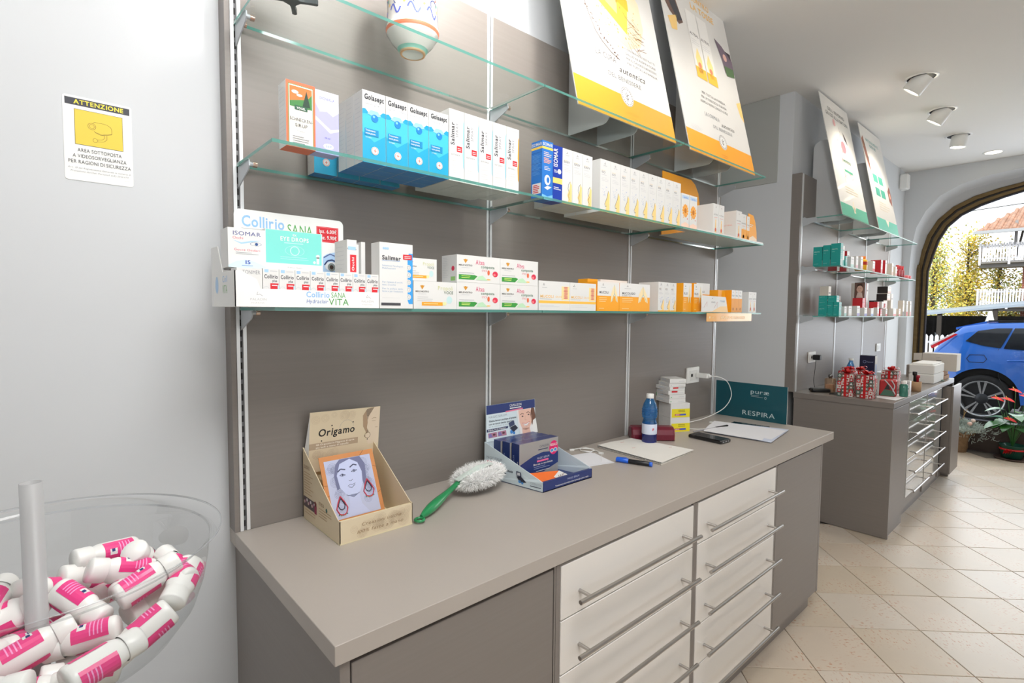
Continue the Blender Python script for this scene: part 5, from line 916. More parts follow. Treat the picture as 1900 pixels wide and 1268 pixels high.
for k in range(6500):
    th_ = math.acos(r.uniform(-1, 1)); ph_ = r.uniform(0, 2 * PI); nrm = (ax * math.cos(th_) + ay * math.sin(th_) * math.cos(ph_) + az * math.sin(th_) * math.sin(ph_) * 1.6).normalized()
    p = ctr + ax * (La * math.cos(th_)) * .95 + ay * (Lb * math.sin(th_) * math.cos(ph_)) * .95 + az * (Lc * math.sin(th_) * math.sin(ph_)) * .9
    if p.z < .003: continue
    tp = p + (nrm + Vector((r.uniform(-.9, .9), r.uniform(-.9, .9), r.uniform(-.5, .4)))) .normalized() * r.uniform(.010, .026); tp.z = max(tp.z, .002); sd = Vector((r.uniform(-1, 1), r.uniform(-1, 1), r.uniform(-1, 1))).normalized() * .0017
    if abs((p - c0 - ax * (p - c0).dot(ax)).dot(ay)) < .020 and (p - ctr).dot(az) > 0 and (p - c0).dot(ax) < axis.length * .78: continue
    m.add([p - sd, p + sd, tp], [(0, 1, 2)], FL)
m.build('fluff', t, kind='stuff')

# papers, cable, marker, notebook
PAP = mat('white_paper', (232, 233, 238), 0.7); PAPI = mat('blue_tinted_paper', (206, 214, 232), 0.7)
def sheet(mb, P, z, m_, curl=0.0, n=8, phase=0.0):
    a, b_, c_, d_ = [Vector((p[0], p[1], 0)) for p in P]; vs = []
    for i in range(n + 1):
        for j in range(n + 1):
            u, v = i / n, j / n; p = (a * (1 - u) + b_ * u) * (1 - v) + (d_ * (1 - u) + c_ * u) * v; vs.append((p.x, p.y, z + curl * (abs(math.sin(u * 2.6 + phase)) * .5 + max(0, u - .7) * 2.2 * (1 - v * .4)) * (0.4 + .6 * v)))
    mb.add(vs, [(i * (n + 1) + j, (i + 1) * (n + 1) + j, (i + 1) * (n + 1) + j + 1, i * (n + 1) + j + 1) for i in range(n) for j in range(n)], m_, True)
m = MB(); m.slab([(1.135, -.208, ZC), (1.335, -.257, ZC), (1.385, -.095, ZC), (1.20, -.055, ZC)], (0, 0, .0012), PAP); sheet(m, [(1.150, -.200), (1.330, -.250), (1.378, -.120), (1.21, -.07)], ZC + .0015, PAP, .003); m.tube([(1.30, -.22, ZC + .003), (1.325, -.20, ZC + .010), (1.34, -.185, ZC + .018)], .0006, I('w'), 5)
m.local('paper_sheets', (1.25, -.15, ZC), **cat('white folded papers beside the navy serum display', 'paper'))
t = empty('charging_cable', (1.36, -.05, ZC), **cat('short white coiled charging cable behind the white papers', 'cable'))
m = MB(); pts = [(1.352, -.018), (1.372, -.030), (1.392, -.036)] + [(1.392 + .030 * math.sin(a), -.066 + .032 * math.cos(a)) for a in [k * PI / 8 for k in range(0, 17)]] + [(1.410, -.070), (1.412, -.105), (1.402, -.130)]
m.tube([(x - 1.36, y + .05, .0035 + .001 * (i % 3)) for i, (x, y) in enumerate(pts)], .0022, WPLAS, 8); m.build('cord', t)
m = MB(); m.box((-.026, .026, .0), (-.006, .036, .007), WPLAS, rot=-.4); m.box((.034, -.098, 0), (.044, -.078, .007), WPLAS, rot=.3); m.build('plugs', t)
t = empty('marker_pen', (1.376, -.322, ZC), math.atan2(-.138, .046), **cat('blue and black marker pen lying on the counter', 'pen')); MB_ = mat('black_marker_body', (28, 28, 32), .35); MBB = mat('blue_marker_cap', (30, 100, 220), .3, coat=.3)
for nme, a, c, rr_, mm in (('cap', -.073, -.022, .0098, MBB), ('barrel', -.022, .062, .0092, MB_), ('end_plug', .062, .073, .0090, MBB)):
    m = MB(); m.tube([(a, 0, .0099), (a + .002, 0, .0099), (c - .001, 0, .0099), (c, 0, .0099)], [rr_ * .85, rr_, rr_, rr_ * .9], mm, 14); m.build(nme, t)
m = MB(); m.slab([(-.07, -.002, .019), (-.07, .002, .019), (-.03, .002, .0215), (-.03, -.002, .0215)], (0, 0, .0015), MBB); m.build('clip', t)
t = empty('spiral_notebook', (1.46, -.06, ZC), **cat('open white spiral notebook with curling pages on the counter', 'notebook'))
m = MB(); a, c, e, g = (0.012, 0.0), (.225, -.020), (.262, -.318), (-.008, -.340)
m.slab([(p[0], p[1], .0) for p in (a, g, e, c)][::-1], (0, 0, .004), mat('notebook_cover', (214, 210, 200), .6)); m.build('cover', t)
for k in range(3):
    m = MB(); sheet(m, [(a[0], a[1]), (g[0], g[1]), (e[0] + .004 * k, e[1] - .002 * k), (c[0] + .003 * k, c[1])][::1] if False else [(g[0], g[1]), (e[0] + .005 * k, e[1] - .003 * k), (c[0] + .004 * k, c[1]), (a[0], a[1])], .0045 + .0015 * k, mat('notebook_paper', (236, 234, 228), .7), .006 + .003 * k, 12, .3 * k)
    if k == 2:
        for u, v in ((.10, -.06), (.19, -.25), (.06, -.15)): m.tube([(u, v, .020), (u + .012, v - .006, .0205), (u + .022, v - .002, .020)], .0005, ink((200, 120, 110)), 4)
    m.build('page', t)
m = MB()
for k in range(46):
    s_ = (k + .5) / 46; x, y = a[0] + (g[0] - a[0]) * s_, a[1] + (g[1] - a[1]) * s_
    m.tube([(x + .0055 * math.cos(q_) - .001, y, .005 + .0055 * math.sin(q_)) for q_ in [j * PI / 5 for j in range(11)]], .0007, ink((96, 96, 100)), 4, cap=False)
m.build('wire_spiral', t)

# water bottle
t = empty('water_bottle', (1.708, -.172, ZC), **cat('small blue plastic water bottle with a white cap', 'bottle')); BLP = clear('blue_bottle_plastic', (150, 208, 242), 0.10, .03, .20, (60, 150, 225)); BLW = clear('blue_bottle_base', (12, 60, 190), 0.12, .03, .35, (8, 40, 150))
m = MB(); m.lathe([(.0001, .004), (.020, .004), (.028, 0), (.033, .006), (.034, .015), (.0335, .052)], BLW, n=28); m.lathe([(.0335, .052), (.0335, .100), (.029, .114), (.0285, .120), (.034, .132), (.0355, .150), (.034, .168), (.028, .190), (.018, .208), (.0135, .214), (.0135, .222)], BLP, n=28)
for z in (.126, .138, .150, .162): m.lathe([(.0362 if z > .13 else .0345, z), (.0368 if z > .13 else .0350, z + .002), (.0362 if z > .13 else .0345, z + .004)], BLP, n=28)
m.build('body', t)
m = MB(); m.lathe([(.0342, .050), (.0346, .051), (.0346, .096), (.0342, .097)], mat('bottle_label_white', (214, 222, 240), .4), n=28); F = Face(m, Vector((1, 0, 0)) and Vector((-.030, -.0195, .05)), Vector((.84, -.54, 0)), (0, 0, 1)); 
for q_, s_, wd in ((.018, 'F', .009),): F.k = 10; F.text(s_, .018, q_, .011, I('red'), True, 'c', wd)
m.build('label_sleeve', t)
m = MB(); m.lathe([(.0165, .214), (.0172, .216), (.0172, .232), (.016, .2345), (0, .2345)], WPLAS, n=24); m.build('cap', t)

# spectacle case, medicine boxes
m = MB(); BG = mat('burgundy_leather', (110, 22, 44), .4, coat=.2, noise=.08, scale=60, bump=.3); GT = mat('pale_stitching', (206, 170, 140), .6)
L_ = .205; sec = [(-.048, .006), (-.042, 0), (.042, 0), (.048, .006), (.050, .030), (.042, .052), (.022, .062), (-.022, .062), (-.042, .052), (-.050, .030)]; n_ = len(sec); st = [(-.103, .80), (-.098, .96), (-.09, 1), (.09, 1), (.098, .96), (.103, .80)]; vs = []
for x, k in st:
    for y, z in sec: vs.append((x, y * k, .031 + (z - .031) * k))
m.add(vs, [(i * n_ + j, i * n_ + (j + 1) % n_, (i + 1) * n_ + (j + 1) % n_, (i + 1) * n_ + j) for i in range(len(st) - 1) for j in range(n_)], BG, False); m.add(vs[:n_], [tuple(range(n_ - 1, -1, -1))], BG); m.add(vs[-n_:], [tuple(range(n_))], BG)
o = m.build('spectacle_case', None, (1.802, -.122, ZC), math.atan2(-.140, .150), **cat('burgundy spectacle case lying behind the blue water bottle', 'case'))
m = MB(); m.tube([(.099, y * .98, .031 + (z - .031) * .98) for y, z in sec + sec[:1]], .0012, GT, 5); m.build('stitched_rim', o); m = MB(); F = Face(m, (.1032, -.03, .0), (0, 1, 0), (0, 0, 1)); F.bars(.008, .036, .05, 3, .008, GT, .0015); m.build('gilt_print', o)
YLW = ink((238, 222, 40))
def p_med(F, w, h): F.rect(w * .06, h * .03, w, h * .62, YLW); F.up().bars(w * .4, h * .50, w * .8, 2, h * .10, ink((140, 130, 40)), .003, 5); F.rect(w * .22, h * .15, w * .50, h * .27, ink((200, 60, 90))); F.rect(w * .50, h * .15, w * .80, h * .27, ink((70, 90, 200))); F.up().text('MED', w * .36, h * .17, .005, I('w'), True, 'c', w * .2)
def s_med(S, d, h): textlines(S, d * .5, h)
MW = cW; A_ = math.radians(-27)
cx, cy = 1.985, -.112
def mbox(u0, w, d, z, h, label, pr, sp, da=0.0, off=0.0, grp='stacked medicine boxes', body=None):
    an = A_ + da; ux, uy = math.cos(an), math.sin(an); x = cx + ux * (u0 + w / 2) - uy * off; y = cy + uy * (u0 + w / 2) + ux * off
    m = MB(); m.bbox((-w / 2, 0, 0), (w / 2, d, h), body or MW, .0008); F = Face(m, (-w / 2, 0, 0), (1, 0, 0), (0, 0, 1)); pr and pr(F, w, h); S = Face(m, (-w / 2, d, 0), (0, -1, 0), (0, 0, 1)); sp and sp(S, d, h)
    return m.build('medicine_box', None, (x, y, z), an, **cat(label, 'box', grp))
mbox(0, .112, .115, ZC, .0740, 'white and yellow medicine box at the bottom of the stack', p_med, s_med)
mbox(0, .110, .115, ZC + .0745, .0740, 'white and yellow medicine box, second from the bottom of the stack', p_med, s_med)
zz = ZC + .149; r = random.Random(5)
for k, (h_, lb, col) in enumerate(((.022, 'flat green-ended medicine box on the yellow boxes', (120, 200, 140)), (.021, 'flat green-ended medicine box, second of the thin ones', (100, 190, 120)), (.021, 'thin white medicine box with a red corner, third of the thin ones', (204, 40, 50)), (.018, 'thin white medicine box with a red edge, fourth of the thin ones', (204, 40, 50)), (.019, 'thin silvery medicine box, second from the top', (190, 190, 196)), (.021, 'thin white medicine box on top of the stack', (225, 225, 225)))):
    def pf_(F, w, h, col=col, k=k): (F.rect(w * .2, h * .5, w * .55, h * .9, ink(col)) if k in (2, 3) else F.rect(w * .08, h * .3, w * .14, h * .5, ink(col))); F.rect(w * .55, h * .35, w * .9, h * .45, I('lgrey'))
    def sf_(S, d, h, col=col, k=k): (S.rect(0, h * .1, d * .12, h * .9, ink(col)) if k < 2 else None); S.rect(d * .2, h * .3, d * .75, h * .38, I('lgrey')); S.rect(d * .2, h * .6, d * .6, h * .66, I('sky'))
    mbox(-.012 + r.uniform(0, .008), .098 - .002 * k, .130 - .004 * k, zz, h_, lb, pf_, sf_, r.uniform(-.10, .12), r.uniform(0, .006)); zz += h_ + .0005

# wall sockets, charger and cable
def socket(x, z, w, h, y, label, extra=True):
    t = empty('wall_socket', (x, y, z), **cat(label, 'socket')); m = MB(); m.bbox((-w / 2, -.009, -h / 2), (w / 2, 0, h / 2), WPLAS, .002); m.build('cover_plate', t)
    m = MB(); m.box((-w * .3, -.0115, -h * .3), (w * .3, -.009, h * .3), mat('socket_insert', (226, 226, 222), .4)); m.box((-w * .22, -.0122, -.008), (-w * .08, -.0115, .008), DARK) if extra else m.box((-w * .04, -.0122, -h * .2), (w * .04, -.0115, h * .2), I('lgrey')); m.build('insert', t)
    return t
socket(2.385, 1.155, .132, .090, 0.0, 'white wall socket with a charger plugged in above the near counter')
m = MB(); m.bbox((2.405, -.082, 1.140), (2.440, -.013, 1.166), WPLAS, .003); m.bbox((2.411, -.094, 1.146), (2.434, -.082, 1.160), WPLAS, .002); m.local('phone_charger', (2.42, -.013, 1.153), **cat('white plug-in charger in the near wall socket', 'charger'))
def smooth(P, n=6):
    P = [Vector(p) for p in P]; o = []
    for i in range(len(P) - 1):
        p0, p1, p2, p3 = P[max(i - 1, 0)], P[i], P[i + 1], P[min(i + 2, len(P) - 1)]
        for k in range(n):
            t_ = k / n; o.append(.5 * ((2 * p1) + (p2 - p0) * t_ + (2 * p0 - 5 * p1 + 4 * p2 - p3) * t_ ** 2 + (-p0 + 3 * p1 - 3 * p2 + p3) * t_ ** 3))
    return o + [P[-1]]
t = empty('charger_cable', (2.42, -.1, 1.15), **cat('long white cable hanging from the charger onto the counter', 'cable'))
m = MB(); m.tube([p - Vector((2.42, -.1, 1.15)) for p in smooth([(2.4225, -.094, 1.153), (2.44, -.125, 1.153), (2.53, -.13, 1.125), (2.585, -.13, 1.080), (2.60, -.13, 1.022), (2.53, -.13, .972), (2.43, -.12, .944), (2.33, -.09, .920), (2.24, -.05, .905), (2.165, -.070, .9035), (2.140, -.130, .9035), (2.17, -.175, .9035), (2.235, -.190, .9035), (2.31, -.170, .904), (2.375, -.150, .9045), (2.378, -.135, .905)])], .0023, WPLAS, 8); m.build('cord', t)
m = MB(); m.box((-.049, -.042, -.2495), (-.035, -.020, -.2425), WPLAS); m.build('plug', t)
# power bank, papers, pen, dark phone
m = MB(); PBK = mat('black_gloss_plastic', (18, 18, 20), .25, coat=.4); P = [(1.955, -.232), (1.945, -.398), (2.028, -.404), (2.066, -.222)]
m.bbox((-.042, -.088, 0), (.042, .088, .017), PBK, .004); F = Face(m, (-.042, -.0883, 0), (1, 0, 0), (0, 0, 1)); F.rect(.012, .006, .026, .011, I('grey')); F.rect(.034, .006, .048, .011, I('grey')); F.rect(.056, .006, .068, .011, I('grey')); F2 = Face(m, (-.03, .055, .0173), (1, 0, 0), (0, 1, 0)); F2.disc(.03, .01, .016, mat('dark_gloss_disc', (60, 60, 66), .1), 18)
m.build('power_bank', None, (2.0, -.313, ZC), -.08, **cat('black power bank lying in front of the loose papers', 'power bank'))
m = MB(); PP = [(2.155, -.540), (2.501, -.490), (2.400, -.175), (2.130, -.225)]
m.slab([(2.165, -.53, ZC), (2.495, -.480, ZC), (2.395, -.185, ZC), (2.142, -.228, ZC)], (0, 0, .002), PAPI); sheet(m, [(2.16, -.52), (2.44, -.50), (2.37, -.18), (2.14, -.215)], ZC + .0035, PAP, .022, 10); sheet(m, PP, ZC + .0028, PAPI, .016, 10, .5); sheet(m, [(2.15, -.50), (2.40, -.44), (2.35, -.16), (2.12, -.22)], ZC + .006, PAP, .026, 10, .2)
m.local('loose_papers', (2.3, -.35, ZC), **cat('pile of loose white papers near the teal sign', 'paper'))
m = MB(); m.tube([(2.075, -.190, .9065), (2.20, -.232, .914), (2.262, -.252, .918)], [.003, .0042, .0042], mat('clear_grey_pen', (150, 150, 156), .3), 8); m.tube([(2.215, -.237, .9155), (2.285, -.260, .920), (2.295, -.263, .920)], [.0050, .0050, .003], BLACK, 8); m.local('ballpoint_pen', (2.2, -.23, .91), **cat('ballpoint pen with a black cap lying on the loose papers', 'pen'))
m = MB(); m.bbox((-.036, -.095, 0), (.036, .095, .008), PBK, .002); m.build('smartphone', None, (2.452, -.305, ZC), .08, **cat('dark flat phone lying between the papers and teal sign', 'phone'))
# teal sign
t = empty('teal_sign', (2.652, -.012, ZC), **cat('dark teal rectangular sign standing at the end of the counter', 'sign'))
m = MB(); TEA = mat('dark_teal_print', (10, 78, 90), .35, coat=.3); m.box((0, -.408, 0), (.004, 0, .206), TEA, faces=dict(right=CARD, back=CARD, front=CARD)); F = Face(m, (0, 0, 0), (0, -1, 0), (0, 0, 1)); pl = ink((198, 214, 216))
F.text('puræ', .205, .150, .0235, pl, False, 'l', .105); F.rect(.210, .139, .255, .1405, pl); F.rect(.210, .132, .278, .1332, pl); F.ring(.291, .131, .0058, .0014, pl, 12, ry=.0075); F.text('RESPIRA', .160, .022, .026, pl, False, 'l', .185); m.build('printed_board', t)
m = MB(); m.box((.004, -.404, 0), (.007, -.400, .10), CARD); m.slab([(.004, -.40, .0), (.007, -.30, 0), (.004, -.30, .1)], (.001, 0, 0), CARD); m.build('back_strut', t)

# ---------------------------------------------------------------- acrylic bowl of pill bottles
BC = Vector((-0.392, -0.668, 0)); BZ = 1.205
t = empty('acrylic_bowl', (BC.x, BC.y, 0.0), **cat('large clear acrylic bowl on a pole filled with pill bottles', 'bowl'))
prof = [(.0135, 1.016), (.06, 1.020), (.110, 1.042), (.150, 1.070), (.172, 1.100), (.182, 1.130), (.188, 1.165), (.190, 1.190), (.196, 1.199), (.204, 1.203)]
m = MB(); m.lathe(prof, ACRY, n=64); m.lathe([(.2035, 1.2030), (.2050, 1.2036), (.2050, 1.2050), (.2035, 1.2050)], ACRYR, n=96); m.lathe([(.1890, 1.190), (.1896, 1.1915), (.1902, 1.193)], ACRYR, n=96); m.build('bowl_shell', t)
m = MB(); TUB = clear('frosted_tube', (236, 238, 240), .03, .3, .55, (216, 216, 216)); m.lathe([(.0115, .02), (.0115, 1.290), (.0100, 1.290), (.0100, 1.0)], TUB, n=24); m.build('pole', t)
m = MB(); m.lathe([(0, .016), (.16, .014), (.165, .008), (.165, 0), (0, 0)], ACRYR, n=40); m.build('base_plate', t)
PIN = mat('pink_label', (232, 62, 136), .4, coat=.2); PIN2 = mat('pale_pink_label_print', (244, 160, 210), .5)
def bottle_mesh():
    m = MB(); pr = [(0, 0), (.0165, 0), (.0186, .003), (.0190, .008), (.0190, .048), (.0172, .053), (.0158, .056), (.0158, .059)]
    m.lathe(pr, WPLAS, n=20, sy=.78); b_ = m
    m2 = MB(); m2.lathe([(.0166, .057), (.0172, .058), (.0172, .075), (.0160, .0775), (0, .0775)], WPLAS, n=20, sy=.86)
    m3 = MB()
    for s0 in (0, PI):
        for j in range(8):
            a0 = s0 - 1.1 + 2.2 * j / 8; a1 = a0 + 2.2 / 8; g_ = lambda a, z: (.0193 * math.cos(a), .0193 * .785 * math.sin(a), z)
            m3.add([g_(a0, .008), g_(a1, .008), g_(a1, .046), g_(a0, .046)], [(0, 1, 2, 3)], PIN, True)
            if 1 <= j < 7:
                h_ = lambda a, z: (.0196 * math.cos(a), .0196 * .79 * math.sin(a), z)
                for z in (.014, .018, .022, .026): m3.add([h_(a0, z), h_(a1, z), h_(a1, z + .0014), h_(a0, z + .0014)], [(0, 1, 2, 3)], PIN2, True)
                if j in (3, 4) and s0 == 0: m3.add([h_(a0, .031), h_(a1, .031), h_(a1, .040), h_(a0, .040)], [(0, 1, 2, 3)], I('w'), True)
                if j == 4 and s0 == 0: m3.add([(.0199 * math.cos(q), .0199 * .79 * math.sin(q), z) for q, z in ((a0, .034), (a1, .034), (a1, .038), (a0, .038))], [(0, 1, 2, 3)], I('navy'))
    return [('body', b_.mesh('body')), ('cap', m2.mesh('cap')), ('label_wrap', m3.mesh('label_wrap'))]
BM = bottle_mesh()
PB_ = [((-0.351, -0.590, 1.150), (-0.300, -0.575, 1.145), .3), ((-0.288, -0.640, 1.162), (-0.270, -0.600, 1.120), .8), ((-0.338, -0.645, 1.152), (-0.285, -0.640, 1.132), 1.2), ((-0.330, -0.700, 1.105), (-0.370, -0.645, 1.135), 1.4),
 ((-0.243, -0.674, 1.145), (-0.312, -0.692, 1.122), 1.5), ((-0.256, -0.718, 1.108), (-0.220, -0.655, 1.130), 2.6), ((-0.325, -0.745, 1.072), (-0.259, -0.730, 1.105), 2.1), ((-0.385, -0.700, 1.088), (-0.310, -0.722, 1.098), 1.2),
 ((-0.358, -0.700, 1.108), (-0.425, -0.715, 1.090), 1.5), ((-0.390, -0.742, 1.075), (-0.325, -0.745, 1.060), 1.0), ((-0.422, -0.591, 1.140), (-0.440, -0.658, 1.130), 1.5), ((-0.385, -0.655, 1.133), (-0.440, -0.645, 1.112), 1.0),
 ((-0.410, -0.625, 1.140), (-0.371, -0.600, 1.120), .4), ((-0.365, -0.605, 1.135), (-0.318, -0.590, 1.120), 2.4), ((-0.250, -0.620, 1.138), (-0.232, -0.680, 1.120), 1.3), ((-0.262, -0.605, 1.128), (-0.300, -0.655, 1.118), .2),
 ((-0.440, -0.575, 1.130), (-0.400, -0.630, 1.112), 1.8), ((-0.440, -0.690, 1.095), (-0.375, -0.640, 1.085), .7), ((-0.372, -0.700, 1.055), (-0.320, -0.700, 1.062), 1.1), ((-0.300, -0.675, 1.088), (-0.245, -0.640, 1.100), 2.0),
 ((-0.455, -0.690, 1.070), (-0.405, -0.715, 1.052), .9), ((-0.350, -0.625, 1.100), (-0.300, -0.600, 1.100), .1), ((-0.415, -0.640, 1.085), (-0.355, -0.660, 1.085), 2.2), ((-0.480, -0.640, 1.110), (-0.450, -0.600, 1.100), .5),
 ((-0.470, -0.740, 1.095), (-0.440, -0.690, 1.075), .5), ((-0.360, -0.775, 1.078), (-0.420, -0.760, 1.070), 1.7), ((-0.490, -0.700, 1.120), (-0.455, -0.740, 1.110), 1.7), ((-0.300, -0.780, 1.105), (-0.350, -0.800, 1.100), .3), ((-0.400, -0.800, 1.105), (-0.450, -0.780, 1.100), .3)]
PL = ['leaning at the back, label to the front', 'with its round base end facing forward', 'cap end up in the middle of the pile', 'upside down with a broad pink label', 'lying flat with a large pink label upwards', 'upright against the right wall of the bowl', 'lying along the lower right wall of the bowl', 'lying flat left of the lowest right one', 'under the rim at the left front', 'at the very bottom of the frame',
 'at the far left edge with a curved label', 'cap towards the camera left of the pole', 'behind the pole', 'right behind the pole, mostly hidden', 'at the right rear under the rim', 'rear right, plain side up']
DESC = ['in the lower middle', 'at the lower right, cap inwards', 'at the lower left edge', 'beneath the back row', 'under the central bottles', 'at the far left under the rim', 'at the bottom left corner', 'in the left foreground below the rim', 'left of the pole under the rim', 'in the front below the frame', 'in the left front below the frame', 'low down beside the front wall', 'against the front wall']
for k, (a, c, roll) in enumerate(PB_):
    a = Vector(a); c = Vector(c); d = (a - c).normalized(); base = a - d * .0755
    o = empty('pill_bottle', base); q_ = d.to_track_quat('Z', 'Y'); o.rotation_mode = 'QUATERNION'; from mathutils import Quaternion
    o.rotation_quaternion = q_ @ Quaternion((0, 0, 1), roll)
    if k < len(PL): o['label'] = 'white pill bottle ' + PL[k]
    else: o['label'] = 'white pill bottle half buried ' + DESC[k - len(PL)]
    o['category'] = 'pill bottle'; o['group'] = 'pill bottles in the bowl'
    for nme, me in BM: p = bpy.data.objects.new(nme, me); COL.objects.link(p); p.parent = o
# ---------------------------------------------------------------- far unit: posters, shelves, counter goods
def art3(F, w, L):
    F.rect(0, 0, w, .10, ink((90, 178, 150))); F.up(); F.poly([(w * .5 - .02, .05), (w * .5 + .02, .05), (w * .5 + .01, .14), (w * .5 - .01, .14)], ink((240, 226, 200))); F.poly([(w * .42, .10), (w * .58, .10), (w * .5, .055)], ink((240, 232, 214)))
    F.text('DELL INVERNO', w * .5, L - .105, .028, ink((60, 62, 66)), False, 'c', w * .6); F.text('GRAZIE ALLA NATURA', w * .5, L - .15, .028, ink((60, 62, 66)), False, 'c', w * .8)
    r = random.Random(8)
    for k in range(26):
        a = r.uniform(0, 6.3); u, v = w * .52 + r.uniform(-.08, .08), L * .52 + r.uniform(-.16, .16); F.line([(u, v), (u + .05 * math.cos(a), v + .06 * math.sin(a)), (u + .07 * math.cos(a + .6), v + .09 * math.sin(a + .6))], .003, ink(((196, 80, 90), (110, 70, 80), (230, 130, 130))[k % 3]))
    F.up(); F.rect(w * .42, L * .42, w * .72, L * .56, ink((240, 236, 226))); F.rect(w * .42, L * .48, w * .72, L * .51, ink((70, 160, 130))); F.rect(w * .42, L * .40, w * .72, L * .42, ink((70, 160, 130))); F.up().disc(w * .55, L * .62, .05, ink((216, 110, 120)), 12); F.poly([(w * .62, L * .76), (w * .70, L * .72), (w * .74, L * .66), (w * .64, L * .70)], ink((70, 60, 70))); F.disc(w * .35, L * .80, .03, ink((226, 170, 170)), 8)
    F.bars(w * .3, .24, w * .8, 3, .02, ink((220, 206, 180)), .006)
def art4(F, w, L):
    F.rect(0, 0, w, .11, ink((100, 190, 170))); F.up(); F.poly([(w * .42, .11), (w * .58, .11), (w * .5, .05)], ink((240, 232, 214)))
    F.text('NATURALMENTE', w * .5, L - .13, .026, ink((80, 150, 150)), False, 'c', w * .6); F.text('BENE', w * .5, L - .17, .024, ink((80, 150, 150)), False, 'c', w * .3); F.poly([(0, L - .14), (.06, L - .10), (.09, L - .20), (.12, L - .34), (.10, L - .42), (.05, L - .32), (.02, L - .22)], ink((170, 110, 90))); F.disc(.05, L - .18, .03, ink((226, 180, 150)), 8); F.poly([(.07, L - .26), (.12, L - .28), (.11, L - .4)], ink((60, 80, 60)))
    for u in (.14, .30): F.rect(u, L * .34, u + .13, L * .64, ink((236, 230, 216))); F.up().rect(u, L * .47, u + .13, L * .55, ink((70, 160, 140))); F.rect(u, L * .34, u + .13, L * .42, ink((70, 160, 140))); F.text('SERENA', u + .065, L * .58, .013, ink((80, 80, 84)), False, 'c', .09)
    F.poly([(w - .10, L * .44), (w - .02, L * .50), (w, L * .40), (w - .03, L * .30), (w - .09, L * .34)], ink((150, 90, 80))); F.up().disc(w - .05, L * .40, .03, ink((226, 170, 150)), 8); F.bars(w * .25, .26, w * .8, 4, .022, ink((220, 206, 180)), .005)
poster(3.878, .630, -.290, Y3 + .0008, .93, (4.11, 4.30), 'tall white poster with a green foot band, left on the far top shelf', art3, group='posters on the far top shelf', wk=.68, dz=.965, dy=.20)
poster(4.800, .640, -.290, Y3 + .0008, .93, (5.03, 5.22), 'tall white poster with a green foot band, right on the far top shelf', art4, group='posters on the far top shelf', wk=.68, dy=.20)
def far(x, w, y, d, z, h, body, label, pr=None, left=None, grp=None, name='carton', sp=None): return carton(x, x + w, y, d, z, h, body, label, group=grp, pr=pr, left=left, name=name, side_pr=sp)
def s_teal(S, d, h): S.text('AMAVITA', d * .1, h * .72, h * .05, ink((190, 230, 226)), True, 'l', d * .6); S.rect(d * .1, h * .62, d * .4, h * .635, ink((150, 210, 206))); S.rect(d * .1, h * .12, d * .6, h * .14, ink((120, 200, 196)))
def p_w(cl):
    def f(F, w, h): F.rect(w * .1, h * .75, w * .8, h * .80, I('grey')); F.rect(0, 0, w, h * .3, ink(cl)); F.bars(w * .1, h * .6, w * .9, 3, h * .07, I('lgrey'), .0015)
    return f
YZ = Y2 + .0008; g = 'cartons on the far middle shelf'
for k, (y, d, h) in enumerate(((-.170, .060, .142), (-.222, .048, .150), (-.288, .062, .158))): far(3.872, .050, y, d, YZ, h, cTeal, 'teal carton at the near end of the far middle shelf, %s' % ['rearmost', 'middle of three', 'foremost'][k], p_w((200, 225, 222)), None, g, sp=s_teal)
far(3.932, .040, -.284, .060, YZ, .145, cW, 'white carton with a teal foot beside the teal ones', p_w((60, 180, 170)), cTeal, g)
far(3.985, .040, -.288, .045, YZ, .075, cTeal, 'low teal carton on the far middle shelf', p_w((60, 180, 170)), None, g)
L = [(4.10, .075, .050, .080, cW, (190, 226, 220), 'low white carton with a pale green foot on far middle shelf'), (4.225, .05, .03, .092, cW, (236, 190, 200), 'white carton with a pink foot on far middle shelf'), (4.34, .055, .035, .098, cW, (226, 200, 206), 'white carton with a grey pink foot on far middle shelf')]
for x, w, d, h, bd, cl, lb in L: far(x, w, -.290, d, YZ, h, bd, lb, p_w(cl), None, g)
m = MB(); YP = mat('yellow_bottle', (246, 186, 30), .3, coat=.4); m.lathe([(0, 0), (.040, .001), (.043, .008), (.043, .080), (.030, .092), (.026, .094)], YP, n=20); m.lathe([(.029, .090), (.030, .092), (.030, .114), (0, .116)], ink((240, 130, 30)), n=20); m.lathe([(.0435, .045), (.0438, .046), (.0438, .070), (.0435, .071)], ink((190, 50, 30)), n=20); m.build('syrup_bottle', None, (4.52, -.245, YZ), 0, **cat('yellow bottle with an orange cap on the far middle shelf', 'bottle'))
for k, (x, y, h) in enumerate(((4.37, -.12, .165), (4.50, -.15, .165))): far(x, .06, y, .065, YZ, h, cW, 'tall red-sided carton behind the yellow bottle, %s' % ['left', 'right'][k], p_w((230, 230, 230)), cRed, g)
for k, (x, w, d, h, bd, lf, cl) in enumerate(((4.655, .06, .040, .085, cW, None, (210, 50, 60)), (4.89, .05, .075, .112, cW, cRed, (226, 150, 160)), (5.02, .05, .055, .118, cW, cRed, (240, 236, 232)), (5.235, .05, .05, .105, cCream, None, (226, 190, 170)), (5.36, .05, .045, .085, cCream, None, (230, 150, 150)))):
    far(x, w, -.292, d, YZ, h, bd, 'red or cream beauty carton on the far middle shelf, %s right of the yellow bottle' % ORD[k], p_w(cl), lf, g)
for k in range(3):
    m = MB(); m.lathe([(0, 0), (.022, .001), (.022, .070), (.012, .074), (.012, .078)], clear('pink_clear_jar', (246, 190, 196), .1, .05, .35, (236, 110, 120)), n=16); m.lathe([(.013, .078), (.013, .112), (0, .113)], ink((206, 40, 54)), n=16)
    m.build('cosmetic_bottle', None, (5.56 + .085 * k, -.262, YZ), 0, **cat('slim pink cosmetic bottle with a red cap, %s at the window end' % ORD[k], 'bottle', 'slim pink cosmetic bottles'))
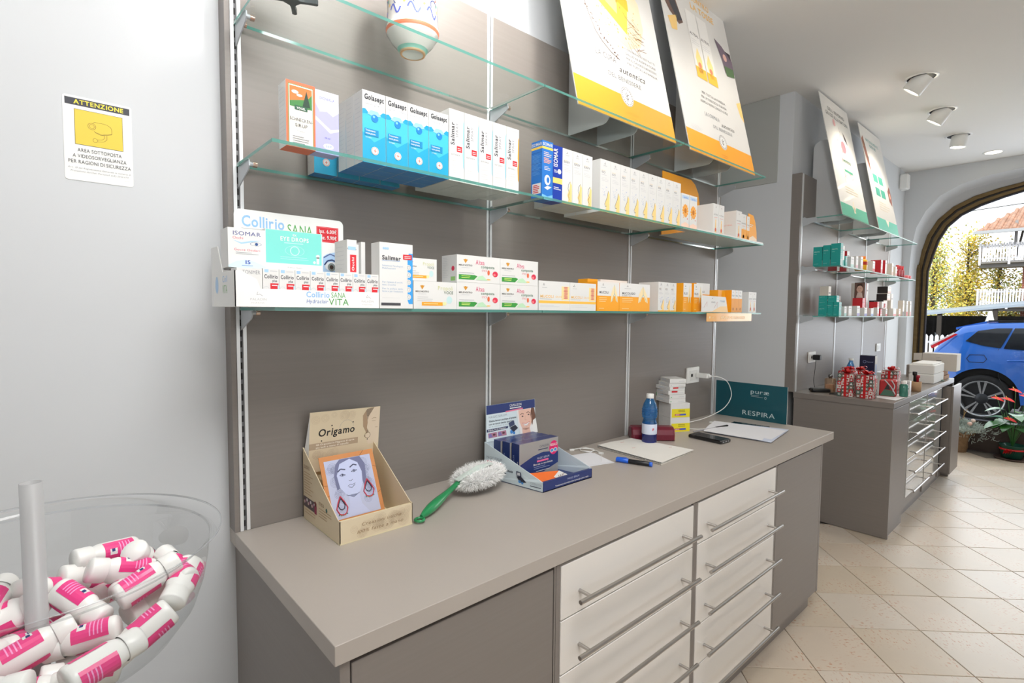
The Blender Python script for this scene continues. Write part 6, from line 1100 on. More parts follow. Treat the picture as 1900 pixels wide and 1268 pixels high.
for k in range(2):
    m = MB(); m.lathe([(0, 0), (.036, .001), (.037, .006), (.037, .028), (.035, .031), (0, .032)], ink((236, 120, 128)), n=20); m.build('cream_jar', None, (5.84 + .10 * k, -.258, YZ), 0, **cat('low pink cream jar at the window end of the far shelf, %s' % ['left', 'right'][k], 'jar', 'pink cream jars'))
YZ = Y1 + .0008; g = 'cartons on the far lowest shelf'
for k, (y, z, h) in enumerate(((-.215, 0, .070), (-.215, .0705, .038), (-.215, .109, .038), (-.275, .1005, .046))): far(3.872, .055, y, .056, YZ + z, h, cTeal, 'small teal carton in the stack on the far lowest shelf, %s' % ['rear bottom one', 'rear middle one', 'rear top one', 'front top one'][k], p_w((226, 230, 230)), None, g, sp=s_teal)
for k, y in enumerate((-.254, -.293)): far(3.872, .050, y, .037, YZ, .100, cTeal, 'upright teal carton in the stack on the far lowest shelf, %s' % ['rear', 'front'][k], p_w((90, 200, 190)), None, g, sp=s_teal)
L = [(4.00, .05, .03, .070, cW, (160, 214, 206)), (4.10, .07, .03, .074, cW, (230, 226, 220)), (4.30, .07, .04, .078, cW, (170, 160, 220)), (4.49, .07, .035, .066, cW, (140, 140, 210)), (4.67, .07, .035, .064, cW, (150, 180, 230)), (4.85, .05, .03, .072, cW, (230, 120, 130)), (4.945, .045, .022, .062, cRed, (240, 220, 220)), (5.11, .05, .035, .064, cW, (220, 70, 80)), (5.36, .10, .035, .070, cW, (240, 150, 150)), (5.56, .055, .035, .068, cCream, (236, 150, 150)), (5.70, .05, .04, .148, cCream, (60, 50, 50)), (5.84, .05, .04, .146, cW, (210, 50, 60)), (5.975, .05, .04, .146, cCream, (240, 170, 170))]
for k, (x, w, d, h, bd, cl) in enumerate(L): far(x, w, -.290, d, YZ, h, bd, 'small cosmetic carton in the front row of the far lowest shelf, %s from left' % (ORD[k] if k < 12 else 'rightmost'), p_w(cl), None, g)
for k, (x, y, z, h, bd, lf, nm_) in enumerate(((4.10, -.15, .0, .225, cCream, None, 'tall slim cream carton behind the white ones'), (4.30, -.16, 0, .155, cW, cRed, 'red-sided carton behind the small white ones'), (4.555, -.262, .0, .245, cRed, None, 'tall red gift carton'), (4.87, -.20, 0, .280, cW, cRed, 'tallest white and red carton'), (4.75, -.18, 0, .275, cW, None, 'tall white carton left of the tallest one'), (4.99, -.255, .068, .055, cRed, None, 'small red carton stacked on the front row'), (5.13, -.255, .068, .060, cW, None, 'small white carton stacked on the front row'), (5.22, -.255, .072, .040, cRed, None, 'low red carton stacked on the front row'))):
    far(x, .055, y, .06, YZ + z, h, bd, nm_ + ' on the far lowest shelf', p_w((236, 220, 220)), lf, g, sp=(lambda S, d, h: (S.text('BIO', d * .2, h * .75, h * .05, I('w'), False, 'l', d * .5), S.rect(d * .15, h * .6, d * .7, h * .612, ink((240, 180, 180))))) if nm_.startswith('tall red') else None)
m = MB(); m.box((0, 0, 0), (.03, .072, .125), cBk); F = Face(m, (0, .072, 0), (0, -1, 0), (0, 0, 1)); F.rect(.002, .002, .070, .122, ink((120, 90, 80))); F.up().disc(.036, .072, .022, ink((226, 190, 170)), 14, ry=.028); F.poly([(.012, .07), (.02, .112), (.05, .116), (.060, .08), (.050, .10), (.024, .098)], ink((70, 46, 36))); F.poly([(.012, .002), (.060, .002), (.052, .045), (.022, .045)], ink((220, 206, 196))); F.up().line([(.026, .078), (.031, .078)], .002, I('black')); F.line([(.040, .078), (.046, .078)], .002, I('black')); F.line([(.030, .058), (.042, .058)], .0022, ink((190, 70, 70)))
m.build('portrait_box', None, (4.548, -.272, YZ + .1445), 0, **cat('dark gift box with a portrait photo on the far lowest shelf', 'box'))
far(4.500, .046, -.272, .07, YZ, .1435, cRed, 'red carton under the portrait gift box', p_w((230, 210, 210)), None, g)
for k, (x, z, h) in enumerate(((5.20, .140, .058), (5.30, .205, .062))):
    far(x, .11, -.275 + .02 * k, .08, YZ + z, h, cCream, 'black-sided flat gift carton stacked high on the far lowest shelf, %s' % ['lower', 'upper'][k], p_w((230, 200, 190)), cBk, g)
far(5.20, .12, -.250, .11, YZ, .139, cCream, 'cream carton carrying the black-sided ones', p_w((230, 180, 170)), cBk, g)
far(5.45, .06, -.250, .05, YZ, .205, cCream, 'tall cream carton right of the black-sided ones', p_w((240, 200, 190)), None, g)
# sockets on the far panel
socket(4.135, 1.170, .145, .085, -.0355, 'white wall socket with a black plug above the far counter'); socket(5.99, 1.175, .14, .080, -.0355, 'white wall switch on the far panel near the window', False)
m = MB(); m.bbox((4.130, -.100, 1.150), (4.170, -.048, 1.190), BLACK, .004); m.tube([Vector(p) for p in smooth([(4.135, -.07, 1.150), (4.11, -.075, 1.08), (4.06, -.085, 1.00), (4.05, -.10, .94), (4.02, -.14, .9295)])], .0022, BLACK, 6); m.local('black_plug', (4.13, -.05, 1.17), **cat('black plug and thin cord hanging down the far panel', 'plug'))
m = MB(); m.bbox((-.075, -.035, 0), (.075, .035, .028), BLACK, .008); m.tube(smooth([(.05, -.03, .006), (.09, -.07, .004), (.02, -.10, .004), (.06, -.13, .004), (.0, -.15, .004)]), .0022, BLACK, 6); m.build('power_adaptor', None, (3.975, -.165, .9255), -.9, **cat('black power adaptor lying at the near end of the far counter', 'adaptor'))
# perfume, dark boxes, bottles
t = empty('perfume_bottle', (4.01, -.215, .9255), **cat('square clear perfume bottle with amber liquid on the far counter', 'bottle')); m = MB(); m.bbox((-.030, -.030, 0), (.030, .030, .105), clear('perfume_glass', (244, 226, 206), .1, .03, .25, (236, 206, 176)), .004); m.build('flask', t); m = MB(); m.box((-.024, -.024, .006), (.024, .024, .060), mat('amber_liquid', (214, 160, 110), .2)); m.build('liquid', t); m = MB(); m.lathe([(.012, .105), (.012, .112), (.015, .114), (.015, .132), (0, .134)], mat('chrome_cap', (150, 150, 152), .15, metal=1), n=16); m.build('cap', t)
CBX = mat('midnight_blue_card', (32, 28, 62), .4, coat=.3); m = MB(); m.box((0, 0, 0), (.07, .115, .225), CBX, faces=dict(front=cW)); F = Face(m, (0, .115, 0), (0, -1, 0), (0, 0, 1)); F.ring(.038, .17, .013, .003, ink((150, 160, 210)), 14); F.text('Aptamil', .056, .165, .010, ink((190, 196, 226)), False, 'l', .045); F.disc(.04, .05, .02, ink((150, 60, 50)), 8); F.disc(.06, .06, .015, ink((70, 120, 70)), 8); F2 = Face(m, (0, 0, 0), (1, 0, 0), (0, 0, 1)); F2.rect(.01, .03, .06, .15, ink((190, 206, 236))); m.build('milk_carton', None, (5.0, -.255, .9255), 0, **cat('dark blue baby milk carton behind the gift boxes', 'carton'))
m = MB(); m.lathe([(0, 0), (.030, 0), (.033, .01), (.033, .12), (.028, .15), (.014, .185), (.014, .20)], BLP, n=20); m.lathe([(.017, .195), (.017, .213), (0, .214)], WPLAS, n=16); m.build('water_bottle', None, (4.72, -.15, .9255), 0, **cat('blue water bottle with a white cap behind the gift boxes', 'bottle'))
# Christmas gift boxes
GBX = [mat('gift_cell_%d' % i, c, .45) for i, c in enumerate(((196, 34, 44), (76, 104, 92), (226, 222, 214), (120, 96, 84), (170, 40, 46)))]
RIB = mat('red_satin_ribbon', (206, 28, 32), .3, coat=.3)
def gface(F, w, h, seed):
    r = random.Random(seed); nx, ny = 4, 6; a, b_ = w / nx, h / ny
    for i in range(nx):
        for j in range(ny):
            F.k = 1; F.rect(i * a, j * b_, (i + 1) * a, (j + 1) * b_, GBX[(i * 2 + j * 3 + seed) % 5]); cu, cv = (i + .5) * a, (j + .5) * b_; F.k = 2; q = min(a, b_) * .36; wm = I('w') if (i * 2 + j * 3 + seed) % 5 != 2 else GBX[0]; k = (i + j * 2 + seed) % 4
            if k == 0: F.poly([(cu + q * (1 if s_ % 2 == 0 else .42) * math.sin(s_ * PI / 5), cv + q * (1 if s_ % 2 == 0 else .42) * math.cos(s_ * PI / 5)) for s_ in range(10)], wm)
            elif k == 1: [F.line([(cu - q * math.cos(s_ * PI / 3), cv - q * math.sin(s_ * PI / 3)), (cu + q * math.cos(s_ * PI / 3), cv + q * math.sin(s_ * PI / 3))], q * .25, wm) for s_ in range(3)]
            elif k == 2: F.poly([(cu - q, cv - q), (cu + q, cv - q), (cu, cv + q)], wm)
            else: F.disc(cu, cv, q * .8, wm, 10); F.k = 3; F.disc(cu, cv, q * .35, GBX[1], 8)
def gift(x, y, w, d, h, seed, label, rz=0):
    t = empty('gift_box', (x + w / 2, y + d / 2, .9258), rz, **cat(label, 'gift box', 'ribboned Christmas gift boxes')); m = MB(); m.box((-w / 2, -d / 2, 0), (w / 2, d / 2, h), GBX[3])
    gface(Face(m, (-w / 2, -d / 2, 0), (1, 0, 0), (0, 0, 1)), w, h, seed); gface(Face(m, (-w / 2, d / 2, 0), (0, -1, 0), (0, 0, 1)), d, h, seed + 1)
    F = Face(m, (-w / 2, -d / 2, 0), (1, 0, 0), (0, 0, 1)); F.k = 5; F.disc(w * .5, h * .5, w * .3, GBX[2], 16, ry=h * .28); F.k = 6; F.text('BUONE FESTE', w * .5, h * .5, .006, I('red'), True, 'c', w * .45); m.build('wrapped_box', t)
    m = MB(); e = .0015; rw = .008
    for a in (-1, 1): m.box((a * (w / 2 + e) - .0004, -rw, 0), (a * (w / 2 + e) + .0004, rw, h + e), RIB); m.box((-rw, a * (d / 2 + e) - .0004, 0), (rw, a * (d / 2 + e) + .0004, h + e), RIB)
    m.box((-w / 2 - e, -rw, h), (w / 2 + e, rw, h + .0012), RIB); m.box((-rw, -d / 2 - e, h), (rw, d / 2 + e, h + .0014), RIB); m.build('ribbon', t)
    m = MB(); r = random.Random(seed)
    for k in range(9):
        a = k * 2 * PI / 9 + r.uniform(-.2, .2); R0 = r.uniform(.034, .052); zz_ = r.uniform(.016, .038); P = [Vector((0, 0, h + .004)), Vector((R0 * .6 * math.cos(a), R0 * .6 * math.sin(a), h + zz_)), Vector((R0 * math.cos(a), R0 * math.sin(a), h + zz_ * .7)), Vector((R0 * .55 * math.cos(a + .25), R0 * .55 * math.sin(a + .25), h + .006)), Vector((0, 0, h + .003))]; sd = Vector((-math.sin(a), math.cos(a), .15)) * .0075
        P = smooth(P, 3); vs = []; [vs.extend((p - sd, p + sd)) for p in P]; m.add(vs, [(i * 2, i * 2 + 1, i * 2 + 3, i * 2 + 2) for i in range(len(P) - 1)], RIB, True)
    m.build('bow', t)
gift(3.868, -.402, .095, .098, .160, 0, 'gift box with a red bow, nearest the panel at the left'); gift(3.868, -.520, .100, .098, .160, 2, 'gift box with a red bow, foremost of the left pair'); gift(4.08, -.345, .10, .10, .160, 3, 'gift box with a big red bow, behind the left pair'); gift(4.30, -.565, .10, .10, .165, 1, 'gift box with a red bow beside the white cup'); gift(4.30, -.36, .09, .09, .150, 4, 'gift box half hidden between the bows at the back')
m = MB(); m.bbox((-.05, -.05, 0), (.05, .05, .115), mat('red_green_gift_paper', (180, 36, 40), .5), .006); F = Face(m, (-.05, .05, 0), (0, -1, 0), (0, 0, 1)); F.k = 3; F.poly([(.005, .005), (.095, .005), (.075, .045), (.03, .05)], ink((70, 110, 90))); F.poly([(.03, .05), (.05, .095), (.065, .05)], ink((40, 44, 44))); m.tube(smooth([(-.054, .02, .118), (-.058, -.02, .07), (-.056, -.045, .02)]), .004, I('lgrey'), 5); m.tube(smooth([(-.054, -.02, .118), (-.060, -.04, .08), (-.058, -.03, .04)]), .004, I('lgrey'), 5); m.build('gift_parcel', None, (4.155, -.545, .9255), .15, **cat('red and green parcel with curled white ribbon between the gift boxes', 'parcel'))
m = MB(); m.slab([(3.93, -.64, .9255), (4.30, -.655, .9255), (4.33, -.52, .9255), (4.00, -.50, .9255)], (0, 0, .001), PAP); m.local('paper_sheet', (4.1, -.6, .9255), **cat('white sheet of paper under the front gift boxes', 'paper'))
t = empty('lotion_bottle', (4.185, -.630, .9268), **cat('translucent green bottle with a white cap before the gift boxes', 'bottle')); m = MB(); m.lathe([(0, 0), (.024, .001), (.026, .006), (.026, .080), (.018, .090), (.015, .092)], clear('green_clear_bottle', (110, 190, 176), .1, .05, .45, (90, 170, 150)), n=20); m.build('body', t); m = MB(); m.lathe([(.017, .090), (.017, .110), (0, .111)], WPLAS, n=16); m.build('cap', t)
m = MB(); m.bbox((-.022, -.022, 0), (.022, .022, .105), cW, .002); F = Face(m, (-.022, .022, 0), (0, -1, 0), (0, 0, 1)); F.k = 2; F.disc(.03, .05, .009, I('black'), 10); F.up().disc(.030, .05, .006, I('w'), 10); F.rect(.01, .085, .035, .09, I('grey')); m.build('carton', None, (4.300, -.625, .9255), 0, **cat('small white upright carton beside the green bottle', 'carton'))
t = empty('pen_cup', (4.590, -.625, .9255), **cat('tan cup holding stamps and a red pen on the far counter', 'cup')); m = MB(); m.lathe([(0, .001), (.032, 0), (.034, .075), (.031, .075), (.029, .004)], mat('tan_cardboard', (184, 150, 116), .7), n=24); m.build('cup_body', t); m = MB(); m.lathe([(0, .05), (.009, .05), (.009, .12), (.015, .125), (.015, .15), (0, .152)], BLACK, c=(-.012, .008, 0), n=14); m.lathe([(0, .05), (.010, .05), (.010, .10), (.016, .105), (.016, .122), (0, .124)], ink((170, 30, 50)), c=(.014, -.004, 0), n=14); m.build('stamps', t)
# foam boxes, shipping cartons
FOAM = mat('white_foam', (232, 232, 230), .8, bump=.4, scale=300)
for k, (z, lb) in enumerate(((.9255, 'white foam box, lower of two on the far counter'), (1.0055, 'white foam box with a lid, upper of two on the far counter'))):
    m = MB(); m.bbox((0, 0, 0), (.42, .175, .079), FOAM, .006)
    if k: m.bbox((.015, .012, .078), (.405, .163, .090), FOAM, .006)
    m.build('foam_box', None, (5.215 + .004 * k, -.628, z), 0, **cat(lb, 'box', 'foam boxes'))
KB = mat('brown_corrugated_card', (166, 124, 84), .75, noise=.06, scale=20); WB = mat('white_corrugated_card', (206, 200, 192), .7, noise=.02, scale=14)
for k, (z, h) in enumerate(((.9255, .035), (.961, .04))): m = MB(); m.bbox((0, 0, 0), (.24, .22, h), KB, .002); m.build('parcel_box', None, (5.68, -.625 + .01 * k, z), 0, **cat('flat brown cardboard box under the white carton, %s' % ['lower', 'upper'][k], 'box', 'flat brown boxes'))
t = empty('parcel_box', (5.73, -.70, 1.0015), **cat('large white cardboard box on the flat brown boxes by the window', 'box')); m = MB(); m.bbox((0, 0, 0), (.20, .25, .155), WB, .002); F = Face(m, (0, .25, 0), (0, -1, 0), (0, 0, 1)); F.k = 10; F.text('COPY', .12, .115, .007, I('grey'), False, 'c', .03)
for k in range(9): F.rect(.105 + k * .0042, .085, .105 + k * .0042 + (.003 if k % 2 else .0016), .097, ink((60, 60, 62)))
F.line([(.02, .02), (.08, .10), (.02, .14)], .0012, I('lgrey')); m.build('carton_body', t); m = MB(); m.slab([(-.001, .252, .09), (-.001, .252, .155), (-.001, .315, .150), (-.001, .315, .085)], (.003, 0, 0), WB); m.build('side_flap', t)
m = MB(); m.bbox((0, 0, 0), (.09, .10, .11), mat('grey_card_box', (150, 142, 136), .7), .002); m.build('parcel_box', None, (5.75, -.43, .9255), 0, **cat('small grey cardboard box behind the large white one', 'box'))
m = MB(); m.bbox((0, 0, 0), (.11, .05, .012), mat('grey_green_gadget', (110, 130, 120), .5), .003); m.build('card_reader', None, (5.52, -.652, .9255), .25, **cat('flat grey-green card reader at the counter edge', 'reader'))
m = MB(); m.lathe([(0, 0), (.05, 0), (.058, .03), (.06, .08), (.055, .11), (0, .115)], mat('crumpled_white_wrap', (216, 208, 196), .8, bump=.8, scale=30), n=14); m.build('wrapped_bundle', None, (5.02, -.38, .9255), 0, **cat('crumpled off-white wrapping bundle behind the gift bows', 'bundle'))

# ---------------------------------------------------------------- plants under the window
def leafmesh(mb, base, tip, w, m_, droop=.0, up_=None):
    base, tip = Vector(base), Vector(tip); ax_ = tip - base; sd = ax_.cross(Vector((0, 0, 1))).normalized() if ax_.cross(Vector((0, 0, 1))).length > 1e-4 else Vector((1, 0, 0)); vs = []; prof_ = ((0, .35), (.15, 1), (.4, .95), (.7, .6), (.9, .22), (1, 0)); 
    for s_, k in prof_:
        c_ = base + ax_ * s_ - Vector((0, 0, droop * s_ * s_)); vs += [c_ - sd * w * k + Vector((0, 0, .18 * w * k)), c_, c_ + sd * w * k + Vector((0, 0, .18 * w * k))]
    mb.add(vs, [q for i in range(len(prof_) - 1) for q in ((i * 3, i * 3 + 1, i * 3 + 4, i * 3 + 3), (i * 3 + 1, i * 3 + 2, i * 3 + 5, i * 3 + 4))], m_, True)
t = empty('potted_anthurium', (7.20, -.985, 0), **cat('potted red flowering anthurium on the floor by the window', 'plant')); PG = mat('green_foil_pot', (24, 84, 70), .3, coat=.3); LG = mat('glossy_green_leaf', (50, 110, 44), .35, coat=.3, noise=.2, scale=6); LG2 = mat('yellow_green_leaf', (120, 160, 60), .35, coat=.3); RS = mat('red_spathe', (222, 44, 36), .75, spec=.15)
m = MB(); m.lathe([(0, .02), (.085, .02), (.105, .15), (.112, .155), (.10, .15), (.09, .10), (0, .12)], PG, n=24); m.build('pot', t); m = MB(); m.lathe([(0, .004), (.13, 0), (.15, .018), (.145, .02), (.12, .012), (0, .012)], mat('brown_saucer', (84, 66, 60), .4), n=28); m.build('saucer', t)
m = MB(); m.lathe([(.101, .10), (.104, .101), (.1055, .118), (.102, .119)], RIB, n=24)
for k in range(6): a = PI + .4 + k * .35; m.slab([(-.10 * .9, -.03 + .012 * k, .09), (-.14, -.04 + .018 * k, .13 - .02 * (k % 2)), (-.14, -.03 + .018 * k, .07)], (.002, 0, 0), RIB)
m.build('ribbon', t); r = random.Random(21)
m = MB()
for k in range(16): a = r.uniform(0, 6.28); m.tube(smooth([(0, 0, .12), (.04 * math.cos(a), .04 * math.sin(a), .28), (.10 * math.cos(a), .10 * math.sin(a), r.uniform(.36, .50))], 3), .0035, LG, 5)
m.build('stems', t)
for k in range(17):
    a = k * 2.4; z0 = r.uniform(.28, .56); R0 = r.uniform(.06, .12); m = MB(); leafmesh(m, (R0 * math.cos(a), R0 * math.sin(a), z0), ((R0 + .17) * math.cos(a + .1), (R0 + .17) * math.sin(a + .1), z0 + r.uniform(-.02, .05)), .072, LG if k % 5 else LG2, .07); m.build('leaf', t)
for k, (x, y, z) in enumerate(((-.02, .0, .72), (-.05, .13, .62), (-.03, .05, .62), (.03, -.08, .66), (-.10, .02, .42), (.02, -.16, .58))):
    m = MB(); leafmesh(m, (x + .03, y + .045, z + .02), (x - .03, y - .055, z - .012), .045, RS, .0); m.build('red_spathe', t); m = MB(); m.tube([(x, y, z), (x - .01, y + .02, z + .045)], .004, ink((240, 200, 90)), 6); m.tube(smooth([(x, y, z), (x * .5, y * .5, z * .6), (0, 0, .14)], 3), .003, LG, 5); m.build('spadix', t)
t = empty('wrapped_plant_basket', (7.20, -.545, 0), **cat('burlap-wrapped basket of grey cushion bush by the window', 'plant')); BUR = mat('brown_burlap', (134, 106, 76), .85, noise=.15, scale=40, bump=.8)
m = MB(); n_ = 28; pr_ = [(.075, 0), (.085, .06), (.085, .12), (.10, .20), (.135, .235), (.15, .225)]; vs = []
for i, (rr_, z) in enumerate(pr_):
    for j in range(n_): q_ = rr_ * (1 + (.03 + .05 * i / 5) * math.sin(j * 2.6 + i)) ; vs.append((q_ * math.cos(2 * PI * j / n_), q_ * math.sin(2 * PI * j / n_), z + .006 * i * math.sin(j * 1.9)))
vs = [(v[0], v[1], max(v[2], 0)) for v in vs]; m.add(vs, [(i * n_ + j, i * n_ + (j + 1) % n_, (i + 1) * n_ + (j + 1) % n_, (i + 1) * n_ + j) for i in range(len(pr_) - 1) for j in range(n_)], BUR, True); m.add([(0, 0, .20)] + [vs[3 * n_ + j] for j in range(n_)], [(0, 1 + j, 1 + (j + 1) % n_) for j in range(n_)], DARK); m.build('burlap_wrap', t)
m = MB(); GG = mat('grey_green_twigs', (190, 202, 194), .8)
for k in range(2200):
    a = r.uniform(0, 6.28); q_ = abs(r.gauss(0, .095)) + .02; p = Vector((q_ * .7 * math.cos(a), q_ * 1.25 * math.sin(a), .24 + r.uniform(0, .10) * (1.2 - q_ * 3 if q_ < .3 else .3))); 
    if a > PI and r.random() < .3: p.z -= r.uniform(0, .12) if q_ > .12 else 0
    dd = Vector((math.cos(a) * r.uniform(0, 1), math.sin(a) * r.uniform(0, 1), r.uniform(-.2, 1))).normalized() * r.uniform(.02, .045); m.tube([p, p + dd * .5 + Vector((r.uniform(-.006, .006),) * 3), p + dd], .0023, GG, 3, cap=False)
m.lathe([(.02, .20), (.10, .21), (.125, .25), (.11, .285), (.06, .31), (0, .318)], mat('grey_green_mound', (160, 174, 166), .9, noise=.35, scale=70, bump=1.0), n=24, sy=1.35)
m.build('foliage', t, kind='stuff')
for k, (x, y, z, cl) in enumerate(((-.05, .08, .36, (240, 236, 230)), (0, .10, .42, (232, 226, 220)), (-.06, .03, .37, (176, 40, 40)), (-.02, -.12, .36, (236, 214, 200)), (-.07, -.10, .33, (236, 196, 180)), (.02, .06, .31, (60, 36, 36)))): m = MB(); m.lathe([(0, -.022), (.016, -.015), (.023, 0), (.016, .015), (0, .022)], ink(cl), c=(x, y, z), n=12); m.build('bauble', t)
m = MB(); [m.tube([(r.uniform(-.03, .03), r.uniform(-.06, .05), .25), (r.uniform(-.05, .04), r.uniform(-.08, .07), r.uniform(.38, .48))], .0025, ink((170, 140, 90)), 4) for k in range(14)]; m.build('dry_stalks', t, kind='stuff')

# ---------------------------------------------------------------- outside
b = MB(); b.box((7.75, -30, -.2), (60, 40, -.005), mat('asphalt', (120, 118, 116), .9, noise=.1, scale=3)); struct(b, 'ground_outside')
CB = mat('blue_car_paint', (44, 118, 222), .22, metal=.1, coat=1.0, spec=.6); CG = mat('dark_car_glass', (26, 30, 34), .06, spec=.8, coat=.8); CT = mat('tyre_rubber', (24, 24, 26), .8); CK = mat('black_car_trim', (22, 22, 24), .5); RIM = mat('silver_alloy', (206, 208, 210), .25, metal=.8)
t = empty('car', (10.13, -2.1, 0.065), **cat('blue estate car parked outside the arched window', 'car'))
# side profile along y (rear at +y), origin at the car centre: local y = world y + 2.1
prof = [(2.20, .30), (2.26, .48), (2.24, .62), (2.18, .90), (2.12, 1.00), (1.98, 1.16), (1.86, 1.285), (1.62, 1.335), (1.10, 1.36), (.40, 1.37), (-.30, 1.33), (-.80, 1.12), (-1.15, .92), (-2.00, .82), (-2.30, .66), (-2.36, .40), (-2.30, .26)]
def halfw(z): return .93 if z < .55 else (.93 - .03 * (z - .55) / .37 if z < .92 else .90 - .20 * (z - .92) / .45)
m = MB(); wheels = ((1.60, .335), (-1.35, .335)); 
def near(y, z): return any((y - wy) ** 2 + (z - .335) ** 2 < .39 ** 2 for wy, _ in wheels)
bot = []
for wy, _ in wheels: bot.append([(wy + .39 * math.cos(a), .335 + .39 * math.sin(a)) for a in [PI + .55 - (PI + 1.1) * k / 12 for k in range(13)]])
outline = prof + [(-1.35 - .37, .22)] + [q for q in bot[1] if q[1] > .22] + [(-1.35 + .37, .20), (1.60 - .37, .20)] + [q for q in bot[0] if q[1] > .22] + [(1.60 + .37, .24)]
dense = []
for (a, c), (d, e) in zip(outline, outline[1:] + outline[:1]): dense.append((a, c))
# body sides as columns so that the half width can follow the height
def top_z(y):
    for (a, c), (d, e) in zip(prof, prof[1:]):
        if d <= y <= a and a != d: return c + (e - c) * (a - y) / (a - d)
    return .3
def bot_z(y):
    for wy, _ in wheels:
        if abs(y - wy) < .385: return max(.20, .335 + math.sqrt(max(0, .385 ** 2 - (y - wy) ** 2)))
    return .20
ys = [-2.34 + 4.58 * k / 110 for k in range(111)]; rows = []
for y in ys:
    zt_, zb_ = top_z(y), bot_z(y); zt_ = max(zt_, zb_ + .02); endk = 1 - .10 * max(0, (abs(y) - 1.7) / .55) ** 2
    rows.append([(halfw(zb_ + (zt_ - zb_) * s_) * endk * (1 if s_ < .97 else .93), y, zb_ + (zt_ - zb_) * min(1, s_ * 1.0)) for s_ in (0, .15, .3, .45, .6, .72, .84, .93, 1.0)])
for sgn in (-1, 1):
    vs = [(sgn * x, y, z) for row in rows for x, y, z in row]; n_ = 9
    m.add(vs, [(i * n_ + j, (i + 1) * n_ + j, (i + 1) * n_ + j + 1, i * n_ + j + 1) for i in range(len(rows) - 1) for j in range(n_ - 1)], CB, True)
vs = [(s_ * rows[i][-1][0], rows[i][-1][1], rows[i][-1][2]) for i in range(len(rows)) for s_ in (-1, 1)]; m.add(vs, [(i * 2, i * 2 + 1, i * 2 + 3, i * 2 + 2) for i in range(len(rows) - 1)], CB, True)
m.add([(s_ * rows[-1][j][0], rows[-1][j][1], rows[-1][j][2]) for j in range(9) for s_ in (-1, 1)], [(i * 2, i * 2 + 1, i * 2 + 3, i * 2 + 2) for i in range(8)], CB, True); m.add([(s_ * rows[0][j][0], rows[0][j][1], rows[0][j][2]) for j in range(9) for s_ in (-1, 1)], [(i * 2, i * 2 + 1, i * 2 + 3, i * 2 + 2) for i in range(8)], CB, True)
m.build('body', t)
m = MB()
for wy, _ in wheels:
    P = [(wy + .40 * math.cos(a), max(.18, .335 + .40 * math.sin(a))) for a in [PI + .5 - (PI + 1.0) * k / 14 for k in range(15)]]
    for sg in (-1, 1): m.slab([(sg * .66, y, z) for y, z in P], (sg * .02, 0, 0), CK); m.add([(sg * q, y, z) for y, z in P for q in (.66, .885)], [(i * 2, i * 2 + 1, i * 2 + 3, i * 2 + 2) for i in range(14)], CK)
m.build('wheel_arch_liner', t)
def side_poly(mb, pts, m_, off=.006, sg=-1):
    mb.poly([(sg * (halfw(z) + off), y, z) for y, z in pts][::(1 if sg < 0 else -1)], m_)
wy0 = 2.1
for nme, P, mm, off in (('rear_quarter_window', [(1.81, 1.085), (1.69, 1.23), (1.50, 1.27), (1.34, 1.275), (1.44, 1.005), (1.62, 1.03)], CG, .010), ('rear_door_window', [(1.32, 1.275), (.55, 1.30), (.52, .97), (1.41, 1.00)], CG, .010), ('front_door_window', [(.50, 1.30), (-.15, 1.28), (-.62, 1.06), (-.66, .94), (.47, .965)], CG, .010), ('tail_light', [(2.17, .96), (2.19, 1.00), (1.93, 1.185), (1.90, 1.175)], mat('red_tail_light', (206, 24, 40), .2, coat=.8), .012), ('tail_light_trim', [(2.19, 1.0), (2.20, 1.012), (1.95, 1.20), (1.93, 1.185)], mat('pale_light_strip', (226, 214, 216), .2), .013), ('side_sill', [(1.22, .19), (1.20, .27), (-.95, .27), (-.97, .19)], CK, .008)):
    m = MB(); side_poly(m, P, mm, off); side_poly(m, P, mm, off, 1); m.build(nme, t)
m = MB()
for P in ([(1.46, .995), (1.44, .62), (1.36, .45)], [(.52, .965), (.50, .40)], [(1.78, .845), (1.75, .90), (1.60, .905), (1.57, .85), (1.60, .80), (1.75, .80), (1.78, .845)]):
    m.tube([(-(halfw(z) + .001), y, z) for y, z in P], .004, CK, 5)
m.build('panel_gaps', t); m = MB(); m.tube([(-.935, 1.36, .845), (-.955, 1.30, .85), (-.955, 1.14, .86), (-.935, 1.10, .86)], .011, CB, 8); m.tube([(-.955, 1.30, .85), (-.955, 1.14, .86)], .006, RIM, 6); m.build('door_handle', t)
m = MB(); m.slab([(-.62, 1.95, 1.24), (.62, 1.95, 1.24), (.64, 1.62, 1.335), (-.64, 1.62, 1.335)], (0, 0, .03), CB); m.build('roof_spoiler', t); m = MB(); m.slab([(-.66, 1.60, 1.36), (-.66, -.2, 1.39), (-.64, -.2, 1.39), (-.64, 1.60, 1.36)], (0, 0, .02), CK); m.build('roof_rail', t)
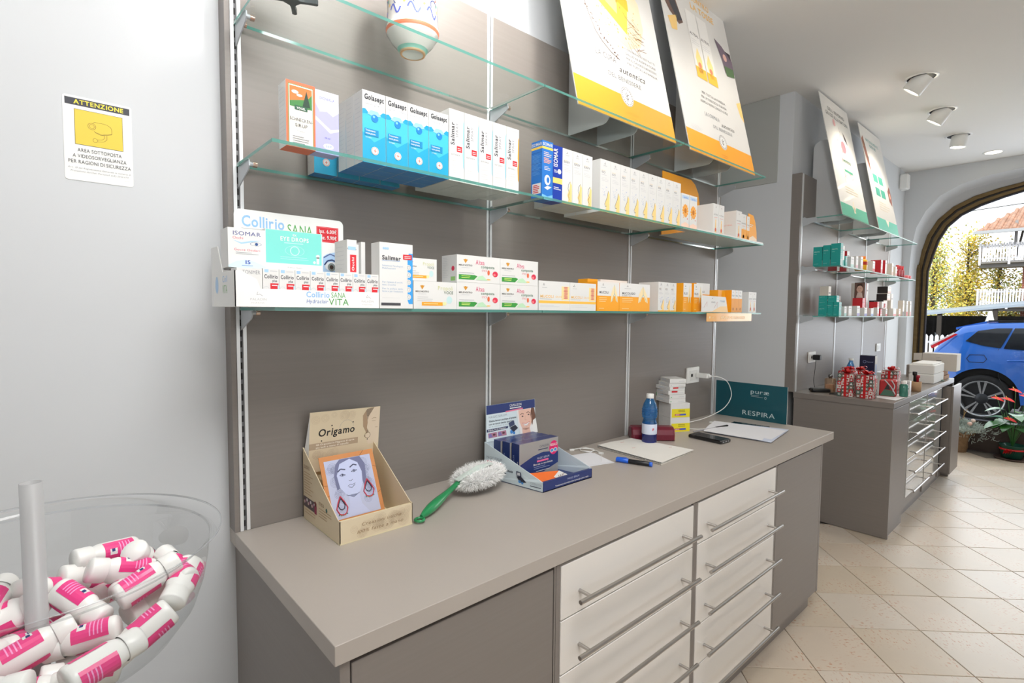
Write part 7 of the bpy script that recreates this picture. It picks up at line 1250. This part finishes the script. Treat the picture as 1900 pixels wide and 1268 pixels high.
for wy, wz in wheels:
    for sg in (-1, 1):
        o = empty('wheel', (sg * .84, wy, .305)); o.parent = t; Mw = Matrix.Rotation(sg * PI / 2, 4, 'Y')
        m = MB(); m.lathe([(.245, .09), (.27, .095), (.31, .085), (.325, .05), (.325, -.08), (.30, -.10)], CT, n=36, M=Mw); m.build('tyre', o)
        m = MB(); m.lathe([(.232, .078), (.250, .088), (.245, .092), (.225, .07), (.215, .02)], RIM, n=36, M=Mw)
        for k in range(5):
            for da in (-.17, .17):
                a = 2 * PI * k / 5 + da; a2 = 2 * PI * k / 5 + da * .9
                P = [Vector((.07 * math.cos(a2 - .12), .07 * math.sin(a2 - .12), .075)), Vector((.235 * math.cos(a - .065), .235 * math.sin(a - .065), .080)), Vector((.235 * math.cos(a + .065), .235 * math.sin(a + .065), .080)), Vector((.07 * math.cos(a2 + .12), .07 * math.sin(a2 + .12), .075))]
                m.slab([Mw @ p for p in P], Mw @ Vector((0, 0, -.02)), RIM)
        m.lathe([(.075, .06), (.07, .078), (.02, .085), (0, .085)], mat('dark_wheel_hub', (60, 62, 66), .4, metal=.5), n=20, M=Mw); m.build('alloy_rim', o)
        m = MB(); m.disc(Mw @ Vector((0, 0, .0)), .24, mat('dark_brake_shade', (46, 48, 52), .7), 24, M=Mw); m.lathe([(.30, -.1), (.0, -.1)], CK, n=20, M=Mw); m.build('brake_disc', o)
# picket fence
t = empty('picket_fence', (13.0, .5, 0), **cat('white picket fence beyond the car', 'fence')); WP = mat('white_painted_wood', (226, 226, 230), .6)
m = MB(); m.box((.03, -1.2, .95), (.05, 1.6, .99), WP); m.box((.03, -1.2, .45), (.05, 1.6, .49), WP); m.build('rails', t)
pm = MB(); pm.slab([(0, -.030, .0), (0, .030, 0), (0, .030, 1.08), (0, .018, 1.11), (0, 0, 1.125), (0, -.018, 1.11), (0, -.030, 1.08)], (.02, 0, 0), WP); me = pm.mesh('picket')
for k in range(33): o = bpy.data.objects.new('picket', me); COL.objects.link(o); o.location = (0, -1.15 + k * .0855, 0); o.parent = t
# dark carport
t = empty('carport', (15, .2, 0), **cat('dark open carport with a pale metal roof behind the fence', 'carport')); m = MB(); m.slab([(0, 1.9, 1.40), (0, -3.0, 2.00), (3.0, -3.0, 2.15), (3.0, 1.9, 1.55)], (0, 0, .05), mat('pale_metal_roof', (166, 178, 190), .4, metal=.3)); m.build('roof', t)
m = MB(); m.box((3.0, -3.0, 0), (3.05, 1.9, 1.5), mat('carport_shadow_boards', (54, 52, 50), .9, noise=.3, scale=3)); m.box((.1, 1.7, 0), (3, 1.78, 1.38), mat('carport_shadow_boards', (54, 52, 50), .9)); m.build('back_boards', t)
m = MB(); [m.box((.05, y, 0), (.13, y + .08, 1.45 + (1.9 - y) * .11), mat('dark_post', (60, 54, 48), .8)) for y in (1.6, .7, -.25, -1.2)]; m.build('posts', t)
m = MB(); r = random.Random(4)
for k in range(16): y = r.uniform(-1.2, 1.5); m.slab([(.4 + r.random(), y, .1), (.4 + r.random(), y + r.uniform(.1, .3), .1), (.5 + r.random(), y + r.uniform(.05, .3), r.uniform(.5, 1.2)), (.4 + r.random(), y, r.uniform(.6, 1.2))], (.02, 0, 0), ink(((120, 128, 134), (70, 80, 90), (90, 80, 70))[k % 3]))
m.build('stored_junk', t, kind='stuff')
t = MB(); t.lathe([(.0, 1.62), (.03, 1.60), (.06, 1.45), (.11, 1.25), (.12, 1.10)], mat('folded_canvas', (226, 226, 220), .8), n=14); t.slab([(-.10, -.02, 1.35), (-.10, .06, 1.30), (-.12, .03, 1.15)], (.01, 0, 0), ink((60, 140, 110))); t.tube([(0, 0, 0), (0, 0, 1.62)], .02, mat('dark_post', (60, 54, 48), .8), 8); t.build('folded_parasol', None, (14.4, 0.0, 0), 0, **cat('folded white and green parasol behind the car roof', 'parasol'))
# trees
def tree(x, y, h, w, seed, label, cols, n):
    t = empty('tree', (x, y, 0), **cat(label, 'tree', 'autumn trees')); r = random.Random(seed); m = MB(); BK = mat('grey_bark', (96, 84, 72), .9, noise=.2, scale=8)
    m.tube([(0, 0, 0), (.05, .03, h * .4), (0, .06, h * .95)], [.10, .06, .015], BK, 7)
    for k in range(26):
        z = r.uniform(.15, .9) * h; a = r.uniform(0, 6.28); l = w * r.uniform(.5, 1) * (1.05 - z / h * .7); m.tube([(0, 0, z), (l * .5 * math.cos(a), l * .5 * math.sin(a), z + l * .5), (l * math.cos(a), l * math.sin(a), z + l * .9)], [.022, .014, .005], BK, 4, cap=False)
    m.build('trunk', t); m = MB(); ms = [mat('autumn_leaf_%d_%d_%d' % c_, c_, .7) for c_ in cols]
    cl = [(r.uniform(0, 6.28), r.uniform(0, 1), r.uniform(.08, .98)) for _ in range(90)]
    for k in range(n):
        a, q_, zz_ = cl[r.randrange(90)]; rad = w * q_ ** .6 * (1.08 - zz_ * .85); p = Vector((rad * math.cos(a), rad * math.sin(a), zz_ * h)) + Vector((r.gauss(0, .15), r.gauss(0, .15), r.gauss(0, .18))); u = Vector((r.uniform(-1, 1), r.uniform(-1, 1), r.uniform(-1, 1))).normalized() * .040; v = u.orthogonal().normalized() * .028
        m.add([p - u, p - v, p + u, p + v], [(0, 1, 2, 3)], ms[r.randrange(len(ms))])
    m.build('foliage', t, kind='stuff')
Yc = [(246, 214, 84), (240, 206, 70), (226, 210, 100), (186, 190, 96)]; Gc = [(186, 198, 120), (160, 176, 110), (226, 214, 120), (170, 186, 130)]
tree(19.5, 1.80, 4.0, .50, 1, 'yellow tree nearest the window frame', Yc + Gc[:2], 3000); tree(20.5, 1.15, 4.0, .60, 2, 'tallest yellow tree left of the house', Yc + Gc[2:3], 3400); tree(21.0, .50, 3.6, .45, 3, 'pale yellow-green tree beside the balconies', Yc + Gc, 1700)
tree(22.5, 2.3, 3.2, .8, 4, 'greyish green tree behind the yellow trees', Gc, 2200); tree(22.5, -.1, 3.0, .8, 5, 'yellow-green bush-like tree seen under the balcony', Yc + Gc, 2400); tree(22.0, 1.5, 2.6, .9, 6, 'dense low yellow-green tree behind the carport', Gc + Yc[:2], 3400); tree(22.0, .3, 2.3, .9, 7, 'dense low green-yellow tree right of the carport', Gc + Yc[:2], 3000)
# house with balconies
t = empty('house', (20, -3.0, 0), **cat('brick house with white balconies and a tiled roof', 'house')); BRK = mat('red_brick', (168, 96, 78), .8)
nb = BRK.node_tree.nodes; bt = nb.new('ShaderNodeTexBrick'); bt.inputs['Scale'].default_value = 5; bt.inputs['Color1'].default_value = L3((176, 100, 80)); bt.inputs['Color2'].default_value = L3((150, 84, 70)); bt.inputs['Mortar'].default_value = L3((190, 178, 170)); tcn = nb.new('ShaderNodeTexCoord'); mpn = nb.new('ShaderNodeMapping'); mpn.inputs['Rotation'].default_value = (0, PI / 2, PI / 2); BRK.node_tree.links.new(tcn.outputs['Object'], mpn.inputs[0]); BRK.node_tree.links.new(mpn.outputs[0], bt.inputs[0]); BRK.node_tree.links.new(bt.outputs[0], nb['Principled BSDF'].inputs['Base Color'])
m = MB(); m.box((0.5, -4.0, 0), (6, 3.0, 4.2), BRK); m.build('walls', t)
for z0, z1, yl, s_ in ((3.05, 3.55, 3.88, 'upper'), (1.80, 2.26, 3.88, 'lower')):
    m = MB(); m.slab([(-.2, yl, z0 - .05), (-.2, -3, z0 - .05 + .0), (.6, -3, z0 - .16), (.6, yl, z0 - .12)], (0, 0, .05), mat('grey_balcony_slab', (150, 146, 142), .7)); m.box((.0, -3, z0 - .16), (.5, yl, z0 - .05), mat('grey_balcony_slab', (150, 146, 142), .7)); m.build('balcony_slab', t)
    m = MB(); y = yl
    while y > -2.0: m.box((-.22, y - .05, z0), (-.205, y - .01, z1), WP); y -= .062
    m.box((-.20, -2.0, z0 + .06), (-.18, yl, z0 + .10), WP); m.box((-.20, -2.0, z1 - .09), (-.18, yl, z1 - .05), WP); [m.box((-.24, yl - q_ * .62 - .05, z0 - .1), (-.18, yl - q_ * .62, z1 + .02), WP) for q_ in range(9)]
    for k in range(8): m.box((-.2 + k * .09, yl - .01, z0), (-.15 + k * .09, yl, z1), WP)
    m.build('balcony_railing', t)
m = MB(); m.box((-.15, 3.10, 3.5), (-.09, 3.16, 4.16), mat('grey_post', (150, 150, 150), .6)); m.tube([(-.12, 3.13, 3.0), (-.12, 2.95, 4.15)], .025, mat('dark_post', (60, 54, 48), .8), 6); m.build('balcony_post', t)
RT = mat('terracotta_tiles', (186, 144, 120), .85, noise=.25, scale=6); m = MB(); m.slab([(-.6, 3.95, 3.83), (-.6, -4, 3.83), (5.6, -4, 6.0), (5.6, 2.3, 6.0)], (0, 0, .05), RT, mat('grey_gutter', (176, 178, 180), .5))
for k in range(52):
    y0 = 3.90 - k * .15; x1 = min(5.6, (3.95 - y0) / .266 - .6)
    if x1 > -.4: m.tube([(-.62, y0, 3.88), (x1, y0, 3.88 + (x1 + .62) * .35)], .05, RT, 6)
m.build('tiled_roof', t); m = MB(); m.box((-.68, -4, 3.80), (-.60, 3.97, 3.88), mat('grey_gutter', (176, 178, 180), .5)); m.build('gutter', t)
m = MB(); m.tube([(24, 6.0, 4.95), (24, 1, 5.2), (24, -6, 5.6)], .012, BLACK, 5); m.local('overhead_wire', (24, 0, 5), **cat('thin overhead wire crossing the white sky', 'wire'))
